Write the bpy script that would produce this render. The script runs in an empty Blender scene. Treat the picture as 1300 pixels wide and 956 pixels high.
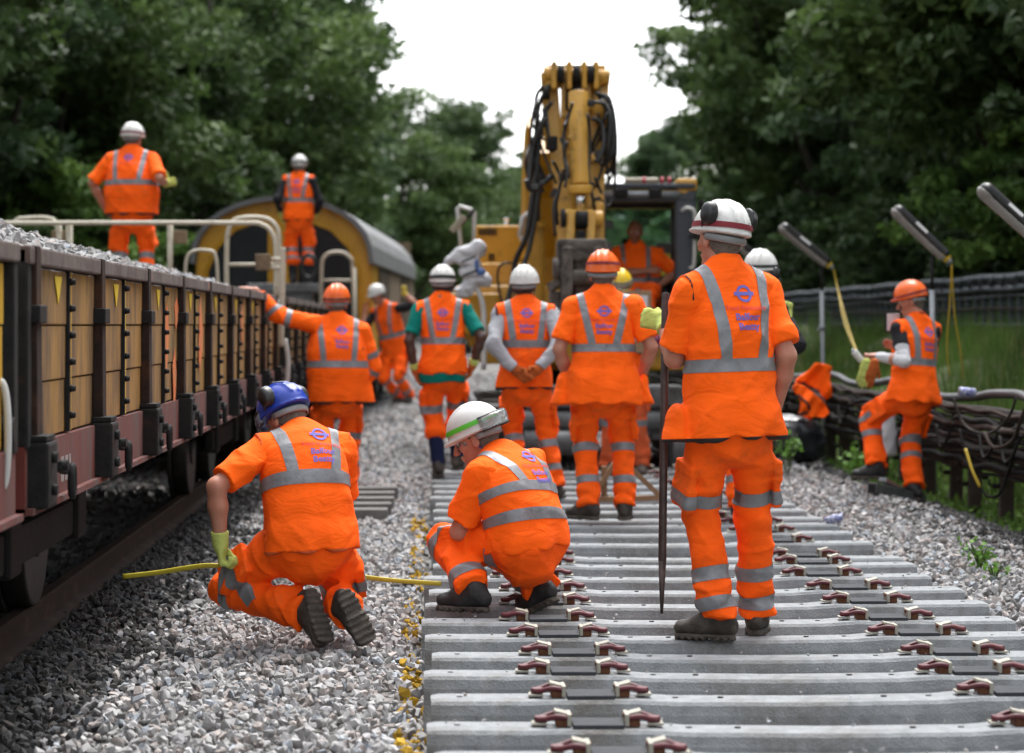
import bpy, bmesh, math, random
import numpy as np
from mathutils import Vector, Matrix
from mathutils.bvhtree import BVHTree

random.seed(7)
RNG = np.random.default_rng(11)
SC = bpy.context.scene
COL = SC.collection

# ------------------------------------------------------------------ camera model (photo 1300 x 956, horizon at 412)
FPX = 85.0 / 36.0 * 1300.0
TH = math.atan(110.0 / FPX)
CT, ST = math.cos(TH), math.sin(TH)
CAMZ = 1.3

def W(px, py, Y):
    """a point of the place seen at photo pixel (px, py) at distance Y down the line"""
    k = (px - 650.0) / FPX
    X = Y * (ST + k * CT) / (CT - k * ST)
    dep = X * ST + Y * CT
    return Vector((X, Y, CAMZ - (py - 412.0) / FPX * dep))

# ------------------------------------------------------------------ objects
def tag(o, label=None, cat=None, group=None, kind=None):
    if label: o['label'] = label
    if cat: o['category'] = cat
    if group: o['group'] = group
    if kind: o['kind'] = kind
    return o

def empty(name, loc=(0, 0, 0), label=None, cat=None, group=None, rz=0.0):
    o = bpy.data.objects.new(name, None)
    COL.objects.link(o)
    o.location = loc
    o.rotation_euler = (0, 0, rz)
    o.empty_display_size = 0.1
    return tag(o, label, cat, group)

def mesh_obj(name, me, mat, parent=None):
    o = bpy.data.objects.new(name, me)
    COL.objects.link(o)
    if mat is not None:
        for m in (mat if isinstance(mat, (list, tuple)) else [mat]):
            me.materials.append(m)
    if parent is not None: o.parent = parent
    return o

def np_mesh(name, V, F, smooth=True, mi=None):
    """V (n,3) array, F (m,4) or (m,3) array"""
    me = bpy.data.meshes.new(name)
    V = np.ascontiguousarray(V, dtype=np.float32); F = np.ascontiguousarray(F, dtype=np.int32)
    n, m, k = len(V), len(F), F.shape[1]
    me.vertices.add(n); me.vertices.foreach_set('co', V.ravel())
    me.loops.add(m * k); me.loops.foreach_set('vertex_index', F.ravel())
    me.polygons.add(m)
    me.polygons.foreach_set('loop_start', np.arange(0, m * k, k, dtype=np.int32))
    if mi is not None: me.polygons.foreach_set('material_index', np.asarray(mi, dtype=np.int32))
    me.polygons.foreach_set('use_smooth', np.full(m, smooth, dtype=bool))
    me.update(calc_edges=True)
    return me

class MB:
    """collects simple shapes, builds ONE mesh object"""
    def __init__(s):
        s.bm = bmesh.new()
    def _xf(s, verts, M):
        bmesh.ops.transform(s.bm, matrix=M, verts=verts)
    def box(s, c, size, rot=None, bevel=0.0, mi=0, taper=None):
        r = bmesh.ops.create_cube(s.bm, size=1.0)
        vs = r['verts']
        if taper:
            for v in vs:
                if v.co.z > 0: v.co.x *= taper[0]; v.co.y *= taper[1]
        M = Matrix.Translation(Vector(c)) @ (rot.to_4x4() if rot is not None else Matrix.Identity(4)) @ Matrix.Diagonal((size[0], size[1], size[2], 1))
        s._xf(vs, M)
        fs = list({f for v in vs for f in v.link_faces})
        for f in fs: f.material_index = mi
        if bevel > 0:
            es = list({e for v in vs for e in v.link_edges})
            bmesh.ops.bevel(s.bm, geom=es, offset=bevel, segments=2, affect='EDGES', profile=0.6, material=-1)
        return s
    def bar(s, a, b, w, h, bevel=0.0, mi=0, up=(0, 0, 1)):
        a, b = Vector(a), Vector(b)
        d = b - a; L = d.length
        y = d.normalized(); x = y.cross(Vector(up))
        if x.length < 1e-4: x = y.cross(Vector((1, 0, 0)))
        x.normalize(); z = x.cross(y)
        R = Matrix((x, y, z)).transposed()
        return s.box((a + b) / 2, (w, L, h), R, bevel, mi)
    def cyl(s, a, b, r1, r2=None, n=16, mi=0, caps=True, bevel=0.0):
        a, b = Vector(a), Vector(b)
        r2 = r1 if r2 is None else r2
        d = b - a; L = d.length
        r = bmesh.ops.create_cone(s.bm, cap_ends=caps, cap_tris=False, segments=n, radius1=r1, radius2=r2, depth=L)
        vs = r['verts']
        q = Vector((0, 0, 1)).rotation_difference(d.normalized())
        M = Matrix.Translation((a + b) / 2) @ q.to_matrix().to_4x4()
        s._xf(vs, M)
        fs = list({f for v in vs for f in v.link_faces})
        for f in fs:
            f.material_index = mi
            f.smooth = len(f.verts) == 4
        if bevel > 0:
            es = [e for e in {e for v in vs for e in v.link_edges} if any(len(f.verts) > 4 for f in e.link_faces)]
            bmesh.ops.bevel(s.bm, geom=es, offset=bevel, segments=2, affect='EDGES', profile=0.6, material=-1)
        return s
    def sph(s, c, r, mi=0, n=16):
        res = bmesh.ops.create_uvsphere(s.bm, u_segments=n, v_segments=max(6, n // 2), radius=1.0)
        rr = (r, r, r) if isinstance(r, (int, float)) else r
        s._xf(res['verts'], Matrix.Translation(Vector(c)) @ Matrix.Diagonal((rr[0], rr[1], rr[2], 1)))
        for f in {f for v in res['verts'] for f in v.link_faces}: f.material_index = mi; f.smooth = True
        return s
    def tube(s, pts, r, n=8, mi=0, close=False, flat=None):
        """swept tube through points; r a number or list"""
        P = [Vector(p) for p in pts]; m = len(P)
        rs = r if isinstance(r, (list, tuple)) else [r] * m
        rings = []; prev = None
        for i, p in enumerate(P):
            if close: t = P[(i + 1) % m] - P[(i - 1) % m]
            else: t = P[min(i + 1, m - 1)] - P[max(i - 1, 0)]
            t.normalize()
            if prev is None:
                u = t.cross(Vector((0, 0, 1)))
                if u.length < 0.1: u = t.cross(Vector((1, 0, 0)))
            else:
                u = prev - t * prev.dot(t)
            u.normalize(); prev = u
            v = t.cross(u)
            fu, fv = (flat if flat else (1, 1))
            rings.append([s.bm.verts.new(p + (u * math.cos(2 * math.pi * k / n) * fu + v * math.sin(2 * math.pi * k / n) * fv) * rs[i]) for k in range(n)])
        for i in range(m if close else m - 1):
            A, B = rings[i], rings[(i + 1) % m]
            for k in range(n):
                f = s.bm.faces.new((A[k], A[(k + 1) % n], B[(k + 1) % n], B[k])); f.smooth = True; f.material_index = mi
        if not close:
            f = s.bm.faces.new(rings[0][::-1]); f.material_index = mi
            f = s.bm.faces.new(rings[-1]); f.material_index = mi
        return s
    def prism(s, outline, a, b, mi=0, axis='y'):
        """outline of 2D points extruded between a and b along an axis"""
        def mk(u, v, t):
            return {'y': (u, t, v), 'x': (t, u, v), 'z': (u, v, t)}[axis]
        A = [s.bm.verts.new(mk(u, v, a)) for u, v in outline]
        B = [s.bm.verts.new(mk(u, v, b)) for u, v in outline]
        n = len(outline); fs = []
        for k in range(n): fs.append(s.bm.faces.new((A[k], A[(k + 1) % n], B[(k + 1) % n], B[k])))
        fs.append(s.bm.faces.new(A[::-1])); fs.append(s.bm.faces.new(B))
        for f in fs: f.material_index = mi
        return s
    def build(s, name, mat, parent=None, loc=None, smooth_angle=None):
        bmesh.ops.recalc_face_normals(s.bm, faces=s.bm.faces[:])
        me = bpy.data.meshes.new(name)
        s.bm.to_mesh(me); s.bm.free()
        o = mesh_obj(name, me, mat, parent)
        if loc is not None: o.location = loc
        return o

def smooth_pts(pts, n=6, close=False):
    """Catmull-Rom through points"""
    P = [Vector(p) for p in pts]; out = []
    m = len(P)
    for i in range(m if close else m - 1):
        if close: p0, p1, p2, p3 = P[(i - 1) % m], P[i], P[(i + 1) % m], P[(i + 2) % m]
        else: p0, p1, p2, p3 = P[max(i - 1, 0)], P[i], P[i + 1], P[min(i + 2, m - 1)]
        for k in range(n):
            t = k / n
            out.append(0.5 * ((2 * p1) + (p2 - p0) * t + (2 * p0 - 5 * p1 + 4 * p2 - p3) * t * t + (3 * p1 - p0 - 3 * p2 + p3) * t ** 3))
    if not close: out.append(P[-1])
    return out

def copy_tree(o, parent=None):
    c = o.copy(); COL.objects.link(c)
    if parent is not None: c.parent = parent
    for ch in list(o.children): copy_tree(ch, c)
    return c

# ------------------------------------------------------------------ materials
def _new(name):
    m = bpy.data.materials.new(name); m.use_nodes = True
    nt = m.node_tree; b = nt.nodes['Principled BSDF']
    return m, nt, b
def _n(nt, t, **kw):
    n = nt.nodes.new(t)
    for k, v in kw.items():
        if k.startswith('i_'): n.inputs[k[2:].replace('_', ' ')].default_value = v
        else: setattr(n, k, v)
    return n
ALB = [0.76]
def col4(c): return (c[0] * ALB[0], c[1] * ALB[0], c[2] * ALB[0], 1.0)

def mat_basic(name, c1, c2=None, scale=6.0, rough=0.7, metal=0.0, bump=0.0, bscale=40.0, detail=5.0, spec=0.4, c3=None, s3=1.5, t3=(0.52, 0.68), coords='Object', stretch=(1, 1, 1)):
    """base colour that varies by noise between c1 and c2, patches of c3 (dirt, wear), bump"""
    m, nt, b = _new(name)
    tc = _n(nt, 'ShaderNodeTexCoord')
    mp = _n(nt, 'ShaderNodeMapping'); mp.inputs['Scale'].default_value = stretch
    nt.links.new(tc.outputs[coords], mp.inputs['Vector'])
    b.inputs['Roughness'].default_value = rough
    b.inputs['Metallic'].default_value = metal
    b.inputs['Specular IOR Level'].default_value = spec
    if c2 is None: c2 = tuple(x * 0.8 for x in c1)
    nz = _n(nt, 'ShaderNodeTexNoise'); nz.inputs['Scale'].default_value = scale; nz.inputs['Detail'].default_value = detail; nz.inputs['Roughness'].default_value = 0.65
    nt.links.new(mp.outputs[0], nz.inputs['Vector'])
    cr = _n(nt, 'ShaderNodeValToRGB')
    cr.color_ramp.elements[0].position = 0.35; cr.color_ramp.elements[1].position = 0.65
    cr.color_ramp.elements[0].color = col4(c1); cr.color_ramp.elements[1].color = col4(c2)
    nt.links.new(nz.outputs['Fac'], cr.inputs['Fac'])
    out = cr.outputs['Color']
    if c3 is not None:
        n3 = _n(nt, 'ShaderNodeTexNoise'); n3.inputs['Scale'].default_value = s3; n3.inputs['Detail'].default_value = 8.0; n3.inputs['Roughness'].default_value = 0.7
        nt.links.new(mp.outputs[0], n3.inputs['Vector'])
        mr = _n(nt, 'ShaderNodeMapRange'); mr.inputs['From Min'].default_value = t3[0]; mr.inputs['From Max'].default_value = t3[1]
        nt.links.new(n3.outputs['Fac'], mr.inputs['Value'])
        mx = _n(nt, 'ShaderNodeMix', data_type='RGBA')
        nt.links.new(mr.outputs[0], mx.inputs['Factor']); nt.links.new(out, mx.inputs['A']); mx.inputs['B'].default_value = col4(c3)
        out = mx.outputs['Result']
    nt.links.new(out, b.inputs['Base Color'])
    if bump > 0:
        n2 = _n(nt, 'ShaderNodeTexNoise'); n2.inputs['Scale'].default_value = bscale; n2.inputs['Detail'].default_value = 4.0
        nt.links.new(mp.outputs[0], n2.inputs['Vector'])
        bp = _n(nt, 'ShaderNodeBump'); bp.inputs['Strength'].default_value = bump; bp.inputs['Distance'].default_value = 0.01
        nt.links.new(n2.outputs['Fac'], bp.inputs['Height']); nt.links.new(bp.outputs[0], b.inputs['Normal'])
    return m

def mat_cloth(name, c, dark=0.82, dirt=None, dirt_t=(0.60, 0.78), rough=0.85, fold=0.35):
    m, nt, b = _new(name)
    tc = _n(nt, 'ShaderNodeTexCoord')
    b.inputs['Roughness'].default_value = rough
    b.inputs['Specular IOR Level'].default_value = 0.2
    nz = _n(nt, 'ShaderNodeTexNoise'); nz.inputs['Scale'].default_value = 5.0; nz.inputs['Detail'].default_value = 6.0
    nt.links.new(tc.outputs['Object'], nz.inputs['Vector'])
    cr = _n(nt, 'ShaderNodeValToRGB'); cr.color_ramp.elements[0].position = 0.35; cr.color_ramp.elements[1].position = 0.62
    cr.color_ramp.elements[0].color = col4(tuple(x * dark for x in c)); cr.color_ramp.elements[1].color = col4(c)
    nt.links.new(nz.outputs['Fac'], cr.inputs['Fac']); out = cr.outputs['Color']
    if dirt:
        n3 = _n(nt, 'ShaderNodeTexNoise'); n3.inputs['Scale'].default_value = 3.2; n3.inputs['Detail'].default_value = 9.0; n3.inputs['Roughness'].default_value = 0.72
        nt.links.new(tc.outputs['Object'], n3.inputs['Vector'])
        mr = _n(nt, 'ShaderNodeMapRange'); mr.inputs['From Min'].default_value = dirt_t[0]; mr.inputs['From Max'].default_value = dirt_t[1]; mr.inputs['To Max'].default_value = 0.75
        nt.links.new(n3.outputs['Fac'], mr.inputs['Value'])
        mx = _n(nt, 'ShaderNodeMix', data_type='RGBA'); nt.links.new(mr.outputs[0], mx.inputs['Factor']); nt.links.new(out, mx.inputs['A']); mx.inputs['B'].default_value = col4(dirt)
        out = mx.outputs['Result']
    nt.links.new(out, b.inputs['Base Color'])
    # creases at two scales plus the weave
    n1 = _n(nt, 'ShaderNodeTexNoise'); n1.inputs['Scale'].default_value = 9.0; n1.inputs['Detail'].default_value = 3.0; n1.inputs['Distortion'].default_value = 0.7
    mp = _n(nt, 'ShaderNodeMapping'); mp.inputs['Scale'].default_value = (0.8, 0.8, 1.6)
    nt.links.new(tc.outputs['Object'], mp.inputs['Vector']); nt.links.new(mp.outputs[0], n1.inputs['Vector'])
    n2 = _n(nt, 'ShaderNodeTexNoise'); n2.inputs['Scale'].default_value = 400.0; n2.inputs['Detail'].default_value = 2.0
    nt.links.new(tc.outputs['Object'], n2.inputs['Vector'])
    bp = _n(nt, 'ShaderNodeBump'); bp.inputs['Strength'].default_value = fold * 1.15; bp.inputs['Distance'].default_value = 0.035
    nt.links.new(n1.outputs['Fac'], bp.inputs['Height'])
    bq = _n(nt, 'ShaderNodeBump'); bq.inputs['Strength'].default_value = 0.25; bq.inputs['Distance'].default_value = 0.001
    nt.links.new(n2.outputs['Fac'], bq.inputs['Height']); nt.links.new(bp.outputs[0], bq.inputs['Normal'])
    nt.links.new(bq.outputs[0], b.inputs['Normal'])
    return m

def mat_plain(name, c, rough=0.5, metal=0.0, spec=0.5, trans=0.0, coat=0.0):
    m, nt, b = _new(name)
    b.inputs['Base Color'].default_value = col4(c); b.inputs['Roughness'].default_value = rough
    b.inputs['Metallic'].default_value = metal; b.inputs['Specular IOR Level'].default_value = spec
    b.inputs['Transmission Weight'].default_value = trans; b.inputs['Coat Weight'].default_value = coat
    return m

def mat_skin(name, c):
    m, nt, b = _new(name)
    tc = _n(nt, 'ShaderNodeTexCoord')
    nz = _n(nt, 'ShaderNodeTexNoise'); nz.inputs['Scale'].default_value = 22.0; nz.inputs['Detail'].default_value = 5.0
    nt.links.new(tc.outputs['Object'], nz.inputs['Vector'])
    cr = _n(nt, 'ShaderNodeValToRGB'); cr.color_ramp.elements[0].position = 0.3; cr.color_ramp.elements[1].position = 0.7
    cr.color_ramp.elements[0].color = col4((c[0] * 0.95, c[1] * 0.78, c[2] * 0.72)); cr.color_ramp.elements[1].color = col4(c)
    nt.links.new(nz.outputs['Fac'], cr.inputs['Fac']); nt.links.new(cr.outputs[0], b.inputs['Base Color'])
    b.inputs['Roughness'].default_value = 0.5; b.inputs['Subsurface Weight'].default_value = 0.08
    b.inputs['Subsurface Radius'].default_value = (0.01, 0.004, 0.002)
    return m

ORANGE = (1.0, 0.118, 0.003)
M = {}
def make_materials():
    ALB[0] = 1.0
    M['orange'] = mat_cloth('orange_cloth', ORANGE, 0.88, dirt=(0.50, 0.075, 0.01), dirt_t=(0.56, 0.85))
    M['orange_dirty'] = mat_cloth('orange_cloth_soiled', (1.0, 0.112, 0.004), 0.85, dirt=(0.30, 0.075, 0.02), dirt_t=(0.52, 0.76))
    M['orange_old'] = mat_cloth('orange_cloth_worn', (0.62, 0.10, 0.03), 0.8, dirt=(0.16, 0.07, 0.035), dirt_t=(0.45, 0.7))
    M['shirt_orange'] = mat_cloth('orange_shirt', (1.0, 0.124, 0.004), 0.92)
    ALB[0] = 0.76
    M['shirt_black'] = mat_cloth('black_shirt', (0.018, 0.018, 0.022), 0.8)
    M['shirt_teal'] = mat_cloth('teal_shirt', (0.0, 0.21, 0.17), 0.85)
    M['shirt_grey'] = mat_cloth('grey_shirt', (0.42, 0.43, 0.46), 0.85)
    M['shirt_white'] = mat_cloth('white_sleeve', (0.66, 0.67, 0.70), 0.92)
    M['shirt_maroon'] = mat_cloth('maroon_shirt', (0.11, 0.012, 0.045), 0.85)
    M['navy_sock'] = mat_cloth('navy_gaiter', (0.008, 0.014, 0.055), 0.85)
    M['trim'] = mat_plain('black_binding', (0.012, 0.010, 0.010), 0.8)
    M['band'] = mat_basic('reflective_tape', (0.21, 0.215, 0.23), (0.285, 0.29, 0.305), 16, 0.5, 0.25, 0.35, 30, c3=(.10,.095,.09), s3=7, t3=(.60,.80))
    M['skin'] = mat_skin('pink_skin', (0.52, 0.24, 0.16))
    M['skin_tan'] = mat_skin('tanned_skin', (0.38, 0.17, 0.10))
    M['skin_dark'] = mat_skin('dark_skin', (0.070, 0.032, 0.020))
    M['hair_grey'] = mat_basic('grey_hair', (0.17, 0.15, 0.13), (0.10, 0.085, 0.07), 60, 0.8, bump=0.6, bscale=180)
    M['hair_dark'] = mat_basic('dark_hair', (0.022, 0.016, 0.012), (0.04, 0.028, 0.02), 60, 0.8, bump=0.6, bscale=180)
    M['hat_white'] = mat_basic('white_helmet_shell', (0.74, 0.74, 0.72), (0.66, 0.65, 0.62), 8, 0.32, c3=(0.45, 0.42, 0.38), s3=9, t3=(0.62, 0.80))
    M['hat_orange'] = mat_basic('orange_helmet_shell', (0.95, 0.15, 0.012), (0.86, 0.13, 0.012), 8, 0.30)
    M['hat_blue'] = mat_basic('blue_helmet_shell', (0.012, 0.045, 0.38), (0.012, 0.04, 0.32), 8, 0.28)
    M['hat_yellow'] = mat_basic('yellow_helmet_shell', (0.85, 0.60, 0.02), (0.8, 0.5, 0.02), 8, 0.35)
    M['black_plastic'] = mat_plain('black_plastic', (0.012, 0.012, 0.013), 0.42)
    M['grey_band'] = mat_plain('grey_tape', (0.26, 0.27, 0.28), 0.45, 0.2)
    M['red_strap'] = mat_plain('red_strap', (0.22, 0.008, 0.018), 0.7)
    M['blue_cord'] = mat_plain('blue_cord', (0.015, 0.02, 0.20), 0.7)
    M['green_strap'] = mat_plain('green_strap', (0.10, 0.55, 0.03), 0.6)
    M['clear'] = mat_plain('clear_lens', (0.85, 0.88, 0.9), 0.08, trans=0.85)
    M['boot'] = mat_basic('boot_leather', (0.030, 0.024, 0.020), (0.060, 0.048, 0.038), 14, 0.7, bump=0.4, bscale=60, c3=(0.16, 0.13, 0.10), s3=8, t3=(0.5, 0.75))
    M['boot_black'] = mat_basic('black_boot_leather', (0.012, 0.012, 0.013), (0.025, 0.024, 0.024), 14, 0.6, bump=0.3, bscale=60)
    M['sole'] = mat_basic('boot_rubber', (0.05, 0.042, 0.036), (0.10, 0.085, 0.07), 20, 0.85, bump=0.5, bscale=90)
    M['glove_green'] = mat_cloth('lime_glove', (0.55, 0.62, 0.16), 0.85)
    M['glove_orange'] = mat_cloth('orange_glove', (0.55, 0.13, 0.03), 0.7)
    M['glove_yellow'] = mat_cloth('yellow_glove', (0.75, 0.55, 0.10), 0.8)
    M['logo_blue'] = mat_plain('blue_print', (0.15, 0.14, 0.50), 0.8)
    M['logo_red'] = mat_plain('red_print', (0.92, 0.09, 0.08), 0.8)
    M['eye'] = mat_plain('eye_white', (0.6, 0.58, 0.55), 0.25)
    M['iris'] = mat_plain('eye_dark', (0.03, 0.02, 0.015), 0.25)
    M['lip'] = mat_plain('lip_skin', (0.35, 0.12, 0.10), 0.5)
    M['watch'] = mat_plain('watch_metal', (0.3, 0.3, 0.3), 0.3, 0.8)

# ------------------------------------------------------------------ signed distance modelling
def nrm(v):
    v = np.asarray(v, float); return v / (np.linalg.norm(v) + 1e-12)
def A3(v): return np.array([float(v[0]), float(v[1]), float(v[2])])

class Field:
    def __init__(s, lo, hi, h):
        lo, hi = np.minimum(lo, hi), np.maximum(lo, hi)
        s.h = h; s.lo = np.asarray(lo, float) - 2 * h
        s.n = np.ceil((np.asarray(hi, float) + 2 * h - s.lo) / h).astype(int) + 1
        s.d = np.full(tuple(s.n), 0.4, dtype=np.float32)
        s.ax = [(s.lo[i] + h * np.arange(s.n[i])).astype(np.float32) for i in range(3)]
    def reg(s, lo, hi):
        a = np.clip(np.floor((np.asarray(lo) - s.lo) / s.h).astype(int), 0, s.n)
        b = np.clip(np.ceil((np.asarray(hi) - s.lo) / s.h).astype(int) + 1, 0, s.n)
        sl = tuple(slice(a[i], b[i]) for i in range(3))
        X = s.ax[0][sl[0]][:, None, None]; Y = s.ax[1][sl[1]][None, :, None]; Z = s.ax[2][sl[2]][None, None, :]
        return sl, X, Y, Z
    def add(s, prim, k=0.02, cut=None, sub=False):
        lo, hi, fn = prim
        m = k + 3 * s.h + 0.012
        sl, X, Y, Z = s.reg(lo - m, hi + m)
        if 0 in s.d[sl].shape: return s
        v = fn(X, Y, Z)
        if cut:
            for (p, n) in cut:
                v = np.maximum(v, (X - p[0]) * n[0] + (Y - p[1]) * n[1] + (Z - p[2]) * n[2])
        c = s.d[sl]
        if sub:
            s.d[sl] = np.maximum(c, -v)
        elif k > 0:
            hh = np.maximum(k - np.abs(c - v), 0) / k
            s.d[sl] = np.minimum(c, v) - hh * hh * (k / 4)
        else:
            s.d[sl] = np.minimum(c, v)
        return s
    def cutplane(s, p, n):
        X = s.ax[0][:, None, None]; Y = s.ax[1][None, :, None]; Z = s.ax[2][None, None, :]
        s.d = np.maximum(s.d, ((X - p[0]) * n[0] + (Y - p[1]) * n[1] + (Z - p[2]) * n[2]).astype(np.float32)); return s
    def disp(s, fn):
        near = np.abs(s.d) < 0.05
        idx = np.nonzero(near)
        s.d[idx] += fn(s.ax[0][idx[0]], s.ax[1][idx[1]], s.ax[2][idx[2]]).astype(np.float32); return s
    def mesh(s):
        return surface_nets(s.d, s.lo, s.h)

def surface_nets(d, lo, h):
    ins = d < 0
    nx, ny, nz = d.shape
    c = np.zeros((nx - 1, ny - 1, nz - 1), np.uint8)
    for i in (0, 1):
        for j in (0, 1):
            for k in (0, 1):
                c += ins[i:nx - 1 + i, j:ny - 1 + j, k:nz - 1 + k]
    act = (c > 0) & (c < 8)
    I, J, K = np.nonzero(act)
    if len(I) == 0: return np.zeros((0, 3)), np.zeros((0, 4), int)
    vid = np.full(act.shape, -1, np.int32); vid[I, J, K] = np.arange(len(I))
    acc = np.zeros((len(I), 3)); cnt = np.zeros(len(I))
    corners = [(i, j, k) for i in (0, 1) for j in (0, 1) for k in (0, 1)]
    for a in corners:
        for ax in range(3):
            if a[ax] == 1: continue
            b = list(a); b[ax] = 1
            va = d[I + a[0], J + a[1], K + a[2]].astype(float); vb = d[I + b[0], J + b[1], K + b[2]].astype(float)
            m = (va < 0) != (vb < 0)
            t = np.where(m, va / np.where(np.abs(va - vb) < 1e-9, 1, va - vb), 0)
            p = np.zeros((len(I), 3)); p[:, 0] = a[0]; p[:, 1] = a[1]; p[:, 2] = a[2]
            p[:, ax] += t
            acc += p * m[:, None]; cnt += m
    V = acc / cnt[:, None] + np.stack([I, J, K], 1)
    V = V * h + np.asarray(lo)
    Fs = []
    for ax in range(3):
        o1, o2 = (ax + 1) % 3, (ax + 2) % 3
        sa = [slice(1, -1)] * 3; sb = [slice(1, -1)] * 3
        sa[ax] = slice(0, -1); sb[ax] = slice(1, None)
        A = ins[tuple(sa)]; B = ins[tuple(sb)]
        x = np.nonzero(A != B)
        g = [x[0] + 1, x[1] + 1, x[2] + 1]; g[ax] = x[ax]
        flip = A[x]
        def cell(a, b):
            q = [g[0].copy(), g[1].copy(), g[2].copy()]
            q[o1] -= a; q[o2] -= b
            return vid[q[0], q[1], q[2]]
        q = np.stack([cell(1, 1), cell(0, 1), cell(0, 0), cell(1, 0)], 1)
        q[~flip] = q[~flip][:, ::-1]
        Fs.append(q)
    F = np.concatenate(Fs); F = F[(F >= 0).all(1)]
    return V, F

# primitives: (lo, hi, fn)
def P_loft(a, b, ra, rb, ua=None, ub=None, n=2.0):
    """tapered elliptical limb; ra, rb = (half width along u, half depth) or a number"""
    a, b = A3(a), A3(b)
    ra = (ra, ra) if np.isscalar(ra) else ra; rb = (rb, rb) if np.isscalar(rb) else rb
    ab = b - a; L2 = float(ab @ ab) + 1e-9
    m = max(max(ra), max(rb))
    lo = np.minimum(a, b) - m; hi = np.maximum(a, b) + m
    circ = ra[0] == ra[1] and rb[0] == rb[1]
    if ua is None: ua = (1, 0, 0)
    if ub is None: ub = ua
    ua, ub = nrm(ua), nrm(ub)
    def fn(X, Y, Z):
        x, y, z = X - a[0], Y - a[1], Z - a[2]
        t = np.clip((x * ab[0] + y * ab[1] + z * ab[2]) / L2, 0, 1)
        x = x - t * ab[0]; y = y - t * ab[1]; z = z - t * ab[2]
        if circ:
            return np.sqrt(x * x + y * y + z * z) - (ra[0] + t * (rb[0] - ra[0]))
        ux = ua[0] + t * (ub[0] - ua[0]); uy = ua[1] + t * (ub[1] - ua[1]); uz = ua[2] + t * (ub[2] - ua[2])
        s_ = x * ux + y * uy + z * uz
        r2 = np.maximum(x * x + y * y + z * z - s_ * s_, 0)
        w = ra[0] + t * (rb[0] - ra[0]); dd = ra[1] + t * (rb[1] - ra[1])
        if n == 2.0:
            k0 = np.sqrt(s_ * s_ / (w * w) + r2 / (dd * dd)) + 1e-6
            k1 = np.sqrt(s_ * s_ / w ** 4 + r2 / dd ** 4) + 1e-6
            return k0 * (k0 - 1) / k1
        k0 = (np.abs(s_ / w) ** n + (np.sqrt(r2) / dd) ** n) ** (1 / n) + 1e-6
        return (k0 - 1) * np.sqrt(s_ * s_ + r2) / k0
    return lo, hi, fn

def P_ell(c, r, R=None):
    """ellipsoid; R rows = axes"""
    c = A3(c); r = np.asarray(r, float)
    R = np.eye(3) if R is None else np.asarray(R, float)
    m = r.max()
    def fn(X, Y, Z):
        x, y, z = X - c[0], Y - c[1], Z - c[2]
        a = (x * R[0, 0] + y * R[0, 1] + z * R[0, 2]); b = (x * R[1, 0] + y * R[1, 1] + z * R[1, 2]); g = (x * R[2, 0] + y * R[2, 1] + z * R[2, 2])
        k0 = np.sqrt((a / r[0]) ** 2 + (b / r[1]) ** 2 + (g / r[2]) ** 2) + 1e-6
        k1 = np.sqrt((a / r[0] ** 2) ** 2 + (b / r[1] ** 2) ** 2 + (g / r[2] ** 2) ** 2) + 1e-6
        return k0 * (k0 - 1) / k1
    return c - m, c + m, fn

def P_box(c, r, R=None, rd=0.005):
    c = A3(c); r = np.asarray(r, float); R = np.eye(3) if R is None else np.asarray(R, float)
    m = float(np.linalg.norm(r))
    def fn(X, Y, Z):
        x, y, z = X - c[0], Y - c[1], Z - c[2]
        q = [np.abs(x * R[i, 0] + y * R[i, 1] + z * R[i, 2]) - (r[i] - rd) for i in range(3)]
        return np.sqrt(sum(np.maximum(v, 0) ** 2 for v in q)) + np.minimum(np.maximum(np.maximum(q[0], q[1]), q[2]), 0) - rd
    return c - m, c + m, fn

def wrinkles(seed, amp=0.004, lam=(0.05, 0.16), aniso=(1, 1, 1), n=6):
    rg = np.random.default_rng(seed)
    ws = []
    for i in range(n):
        v = rg.normal(size=3) * np.asarray(aniso); v /= np.linalg.norm(v)
        l = rg.uniform(*lam); k = v * 2 * math.pi / l
        w = rg.normal(size=3); w = w / np.linalg.norm(w) * 2 * math.pi / (l * 2.3)
        ws.append((k, w, rg.uniform(0, 6.28), rg.uniform(0, 6.28), rg.uniform(0.8, 2.0)))
    def fn(x, y, z):
        o = 0
        for k, w, p, q, s_ in ws:
            wq = w[0] * x + w[1] * y + w[2] * z + q
            ph = k[0] * x + k[1] * y + k[2] * z + p + s_ * np.sin(wq)
            o = o - ((1 - np.abs(np.sin(ph * 0.5))) ** 2.0 * (.35 + .65 * np.sin(wq * 1.31 + p) ** 2) * 2.4 - .50)      # sharp raised creases that fade along their length
        return o * amp / math.sqrt(n)
    return fn
# ------------------------------------------------------------------ people
def yawF(a): a = math.radians(a); return np.array([-math.sin(a), math.cos(a), 0.0])
def yawR(a): a = math.radians(a); return np.array([math.cos(a), math.sin(a), 0.0])

def ik(a, c, l1, l2, hint):
    a, c = A3(a), A3(c); d = c - a; L = np.linalg.norm(d)
    if L > (l1 + l2) * 0.999: c = a + d / L * (l1 + l2) * 0.999; d = c - a; L = np.linalg.norm(d)
    L = max(L, abs(l1 - l2) + 0.02)
    x = (l1 * l1 - l2 * l2 + L * L) / (2 * L); h = math.sqrt(max(l1 * l1 - x * x, 0))
    u = d / np.linalg.norm(d); p = A3(hint); p = p - u * (p @ u); p = nrm(p)
    return a + u * x + p * h, a + u * L

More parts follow.
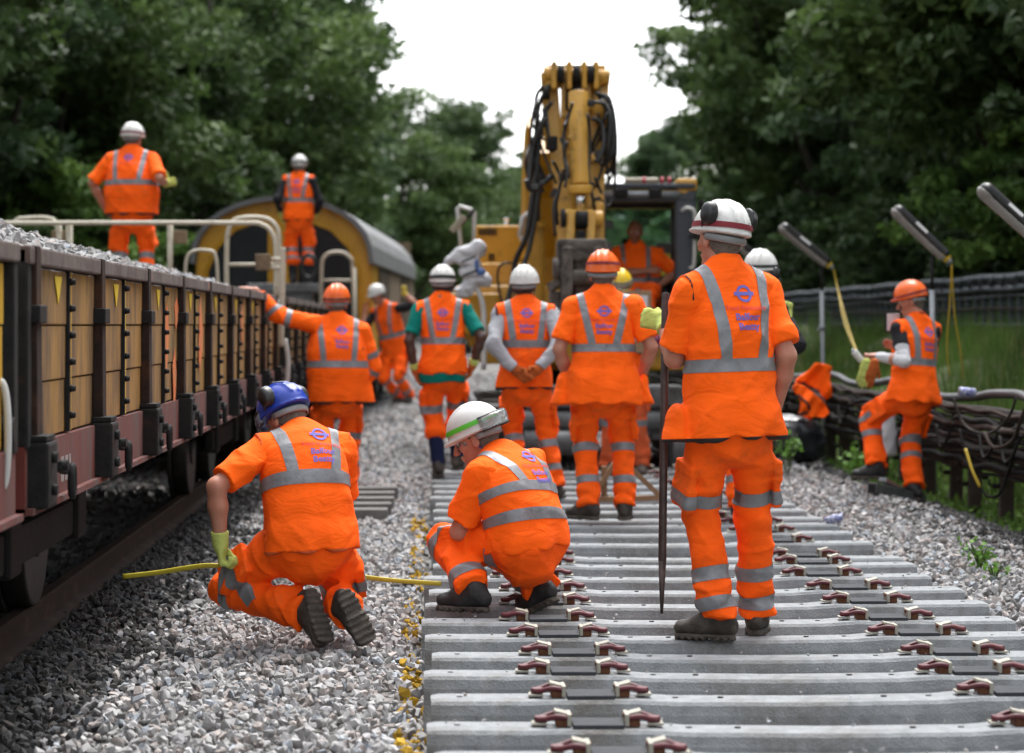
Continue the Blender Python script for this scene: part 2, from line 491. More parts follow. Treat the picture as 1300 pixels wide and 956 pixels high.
def text_geo(body, size, font_off=0.0):
    cu = bpy.data.curves.new('lettering', 'FONT'); cu.body = body; cu.size = size; cu.align_x = 'CENTER'; cu.offset = font_off; cu.resolution_u = 3
    o = bpy.data.objects.new('lettering', cu); COL.objects.link(o)
    bpy.context.view_layer.update()
    me = bpy.data.meshes.new_from_object(o.evaluated_get(bpy.context.evaluated_depsgraph_get()))
    bm = bmesh.new(); bm.from_mesh(me)
    bmesh.ops.triangulate(bm, faces=bm.faces[:])
    for _ in range(2):
        es = [e for e in bm.edges if e.calc_length() > size * 0.35]
        if es: bmesh.ops.subdivide_edges(bm, edges=es, cuts=1)
        bmesh.ops.triangulate(bm, faces=bm.faces[:])
    V = np.array([v.co[:] for v in bm.verts]); F = np.array([[v.index for v in f.verts] for f in bm.faces])
    bm.free(); bpy.data.objects.remove(o); bpy.data.curves.remove(cu); bpy.data.meshes.remove(me)
    return V, F

_logo = {}
def logo_parts():
    """printed back mark: blue ring with a bar, a red line of writing, two blue lines"""
    if _logo: return _logo
    n = 28; V = []; F = []
    for k in range(n):
        a = 2 * math.pi * k / n
        V += [(math.cos(a) * 0.036, math.sin(a) * 0.036, 0), (math.cos(a) * 0.025, math.sin(a) * 0.025, 0)]
    for k in range(n):
        a, b = 2 * k, 2 * ((k + 1) % n); F += [(a, b, b + 1), (a, b + 1, a + 1)]
    m = len(V)
    for i in range(9):
        x = -0.048 + 0.012 * i; V += [(x, -0.0075, 0), (x, 0.0075, 0)]
    for i in range(8): a = m + 2 * i; F += [(a, a + 2, a + 3), (a, a + 3, a + 1)]
    ring = (np.array(V, float), np.array(F))
    red = text_geo('Track Partnership', 0.0265, 0.0002)
    b1 = text_geo('Balfour', 0.040, 0.0011); b2 = text_geo('Beatty', 0.040, 0.0011)
    red[0][:, 1] -= 0.068; b1[0][:, 1] -= 0.110; b2[0][:, 1] -= 0.150
    blue = (np.concatenate([ring[0], b1[0], b2[0]]), np.concatenate([ring[1], b1[1] + len(ring[0]), b2[1] + len(ring[0]) + len(b1[0])]))
    _logo['red'] = red; _logo['blue'] = blue
    _logo['ring'] = ring
    return _logo

def smooth_mesh_arrays(V, F, it=1, w=.32):
    n = len(V)
    for _ in range(it):
        acc = np.zeros((n, 3)); cnt = np.zeros(n)
        for i in range(4):
            a, b = F[:, i], F[:, (i + 1) % 4]
            np.add.at(acc, a, V[b]); np.add.at(cnt, a, 1); np.add.at(acc, b, V[a]); np.add.at(cnt, b, 1)
        V = V * (1 - w) + w * acc / np.maximum(cnt, 1)[:, None]
    return V

def hand_prims(w, d, pal, side, pose='relaxed', sc=1.0, inflate=0.0):
    """palm, four fingers, thumb. w wrist, d hand direction, pal palm normal, side +1 right / -1 left"""
    d = nrm(d); pal = nrm(A3(pal) - d * (A3(pal) @ d)); ac = np.cross(d, pal) * side      # towards the thumb
    g = inflate; out = []
    P0 = w + d * 0.004 * sc; P1 = w + d * 0.085 * sc
    out.append((P_loft(w - d * 0.015, w + d * 0.03 * sc, (0.029 * sc + g, 0.021 * sc + g), (0.036 * sc + g, 0.017 * sc + g), ac), 0.012))
    out.append((P_loft(w + d * 0.02 * sc, P1, (0.036 * sc + g, 0.016 * sc + g), (0.041 * sc + g, 0.013 * sc + g), ac), 0.01))
    curl = {'relaxed': (22, 34, 24), 'fist': (78, 88, 60), 'flat': (6, 8, 6), 'grip': (55, 70, 50), 'thumb': (80, 92, 60), 'hook': (30, 60, 40)}[pose]
    Ls = [(0.040, 0.024, 0.019), (0.045, 0.027, 0.020), (0.041, 0.025, 0.019), (0.032, 0.019, 0.017)]
    for i in range(4):
        off = (0.029 - 0.0195 * i)
        b = w + d * (0.084 - 0.004 * abs(i - 1)) * sc + ac * off * sc
        ang = 0.0; spread = (1.2 - i) * 0.045
        dirn = nrm(d + ac * spread)
        for j in range(3):
            ang += math.radians(curl[j] + 2 * i)
            v = dirn * math.cos(ang) + pal * math.sin(ang)
            e = b + v * Ls[i][j] * sc
            out.append((P_loft(b, e, (0.0092 - 0.0006 * j) * sc + g, (0.0086 - 0.0007 * j) * sc + g), 0.004))
            b = e
    tb = w + d * 0.022 * sc + ac * 0.026 * sc + pal * 0.004
    if pose in ('fist', 'grip', 'hook'): t1 = nrm(d * 0.75 + ac * 0.45 + pal * 0.55); t2 = nrm(d * 0.6 - ac * 0.35 + pal * 0.6)
    elif pose == 'thumb': t1 = nrm(ac * 0.95 + d * 0.3); t2 = nrm(ac * 1.0 - d * 0.05)
    else: t1 = nrm(d * 0.72 + ac * 0.6 + pal * 0.2); t2 = nrm(d * 0.9 + ac * 0.3 + pal * 0.2)
    e1 = tb + t1 * 0.045 * sc; e2 = e1 + t2 * 0.032 * sc
    out.append((P_loft(tb - t1 * 0.01, e1, 0.0145 * sc + g, 0.0105 * sc + g), 0.01))
    out.append((P_loft(e1, e2, 0.0105 * sc + g, 0.0090 * sc + g), 0.004))
    return out

def head_axes(yaw, pitch, roll=0.0):
    F = yawF(yaw); R = yawR(yaw); U = np.array([0, 0, 1.0]); p = math.radians(pitch)
    F2 = F * math.cos(p) + U * math.sin(p); U2 = U * math.cos(p) - F * math.sin(p)
    r = math.radians(roll)
    R3 = R * math.cos(r) + U2 * math.sin(r); U3 = U2 * math.cos(r) - R * math.sin(r)
    return np.array([R3, F2, U3])

def bisect_bands(me_src, regions, off=0.003, trim=False):
    """regions: list of (planes to cut, test fn(centres)->mask). returns list of (V, F) of the faces inside, pushed out"""
    bm = bmesh.new(); bm.from_mesh(me_src)
    for planes, _ in regions:
        for p, n in planes:
            bmesh.ops.bisect_plane(bm, geom=bm.verts[:] + bm.edges[:] + bm.faces[:], dist=1e-5, plane_co=p, plane_no=n)
    bm.normal_update()
    bm.verts.index_update()
    VN = np.array([v.normal[:] for v in bm.verts]); VC = np.array([v.co[:] for v in bm.verts])
    FC = np.array([f.calc_center_median()[:] for f in bm.faces])
    FN = np.array([f.normal[:] for f in bm.faces])
    faces = [[v.index for v in f.verts] for f in bm.faces]
    bm.free()
    out = []
    for _, test in regions:
        m = test(FC, FN)
        fs = [faces[i] for i in np.nonzero(m)[0]]
        if not fs: out.append(None); continue
        used = sorted({i for f in fs for i in f}); mp = {v: i for i, v in enumerate(used)}
        V = VC[used] + VN[used] * off
        out.append((V, [[mp[i] for i in f] for f in fs]))
    return out

def join_geo(parts):
    V = []; F = []
    for p in parts:
        if p is None: continue
        b = len(V); V += [tuple(x) for x in p[0]]; F += [[i + b for i in f] for f in p[1]]
    return V, F

def poly_obj(name, V, F, mat, parent, smooth=True):
    me = bpy.data.meshes.new(name); me.from_pydata([tuple(map(float, v)) for v in V], [], [list(map(int, f)) for f in F]); me.update()
    if smooth: me.polygons.foreach_set('use_smooth', [True] * len(me.polygons))
    return mesh_obj(name, me, mat, parent)

def sd_obj(name, f, mat, parent, smooth_it=1):
    V, F = f.mesh()
    if smooth_it: V = smooth_mesh_arrays(V, F, smooth_it)
    me = np_mesh(name, V, F)
    return mesh_obj(name, me, mat, parent), me

def build_person(label, root, P):
    """P: dictionary with pose (positions relative to root), build and clothes"""
    h = P.get('h', 0.008)                     # voxel
    S = P.get('scale', 1.0)
    T = empty('person', root, label, 'worker', P.get('group', 'railway workers in orange high visibility clothing'))
    seed = P.get('seed', 1)
    bulk = P.get('bulk', 1.0)
    # ---- skeleton
    pel = A3(P['pelvis']); neck = A3(P['neck'])
    py, cy = P.get('pyaw', 0.0), P.get('cyaw', P.get('pyaw', 0.0))
    axis = neck - pel; L = np.linalg.norm(axis)
    U0 = nrm(P.get('up0', axis)); U1 = nrm(P.get('up1', axis))
    Rp, Rc = yawR(py), yawR(cy)
    def spine(s):
        if s < 0: return pel + U0 * L * s
        if s > 1: return neck + U1 * L * (s - 1)
        a, b = 2 * s ** 3 - 3 * s ** 2 + 1, s ** 3 - 2 * s ** 2 + s
        c, d = -2 * s ** 3 + 3 * s ** 2, s ** 3 - s ** 2
        return a * pel + b * U0 * L + c * neck + d * U1 * L
    def tang(s):
        e = 0.02; return nrm(spine(s + e) - spine(s - e))
    chroll = P.get('roll', 0.0)               # shoulder line tilt in degrees, + lifts the right side
    def side(s):
        t = tang(s); q = min(max(s, 0), 1); r = Rp * (1 - q) + Rc * q
        r = nrm(r - t * (r @ t))
        a = math.radians(chroll) * min(max(s, 0), 1)
        return nrm(r * math.cos(a) + t * math.sin(a))
    def fwd(s): return nrm(np.cross(tang(s), side(s)))
    k_ = L / 0.55
    shw = P.get('shw', 0.178) * S
    base9 = spine(P.get('shs', .85))
    sh = {1: base9 + side(0.9) * shw, -1: base9 - side(0.9) * shw}
    hip = {1: pel + Rp * 0.092 * S, -1: pel - Rp * 0.092 * S}
    ua, fa = 0.295 * S * P.get('arm', 1.0), 0.26 * S * P.get('arm', 1.0); th, shn = 0.44 * S, 0.425 * S
    el, wr, kn, an = {}, {}, {}, {}
    for sd, nm in ((1, 'R'), (-1, 'L')):
        tgt = A3(P['hand' + nm]); hint = P.get('elb' + nm, tuple(side(0.9) * 0.6 * sd - fwd(0.9) * 0.8 - np.array([0, 0, .2])))
        if tgt[2] > sh[sd][2] - 0.05: sh[sd] = sh[sd] + np.array([0, 0, 0.03 * S])
        el[sd], wr[sd] = ik(sh[sd], tgt, ua, fa, hint)
        tgt = A3(P['foot' + nm]); hint = P.get('knee' + nm, tuple(fwd(0) + 0.15 * sd * Rp))
        kn[sd], an[sd] = ik(hip[sd], tgt, th, shn, hint)
    HA = head_axes(P.get('hyaw', cy), P.get('hpitch', 0.0), P.get('hroll', 0.0))
    hR, hF, hU = HA
    hc = A3(P['head']) if 'head' in P else neck + nrm(U1 * 0.55 + hU * 0.6) * 0.145 * S + hF * 0.022 * S
    def hp(x, y, z): return hc + (hR * x + hF * y + hU * z) * S
    allp = np.array([pel, neck, hc] + list(sh.values()) + list(el.values()) + list(wr.values()) + list(kn.values()) + list(an.values()))
    lo, hi = allp.min(0) - 0.30, allp.max(0) + 0.30
    lo[2] = max(lo[2], -0.02)
    # ---- body: one continuous mesh
    f = Field(lo, hi, P.get('hb', h))
    st = [(-0.12, .135, .10), (0, .15, .108), (.25, .138, .10), (.5, .148, .105), (.75, .160, .105), (.88, .150, .085), (1.0, .066, .060)]
    for (s0, w0, d0), (s1, w1, d1) in zip(st[:-1], st[1:]):
        f.add(P_loft(spine(s0), spine(s1), (w0 * S, d0 * S), (w1 * S, d1 * S), side(s0), side(s1)), 0.03)
    f.add(P_loft(spine(0.97), hp(0, -0.018, -0.055), 0.060 * S, 0.056 * S), 0.03)
    f.add(P_ell(hp(0, -0.012, 0.035), np.array([.076, .098, .098]) * S, HA), 0.02)
    f.add(P_loft(hp(0, .022, 0.01), hp(0, .048, -.078), (.064 * S, .068 * S), (.036 * S, .036 * S), hR), 0.025)
    f.add(P_loft(hp(0, .088, .035), hp(0, .118, -.022), .009 * S, .0135 * S), 0.014)
    f.add(P_ell(hp(.012, .104, -.026), np.array([.010, .009, .008]) * S, HA), 0.006)
    f.add(P_ell(hp(-.012, .104, -.026), np.array([.010, .009, .008]) * S, HA), 0.006)
    f.add(P_loft(hp(-.036, .080, .040), hp(.036, .080, .040), .011 * S, .011 * S), 0.014)
    for sd in (1, -1):
        f.add(P_ell(hp(.032 * sd, .096, .020), np.array([.015, .012, .010]) * S, HA), 0.006, sub=True)
        f.add(P_ell(hp(.080 * sd, -.006, .0), np.array([.010, .019, .033]) * S, HA), 0.006)
        f.add(P_ell(hp(.090 * sd, -.001, .004), np.array([.006, .009, .016]) * S, HA), 0.004, sub=True)
        f.add(P_ell(hp(.040 * sd, .066, -.012), np.array([.020, .020, .018]) * S, HA), 0.02)
    f.add(P_ell(hp(0, .092, -.050), np.array([.024, .012, .0065]) * S, HA), 0.005)
    f.add(P_ell(hp(0, .088, -.062), np.array([.020, .012, .008]) * S, HA), 0.005)
    f.add(P_ell(hp(0, .078, -.090), np.array([.018, .014, .014]) * S, HA), 0.014)
    hands = {}
    for sd, nm in ((1, 'R'), (-1, 'L')):
        f.add(P_loft(spine(0.9) + side(.9) * .08 * sd * S, sh[sd], .050 * S, .054 * S), 0.04)
        am = P.get('armw', 1.0)
        f.add(P_loft(sh[sd], el[sd], .055 * S * am, .042 * S * am), 0.03)
        f.add(P_loft(el[sd], el[sd] + (wr[sd] - el[sd]) * .35, .042 * S * am, .044 * S * am), 0.02)
        f.add(P_loft(el[sd] + (wr[sd] - el[sd]) * .35, wr[sd], .043 * S * am, .027 * S * am), 0.02)
        d = P.get('hdir' + nm, None); d = nrm(wr[sd] - el[sd]) if d is None else nrm(d)
        pal = P.get('palm' + nm, tuple(-side(.9) * sd))
        ps = P.get('pose' + nm, 'relaxed')
        hands[sd] = (wr[sd], d, pal, ps)
        for pr, k in hand_prims(wr[sd], d, pal, sd, ps, S): f.add(pr, k)
        f.add(P_loft(hip[sd], kn[sd], .080 * S, .052 * S), 0.04)
        f.add(P_loft(kn[sd], kn[sd] + (an[sd] - kn[sd]) * .3, .050 * S, .054 * S), 0.03)
        f.add(P_loft(kn[sd] + (an[sd] - kn[sd]) * .3, an[sd], .054 * S, .036 * S), 0.03)
    body, _ = sd_obj('body', f, P.get('skin', M['skin']), T)
    if P.get('face', False):
        for sd in (1, -1):
            mb = MB(); mb.sph(hp(.031 * sd, .083, .020), .0125 * S, 0, 12); c = hp(.031 * sd, .0935, .019); mb.sph(c, (.0042 * S,) * 3, 1, 10)
            mb.build('eye', [M['eye'], M['iris']], T)
    # ---- hair round the back and the sides of the head
    fh = Field(hc - 0.17 * S, hc + 0.17 * S, min(h, 0.008))
    fh.add(P_ell(hp(0, -.014, 0.035), np.array([.0805, .102, .102]) * S, HA), 0)
    fh.add(P_loft(hp(0, -.03, 0.0), hp(0, -.038, -.06), (.068 * S, .062 * S), (.052 * S, .05 * S), hR), 0.02)
    fh.cutplane(hp(0, .035, 0), hF * 1.0)
    fh.cutplane(hp(0, 0, -.07), -hU)
    fh.cutplane(hp(0, .01, -.0), nrm(hF * 0.75 - hU * 0.65) if not P.get('bald') else nrm(-hU))
    if not P.get('bald'): sd_obj('hair', fh, P.get('hair', M['hair_grey']), T, 1)
    # ---- shirt
    sleeve = P.get('sleeve', 0.75)             # fraction of upper arm; > 1 reaches down the forearm
    wr1 = wrinkles(seed, 0.0080 * P.get('wr', 1), (0.12, 0.34), (1, 1, 1.4)); wr2 = wrinkles(seed + 50, 0.0100 * P.get('wr', 1), (0.13, 0.36), (1, 1, 1.5))
    fs = Field(lo, hi, h)
    bl = P.get('belly', 0.0)
    def stw(s, base):       # extra girth
        return base * bulk + bl * math.exp(-((s - 0.33) / 0.32) ** 2)
    sk_ = -.026 if P.get('shirt_hem', .12) > .12 else .018
    st = [(-.30, .180, .135), (-.12, .170 - sk_, .128 - sk_), (0, .174 - max(sk_, 0), .128 - max(sk_, 0)), (.25, .165, .124), (.5, .160, .120), (.75, .166, .110), (.88, .140, .084), (1.0, .080, .074)]
    st = [x for x in st if x[0] >= -P.get('shirt_hem', 0.12) - .1]
    for (s0, w0, d0), (s1, w1, d1) in zip(st[:-1], st[1:]):
        fs.add(P_loft(spine(s0), spine(s1), (stw(s0, w0) * S, stw(s0, d0) * S), (stw(s1, w1) * S, stw(s1, d1) * S), side(s0), side(s1)), 0.03)
    cuffs = []
    slv_r = P.get('sleeve_r', 1.0)
    for sd in (1, -1):
        fs.add(P_loft(spine(.92) + side(.9) * .06 * sd * S, sh[sd], .058 * S, .066 * S), 0.04)
        if sleeve <= 1:
            e = sh[sd] + (el[sd] - sh[sd]) * sleeve; dr = nrm(el[sd] - sh[sd])
            fs.add(P_loft(sh[sd], e + dr * .06, .068 * S * slv_r, .068 * S * slv_r), 0.035, cut=[(e, dr)])
            cuffs.append((sd, e, dr, sh[sd]))
        else:
            fs.add(P_loft(sh[sd], el[sd], .070 * S * slv_r, .060 * S * slv_r), 0.035)
            e = el[sd] + (wr[sd] - el[sd]) * min(sleeve - 1, 1); dr = nrm(wr[sd] - el[sd])
            fs.add(P_loft(el[sd], e + dr * .04, .062 * S * slv_r, .042 * S * slv_r), 0.03, cut=[(e, dr)])
    cpn = spine(1.02)
    fs.cutplane(spine(1.04), tang(1.0)) if False else None
    # collar
    nd = nrm(hp(0, -.02, -.05) - spine(.97))
    fs.add(P_loft(spine(.97), spine(.97) + nd * .075 * S, .082 * S, .070 * S), 0.02, cut=[(spine(.97) + nd * P.get('collar', .062) * S, nd)])
    fs.cutplane(spine(-P.get('shirt_hem', 0.12)), -U0) if P.get('shirt_hem', 0.12) > .12 else None
    if P.get('shirt_hem', 0.12) <= .12 or True:
        pass
    fs.disp(wr1)
    V, F = fs.mesh(); V = smooth_mesh_arrays(V, F, 1)
    me_s = np_mesh('shirt', V, F)
    shirt = mesh_obj('shirt', me_s, P.get('shirt', M['shirt_orange']), T)
    # ---- trousers
    ft = Field(lo, hi, h)
    tb = P.get('trw', .96)
    for s0, w0, d0, s1, w1, d1 in ((-.16, .150, .128, 0, .178, .142), (0, .178, .142, .22, .164, .130)):
        ft.add(P_loft(spine(s0), spine(s1), (stw(s0, w0) * S, stw(s0, d0) * S), (stw(s1, w1) * S, stw(s1, d1) * S), side(s0), side(s1)), 0.03)
    for sd in (1, -1):
        ft.add(P_ell(hip[sd] - fwd(0) * .045 * S - U0 * .02, (.098 * S * tb,) * 3), 0.04)
        m1 = hip[sd] + (kn[sd] - hip[sd]) * 0.45
        ft.add(P_loft(hip[sd], m1, .104 * S * tb, .096 * S * tb), 0.035)
        ft.add(P_loft(m1, kn[sd], .096 * S * tb, .080 * S * tb), 0.03)
        dr = nrm(an[sd] - kn[sd]); hem = an[sd] + dr * P.get('hem', 0.015)
        gather = P.get('gather', None)
        if gather:      # trouser legs tucked in below the knee
            e = kn[sd] + (an[sd] - kn[sd]) * gather
            ft.add(P_loft(kn[sd], e, .084 * S * tb, .100 * S * tb), 0.03)
            ft.add(P_ell(e, (.096 * S * tb, .096 * S * tb, .06 * S)), 0.03)
        else:
            e = kn[sd] + (an[sd] - kn[sd]) * .75
            ft.add(P_loft(kn[sd], e, .083 * S * tb, .078 * S * tb), 0.03)
            ft.add(P_loft(e, hem + dr * .05, .078 * S * tb, .086 * S * tb), 0.03, cut=[(hem, dr)])
    if P.get('cargo', True):
        for sd in (1, -1):
            c = hip[sd] + (kn[sd] - hip[sd]) * 0.68; ax = nrm(kn[sd] - hip[sd])
            o_ = Rp * sd; o_ = nrm(o_ - ax * (o_ @ ax)); t_ = np.cross(ax, o_)
            ft.add(P_box(c + o_ * .088 * S * tb, (.024 * S, .085 * S, .105 * S), [o_, t_, ax], .012), 0.008)
            ft.add(P_box(c + o_ * .092 * S * tb - ax * .075 * S, (.026 * S, .088 * S, .030 * S), [o_, t_, ax], .008), 0.004)
    kz = {sd: (kn[sd], an[sd]) for sd in (1, -1)}
    def legfold(x, y, z):
        o = wr2(x, y, z)
        for sd in (1, -1):
            a, b = kz[sd]; ab = b - a; L2 = ab @ ab
            t = ((x - a[0]) * ab[0] + (y - a[1]) * ab[1] + (z - a[2]) * ab[2]) / L2
            r = np.sqrt((x - a[0] - t * ab[0]) ** 2 + (y - a[1] - t * ab[1]) ** 2 + (z - a[2] - t * ab[2]) ** 2)
            near = np.clip(1.3 - r / .13, 0, 1)
            m = np.clip((t - .66) / .2, 0, 1) * (t < 1.2) * near
            ph = t * 26 + 2.2 * np.sin(x * 17 + y * 23 + seed * 1.7)
            o = o - m * .010 * np.sin(ph)
            m2 = np.exp(-((t + 0.02) / .14) ** 2) * near
            o = o - m2 * .007 * np.sin(t * 30 + 2.0 * np.sin(x * 15 - y * 19 + seed))
        return o
    ft.disp(legfold)
    V, F = ft.mesh(); V = smooth_mesh_arrays(V, F, 1)
    me_t = np_mesh('trousers', V, F)
    trousers = mesh_obj('trousers', me_t, P.get('trousers', M['orange_dirty']), T)
    # bands on the legs
    regs = []
    for sd in (1, -1):
        for (seg, t0, t1) in P.get('legbands', [('s', .22, .34), ('s', .55, .67)]):
            a, b = (kn[sd], an[sd]) if seg == 's' else (hip[sd], kn[sd])
            ax = nrm(b - a); p0 = a + (b - a) * t0; p1 = a + (b - a) * t1
            def test(C, N, p0=p0, p1=p1, ax=ax, a=a):
                q = C - p0; tt = q @ ax; rr = np.linalg.norm(q - tt[:, None] * ax, axis=1)
                return (tt > 0) & (((C - p1) @ ax) < 0) & (rr < .165 * S)
            regs.append(([(p0, ax), (p1, ax)], test))
    for g in bisect_bands(me_t, regs):
        if g: poly_obj('reflective_band', g[0], g[1], M['band'], trousers)
    # ---- vest
    if P.get('vest', True):
        fv = Field(lo, hi, h)
        hs = P.get('vest_hem', 0.16)
        fl = P.get('flare', 0.0)
        vst = [(-.42, .206, .170), (-.28, .204, .166), (-.12, .200, .160), (0, .194, .154), (.25, .182, .142), (.5, .184, .140), (.62, .188, .138)]
        vst = [x for i, x in enumerate(vst) if x[0] >= -hs - 0.14]
        for (s0, w0, d0), (s1, w1, d1) in zip(vst[:-1], vst[1:]):
            q0, q1 = fl * max(0, .3 - s0), fl * max(0, .3 - s1)
            fv.add(P_loft(spine(s0), spine(s1), ((stw(s0, w0) + q0) * S, (stw(s0, d0) + q0 * .7) * S), ((stw(s1, w1) + q1) * S, (stw(s1, d1) + q1 * .7) * S), side(s0), side(s1), n=2.3), 0.03)
        aw = P.get('armhole', P.get('shw', .178) + .034)
        cuts = [(spine(.85) + side(.85) * aw * S * sd, nrm(side(.85) * sd * 1.0 - tang(.85) * .10)) for sd in (1, -1)]
        vst = [(.62, .188, .138), (.75, .186, .134), (.88, .158, .108), (.985, .100, .092)]
        for (s0, w0, d0), (s1, w1, d1) in zip(vst[:-1], vst[1:]):
            fv.add(P_loft(spine(s0), spine(s1), (w0 * S * bulk, d0 * S * bulk), (w1 * S, d1 * S), side(s0), side(s1), n=2.2), 0.03, cut=cuts)
        for sd in (1, -1):
            fv.add(P_loft(spine(.955) + side(.9) * .05 * sd * S, sh[sd] + side(.9) * sd * .045, .060 * S, .074 * S), 0.035, cut=cuts)
        if P.get('pouch'):
            for sd in (1, -1):
                if sd in P['pouch']:
                    c = spine(-.12) + side(0) * sd * (.215 * bulk + fl * .4) * S + fwd(0) * .03
                    fv.add(P_loft(c + U0 * .05, c - U0 * .08 + side(0) * sd * .02, (.045 * S, .085 * S), (.062 * S, .10 * S), side(0)), 0.02)
        fv.add(P_loft(spine(.97), spine(.97) + nd * .075 * S, .090 * S, .078 * S), 0.015, cut=[(spine(.97) + nd * P.get('collar', .062) * .75 * S, nd)])
        fv.cutplane(spine(-hs), -U0)
        # open neck front and centre line
        wv = wrinkles(seed + 9, 0.0095 * P.get('wr', 1), (0.17, 0.50), (1, 1, .6), n=6)
        ph0 = seed * 1.3
        def drape(x, y, z):
            s_ = ((x - pel[0]) * U0[0] + (y - pel[1]) * U0[1] + (z - pel[2]) * U0[2]) / L
            a = np.arctan2((x - pel[0]) * Rp[0] + (y - pel[1]) * Rp[1], (x - pel[0]) * -Rp[1] + (y - pel[1]) * Rp[0])
            return wv(x, y, z) + .008 * np.clip(.38 - s_, 0, .5) / .5 * np.sin(a * 7 + ph0 + 3 * s_) 
        fv.disp(drape)
        V, F = fv.mesh(); V = smooth_mesh_arrays(V, F, 1)
        me_v = np_mesh('vest', V, F)
        vest = mesh_obj('vest', me_v, P.get('vestmat', M['orange']), T)
        regs = []
        if P.get('trim', True):
            pt = spine(-hs) + U0 * .010
            regs.append(([(pt, U0)], lambda C, N, pt=pt: ((C - pt) @ U0) < 0))
            for p, n in cuts:
                pt2 = p - n * .010
                regs.append(([(pt2, n)], lambda C, N, pt2=pt2, n=n: (((C - pt2) @ n) > 0) & ((N @ n) < .75) & (np.abs((C - pt2) @ n) < .018) & (((C - spine(.55)) @ tang(.6)) > 0)))
            gs = bisect_bands(me_v, regs, .0022)
            for g in gs:
                if g: poly_obj('binding', g[0], g[1], P.get('trimmat', M['trim']), vest)
        # reflective tape: waist hoop(s) and braces
        regs = []
        w0, w1 = P.get('hoop', (.26, .36))
        hoops = [(w0, w1)] + P.get('hoops2', [])
        for a0, a1 in hoops:
            pa, pb, ta, tb_ = spine(a0), spine(a1), tang(a0), tang(a1)
            regs.append(([(pa, ta), (pb, tb_)], lambda C, N, pa=pa, pb=pb, ta=ta, tb_=tb_: (((C - pa) @ ta) > 0) & (((C - pb) @ tb_) < 0) & (np.abs((C - pa) @ side(.3)) < .34)))
        top, bot = P.get('brace', (.125, .085))
        wd = .024
        w1m = w1
        for sd in (1, -1):
            pt = spine(.95) + side(.9) * sd * top * S; pb_ = spine(w1) + side(.3) * sd * bot * S
            bx = nrm(pt - pb_); nr = nrm(np.cross(bx, fwd(.6)))
            pw = spine(w1m); tw = tang(w1m)
            regs.append(([(pb_ + nr * wd, nr), (pb_ - nr * wd, nr), (pw, tw)],
                         lambda C, N, pb_=pb_, nr=nr, pw=pw, tw=tw: (np.abs((C - pb_) @ nr) < wd) & (((C - pw) @ tw) > .001)))
        for g in bisect_bands(me_v, regs, .003):
            if g: poly_obj('reflective_band', g[0], g[1], M['band'], vest)
        # back print
        if P.get('logo', True):
            lg = logo_parts()
            pv = bpy.data.meshes['vest'] if False else me_v
            bvh = BVHTree.FromPolygons([v.co[:] for v in pv.vertices], [list(p.vertices) for p in pv.polygons])
            sl = P.get('logo_s', .80); lx = P.get('logo_x', 0.0); LS = P.get('logo_k', 1.0)
            c0 = spine(sl); rt = side(sl - .1); upv = tang(sl - .15); fw = nrm(np.cross(upv, rt))
            keys = (('blue', 'logo_blue', 'back_print'), ('red', 'logo_red', 'back_lettering'))
            for key, mt, nm in keys:
                V, F = lg[key] if not (key == 'blue' and P.get('ring_only')) else lg['ring']
                Q = []
                for v in V:
                    o_ = c0 + rt * (v[0] * LS + lx) + upv * v[1] * LS - fw * .5
                    hit = bvh.ray_cast(Vector(o_), Vector(fw))
                    Q.append(np.array(hit[0]) - fw * .0045 if hit[0] is not None else None)
                F2 = [f_ for f_ in F if all(Q[i] is not None for i in f_)]
                if F2:
                    Q2 = [q if q is not None else (0, 0, 0) for q in Q]
                    used = sorted({i for f_ in F2 for i in f_}); mp = {v: i for i, v in enumerate(used)}
                    poly_obj(nm, [Q2[i] for i in used], [[mp[i] for i in f_] for f_ in F2], M[mt], vest, False)
    # bands on long sleeves
    if P.get('armbands'):
        regs = []
        for sd in (1, -1):
            for seg, t0, t1 in P['armbands']:
                a, b = (sh[sd], el[sd]) if seg == 'u' else (el[sd], wr[sd])
                ax = nrm(b - a); p0 = a + (b - a) * t0; p1 = a + (b - a) * t1
                def test(C, N, p0=p0, p1=p1, ax=ax):
                    q = C - p0; tt = q @ ax; rr = np.linalg.norm(q - tt[:, None] * ax, axis=1)
                    return (tt > 0) & (((C - p1) @ ax) < 0) & (rr < .115 * S)
                regs.append(([(p0, ax), (p1, ax)], test))
        for g in bisect_bands(me_s, regs):
            if g: poly_obj('reflective_band', g[0], g[1], M['band'], shirt)
    # white arm warmers / second sleeve below a short one
    if P.get('undersleeve'):
        for sd in (1, -1):
            fu = Field(np.minimum(np.minimum(sh[sd], el[sd]), wr[sd]) - .1, np.maximum(np.maximum(sh[sd], el[sd]), wr[sd]) + .1, h)
            a = sh[sd] + (el[sd] - sh[sd]) * max(min(sleeve, 1) - .1, 0)
            fu.add(P_loft(a, el[sd], .058 * S, .053 * S), 0)
            dr = nrm(wr[sd] - el[sd])
            fu.add(P_loft(el[sd], wr[sd] + dr * .02, .053 * S, .036 * S), .02, cut=[(wr[sd] - dr * .012, dr)])
            fu.disp(wrinkles(seed + 5, .003, (.04, .1)))
            sd_obj('undersleeve', fu, P['undersleeve'], T, 1)
    # gaiters
    if P.get('gaiter'):
        for sd in (1, -1):
            fg = Field(np.minimum(kn[sd], an[sd]) - .12, np.maximum(kn[sd], an[sd]) + .12, h)
            fg.add(P_loft(kn[sd] + (an[sd] - kn[sd]) * .4, an[sd], .066 * S, .060 * S), 0); fg.disp(wrinkles(3, .003, (.05, .1)))
            sd_obj('gaiter', fg, P['gaiter'], T, 1)
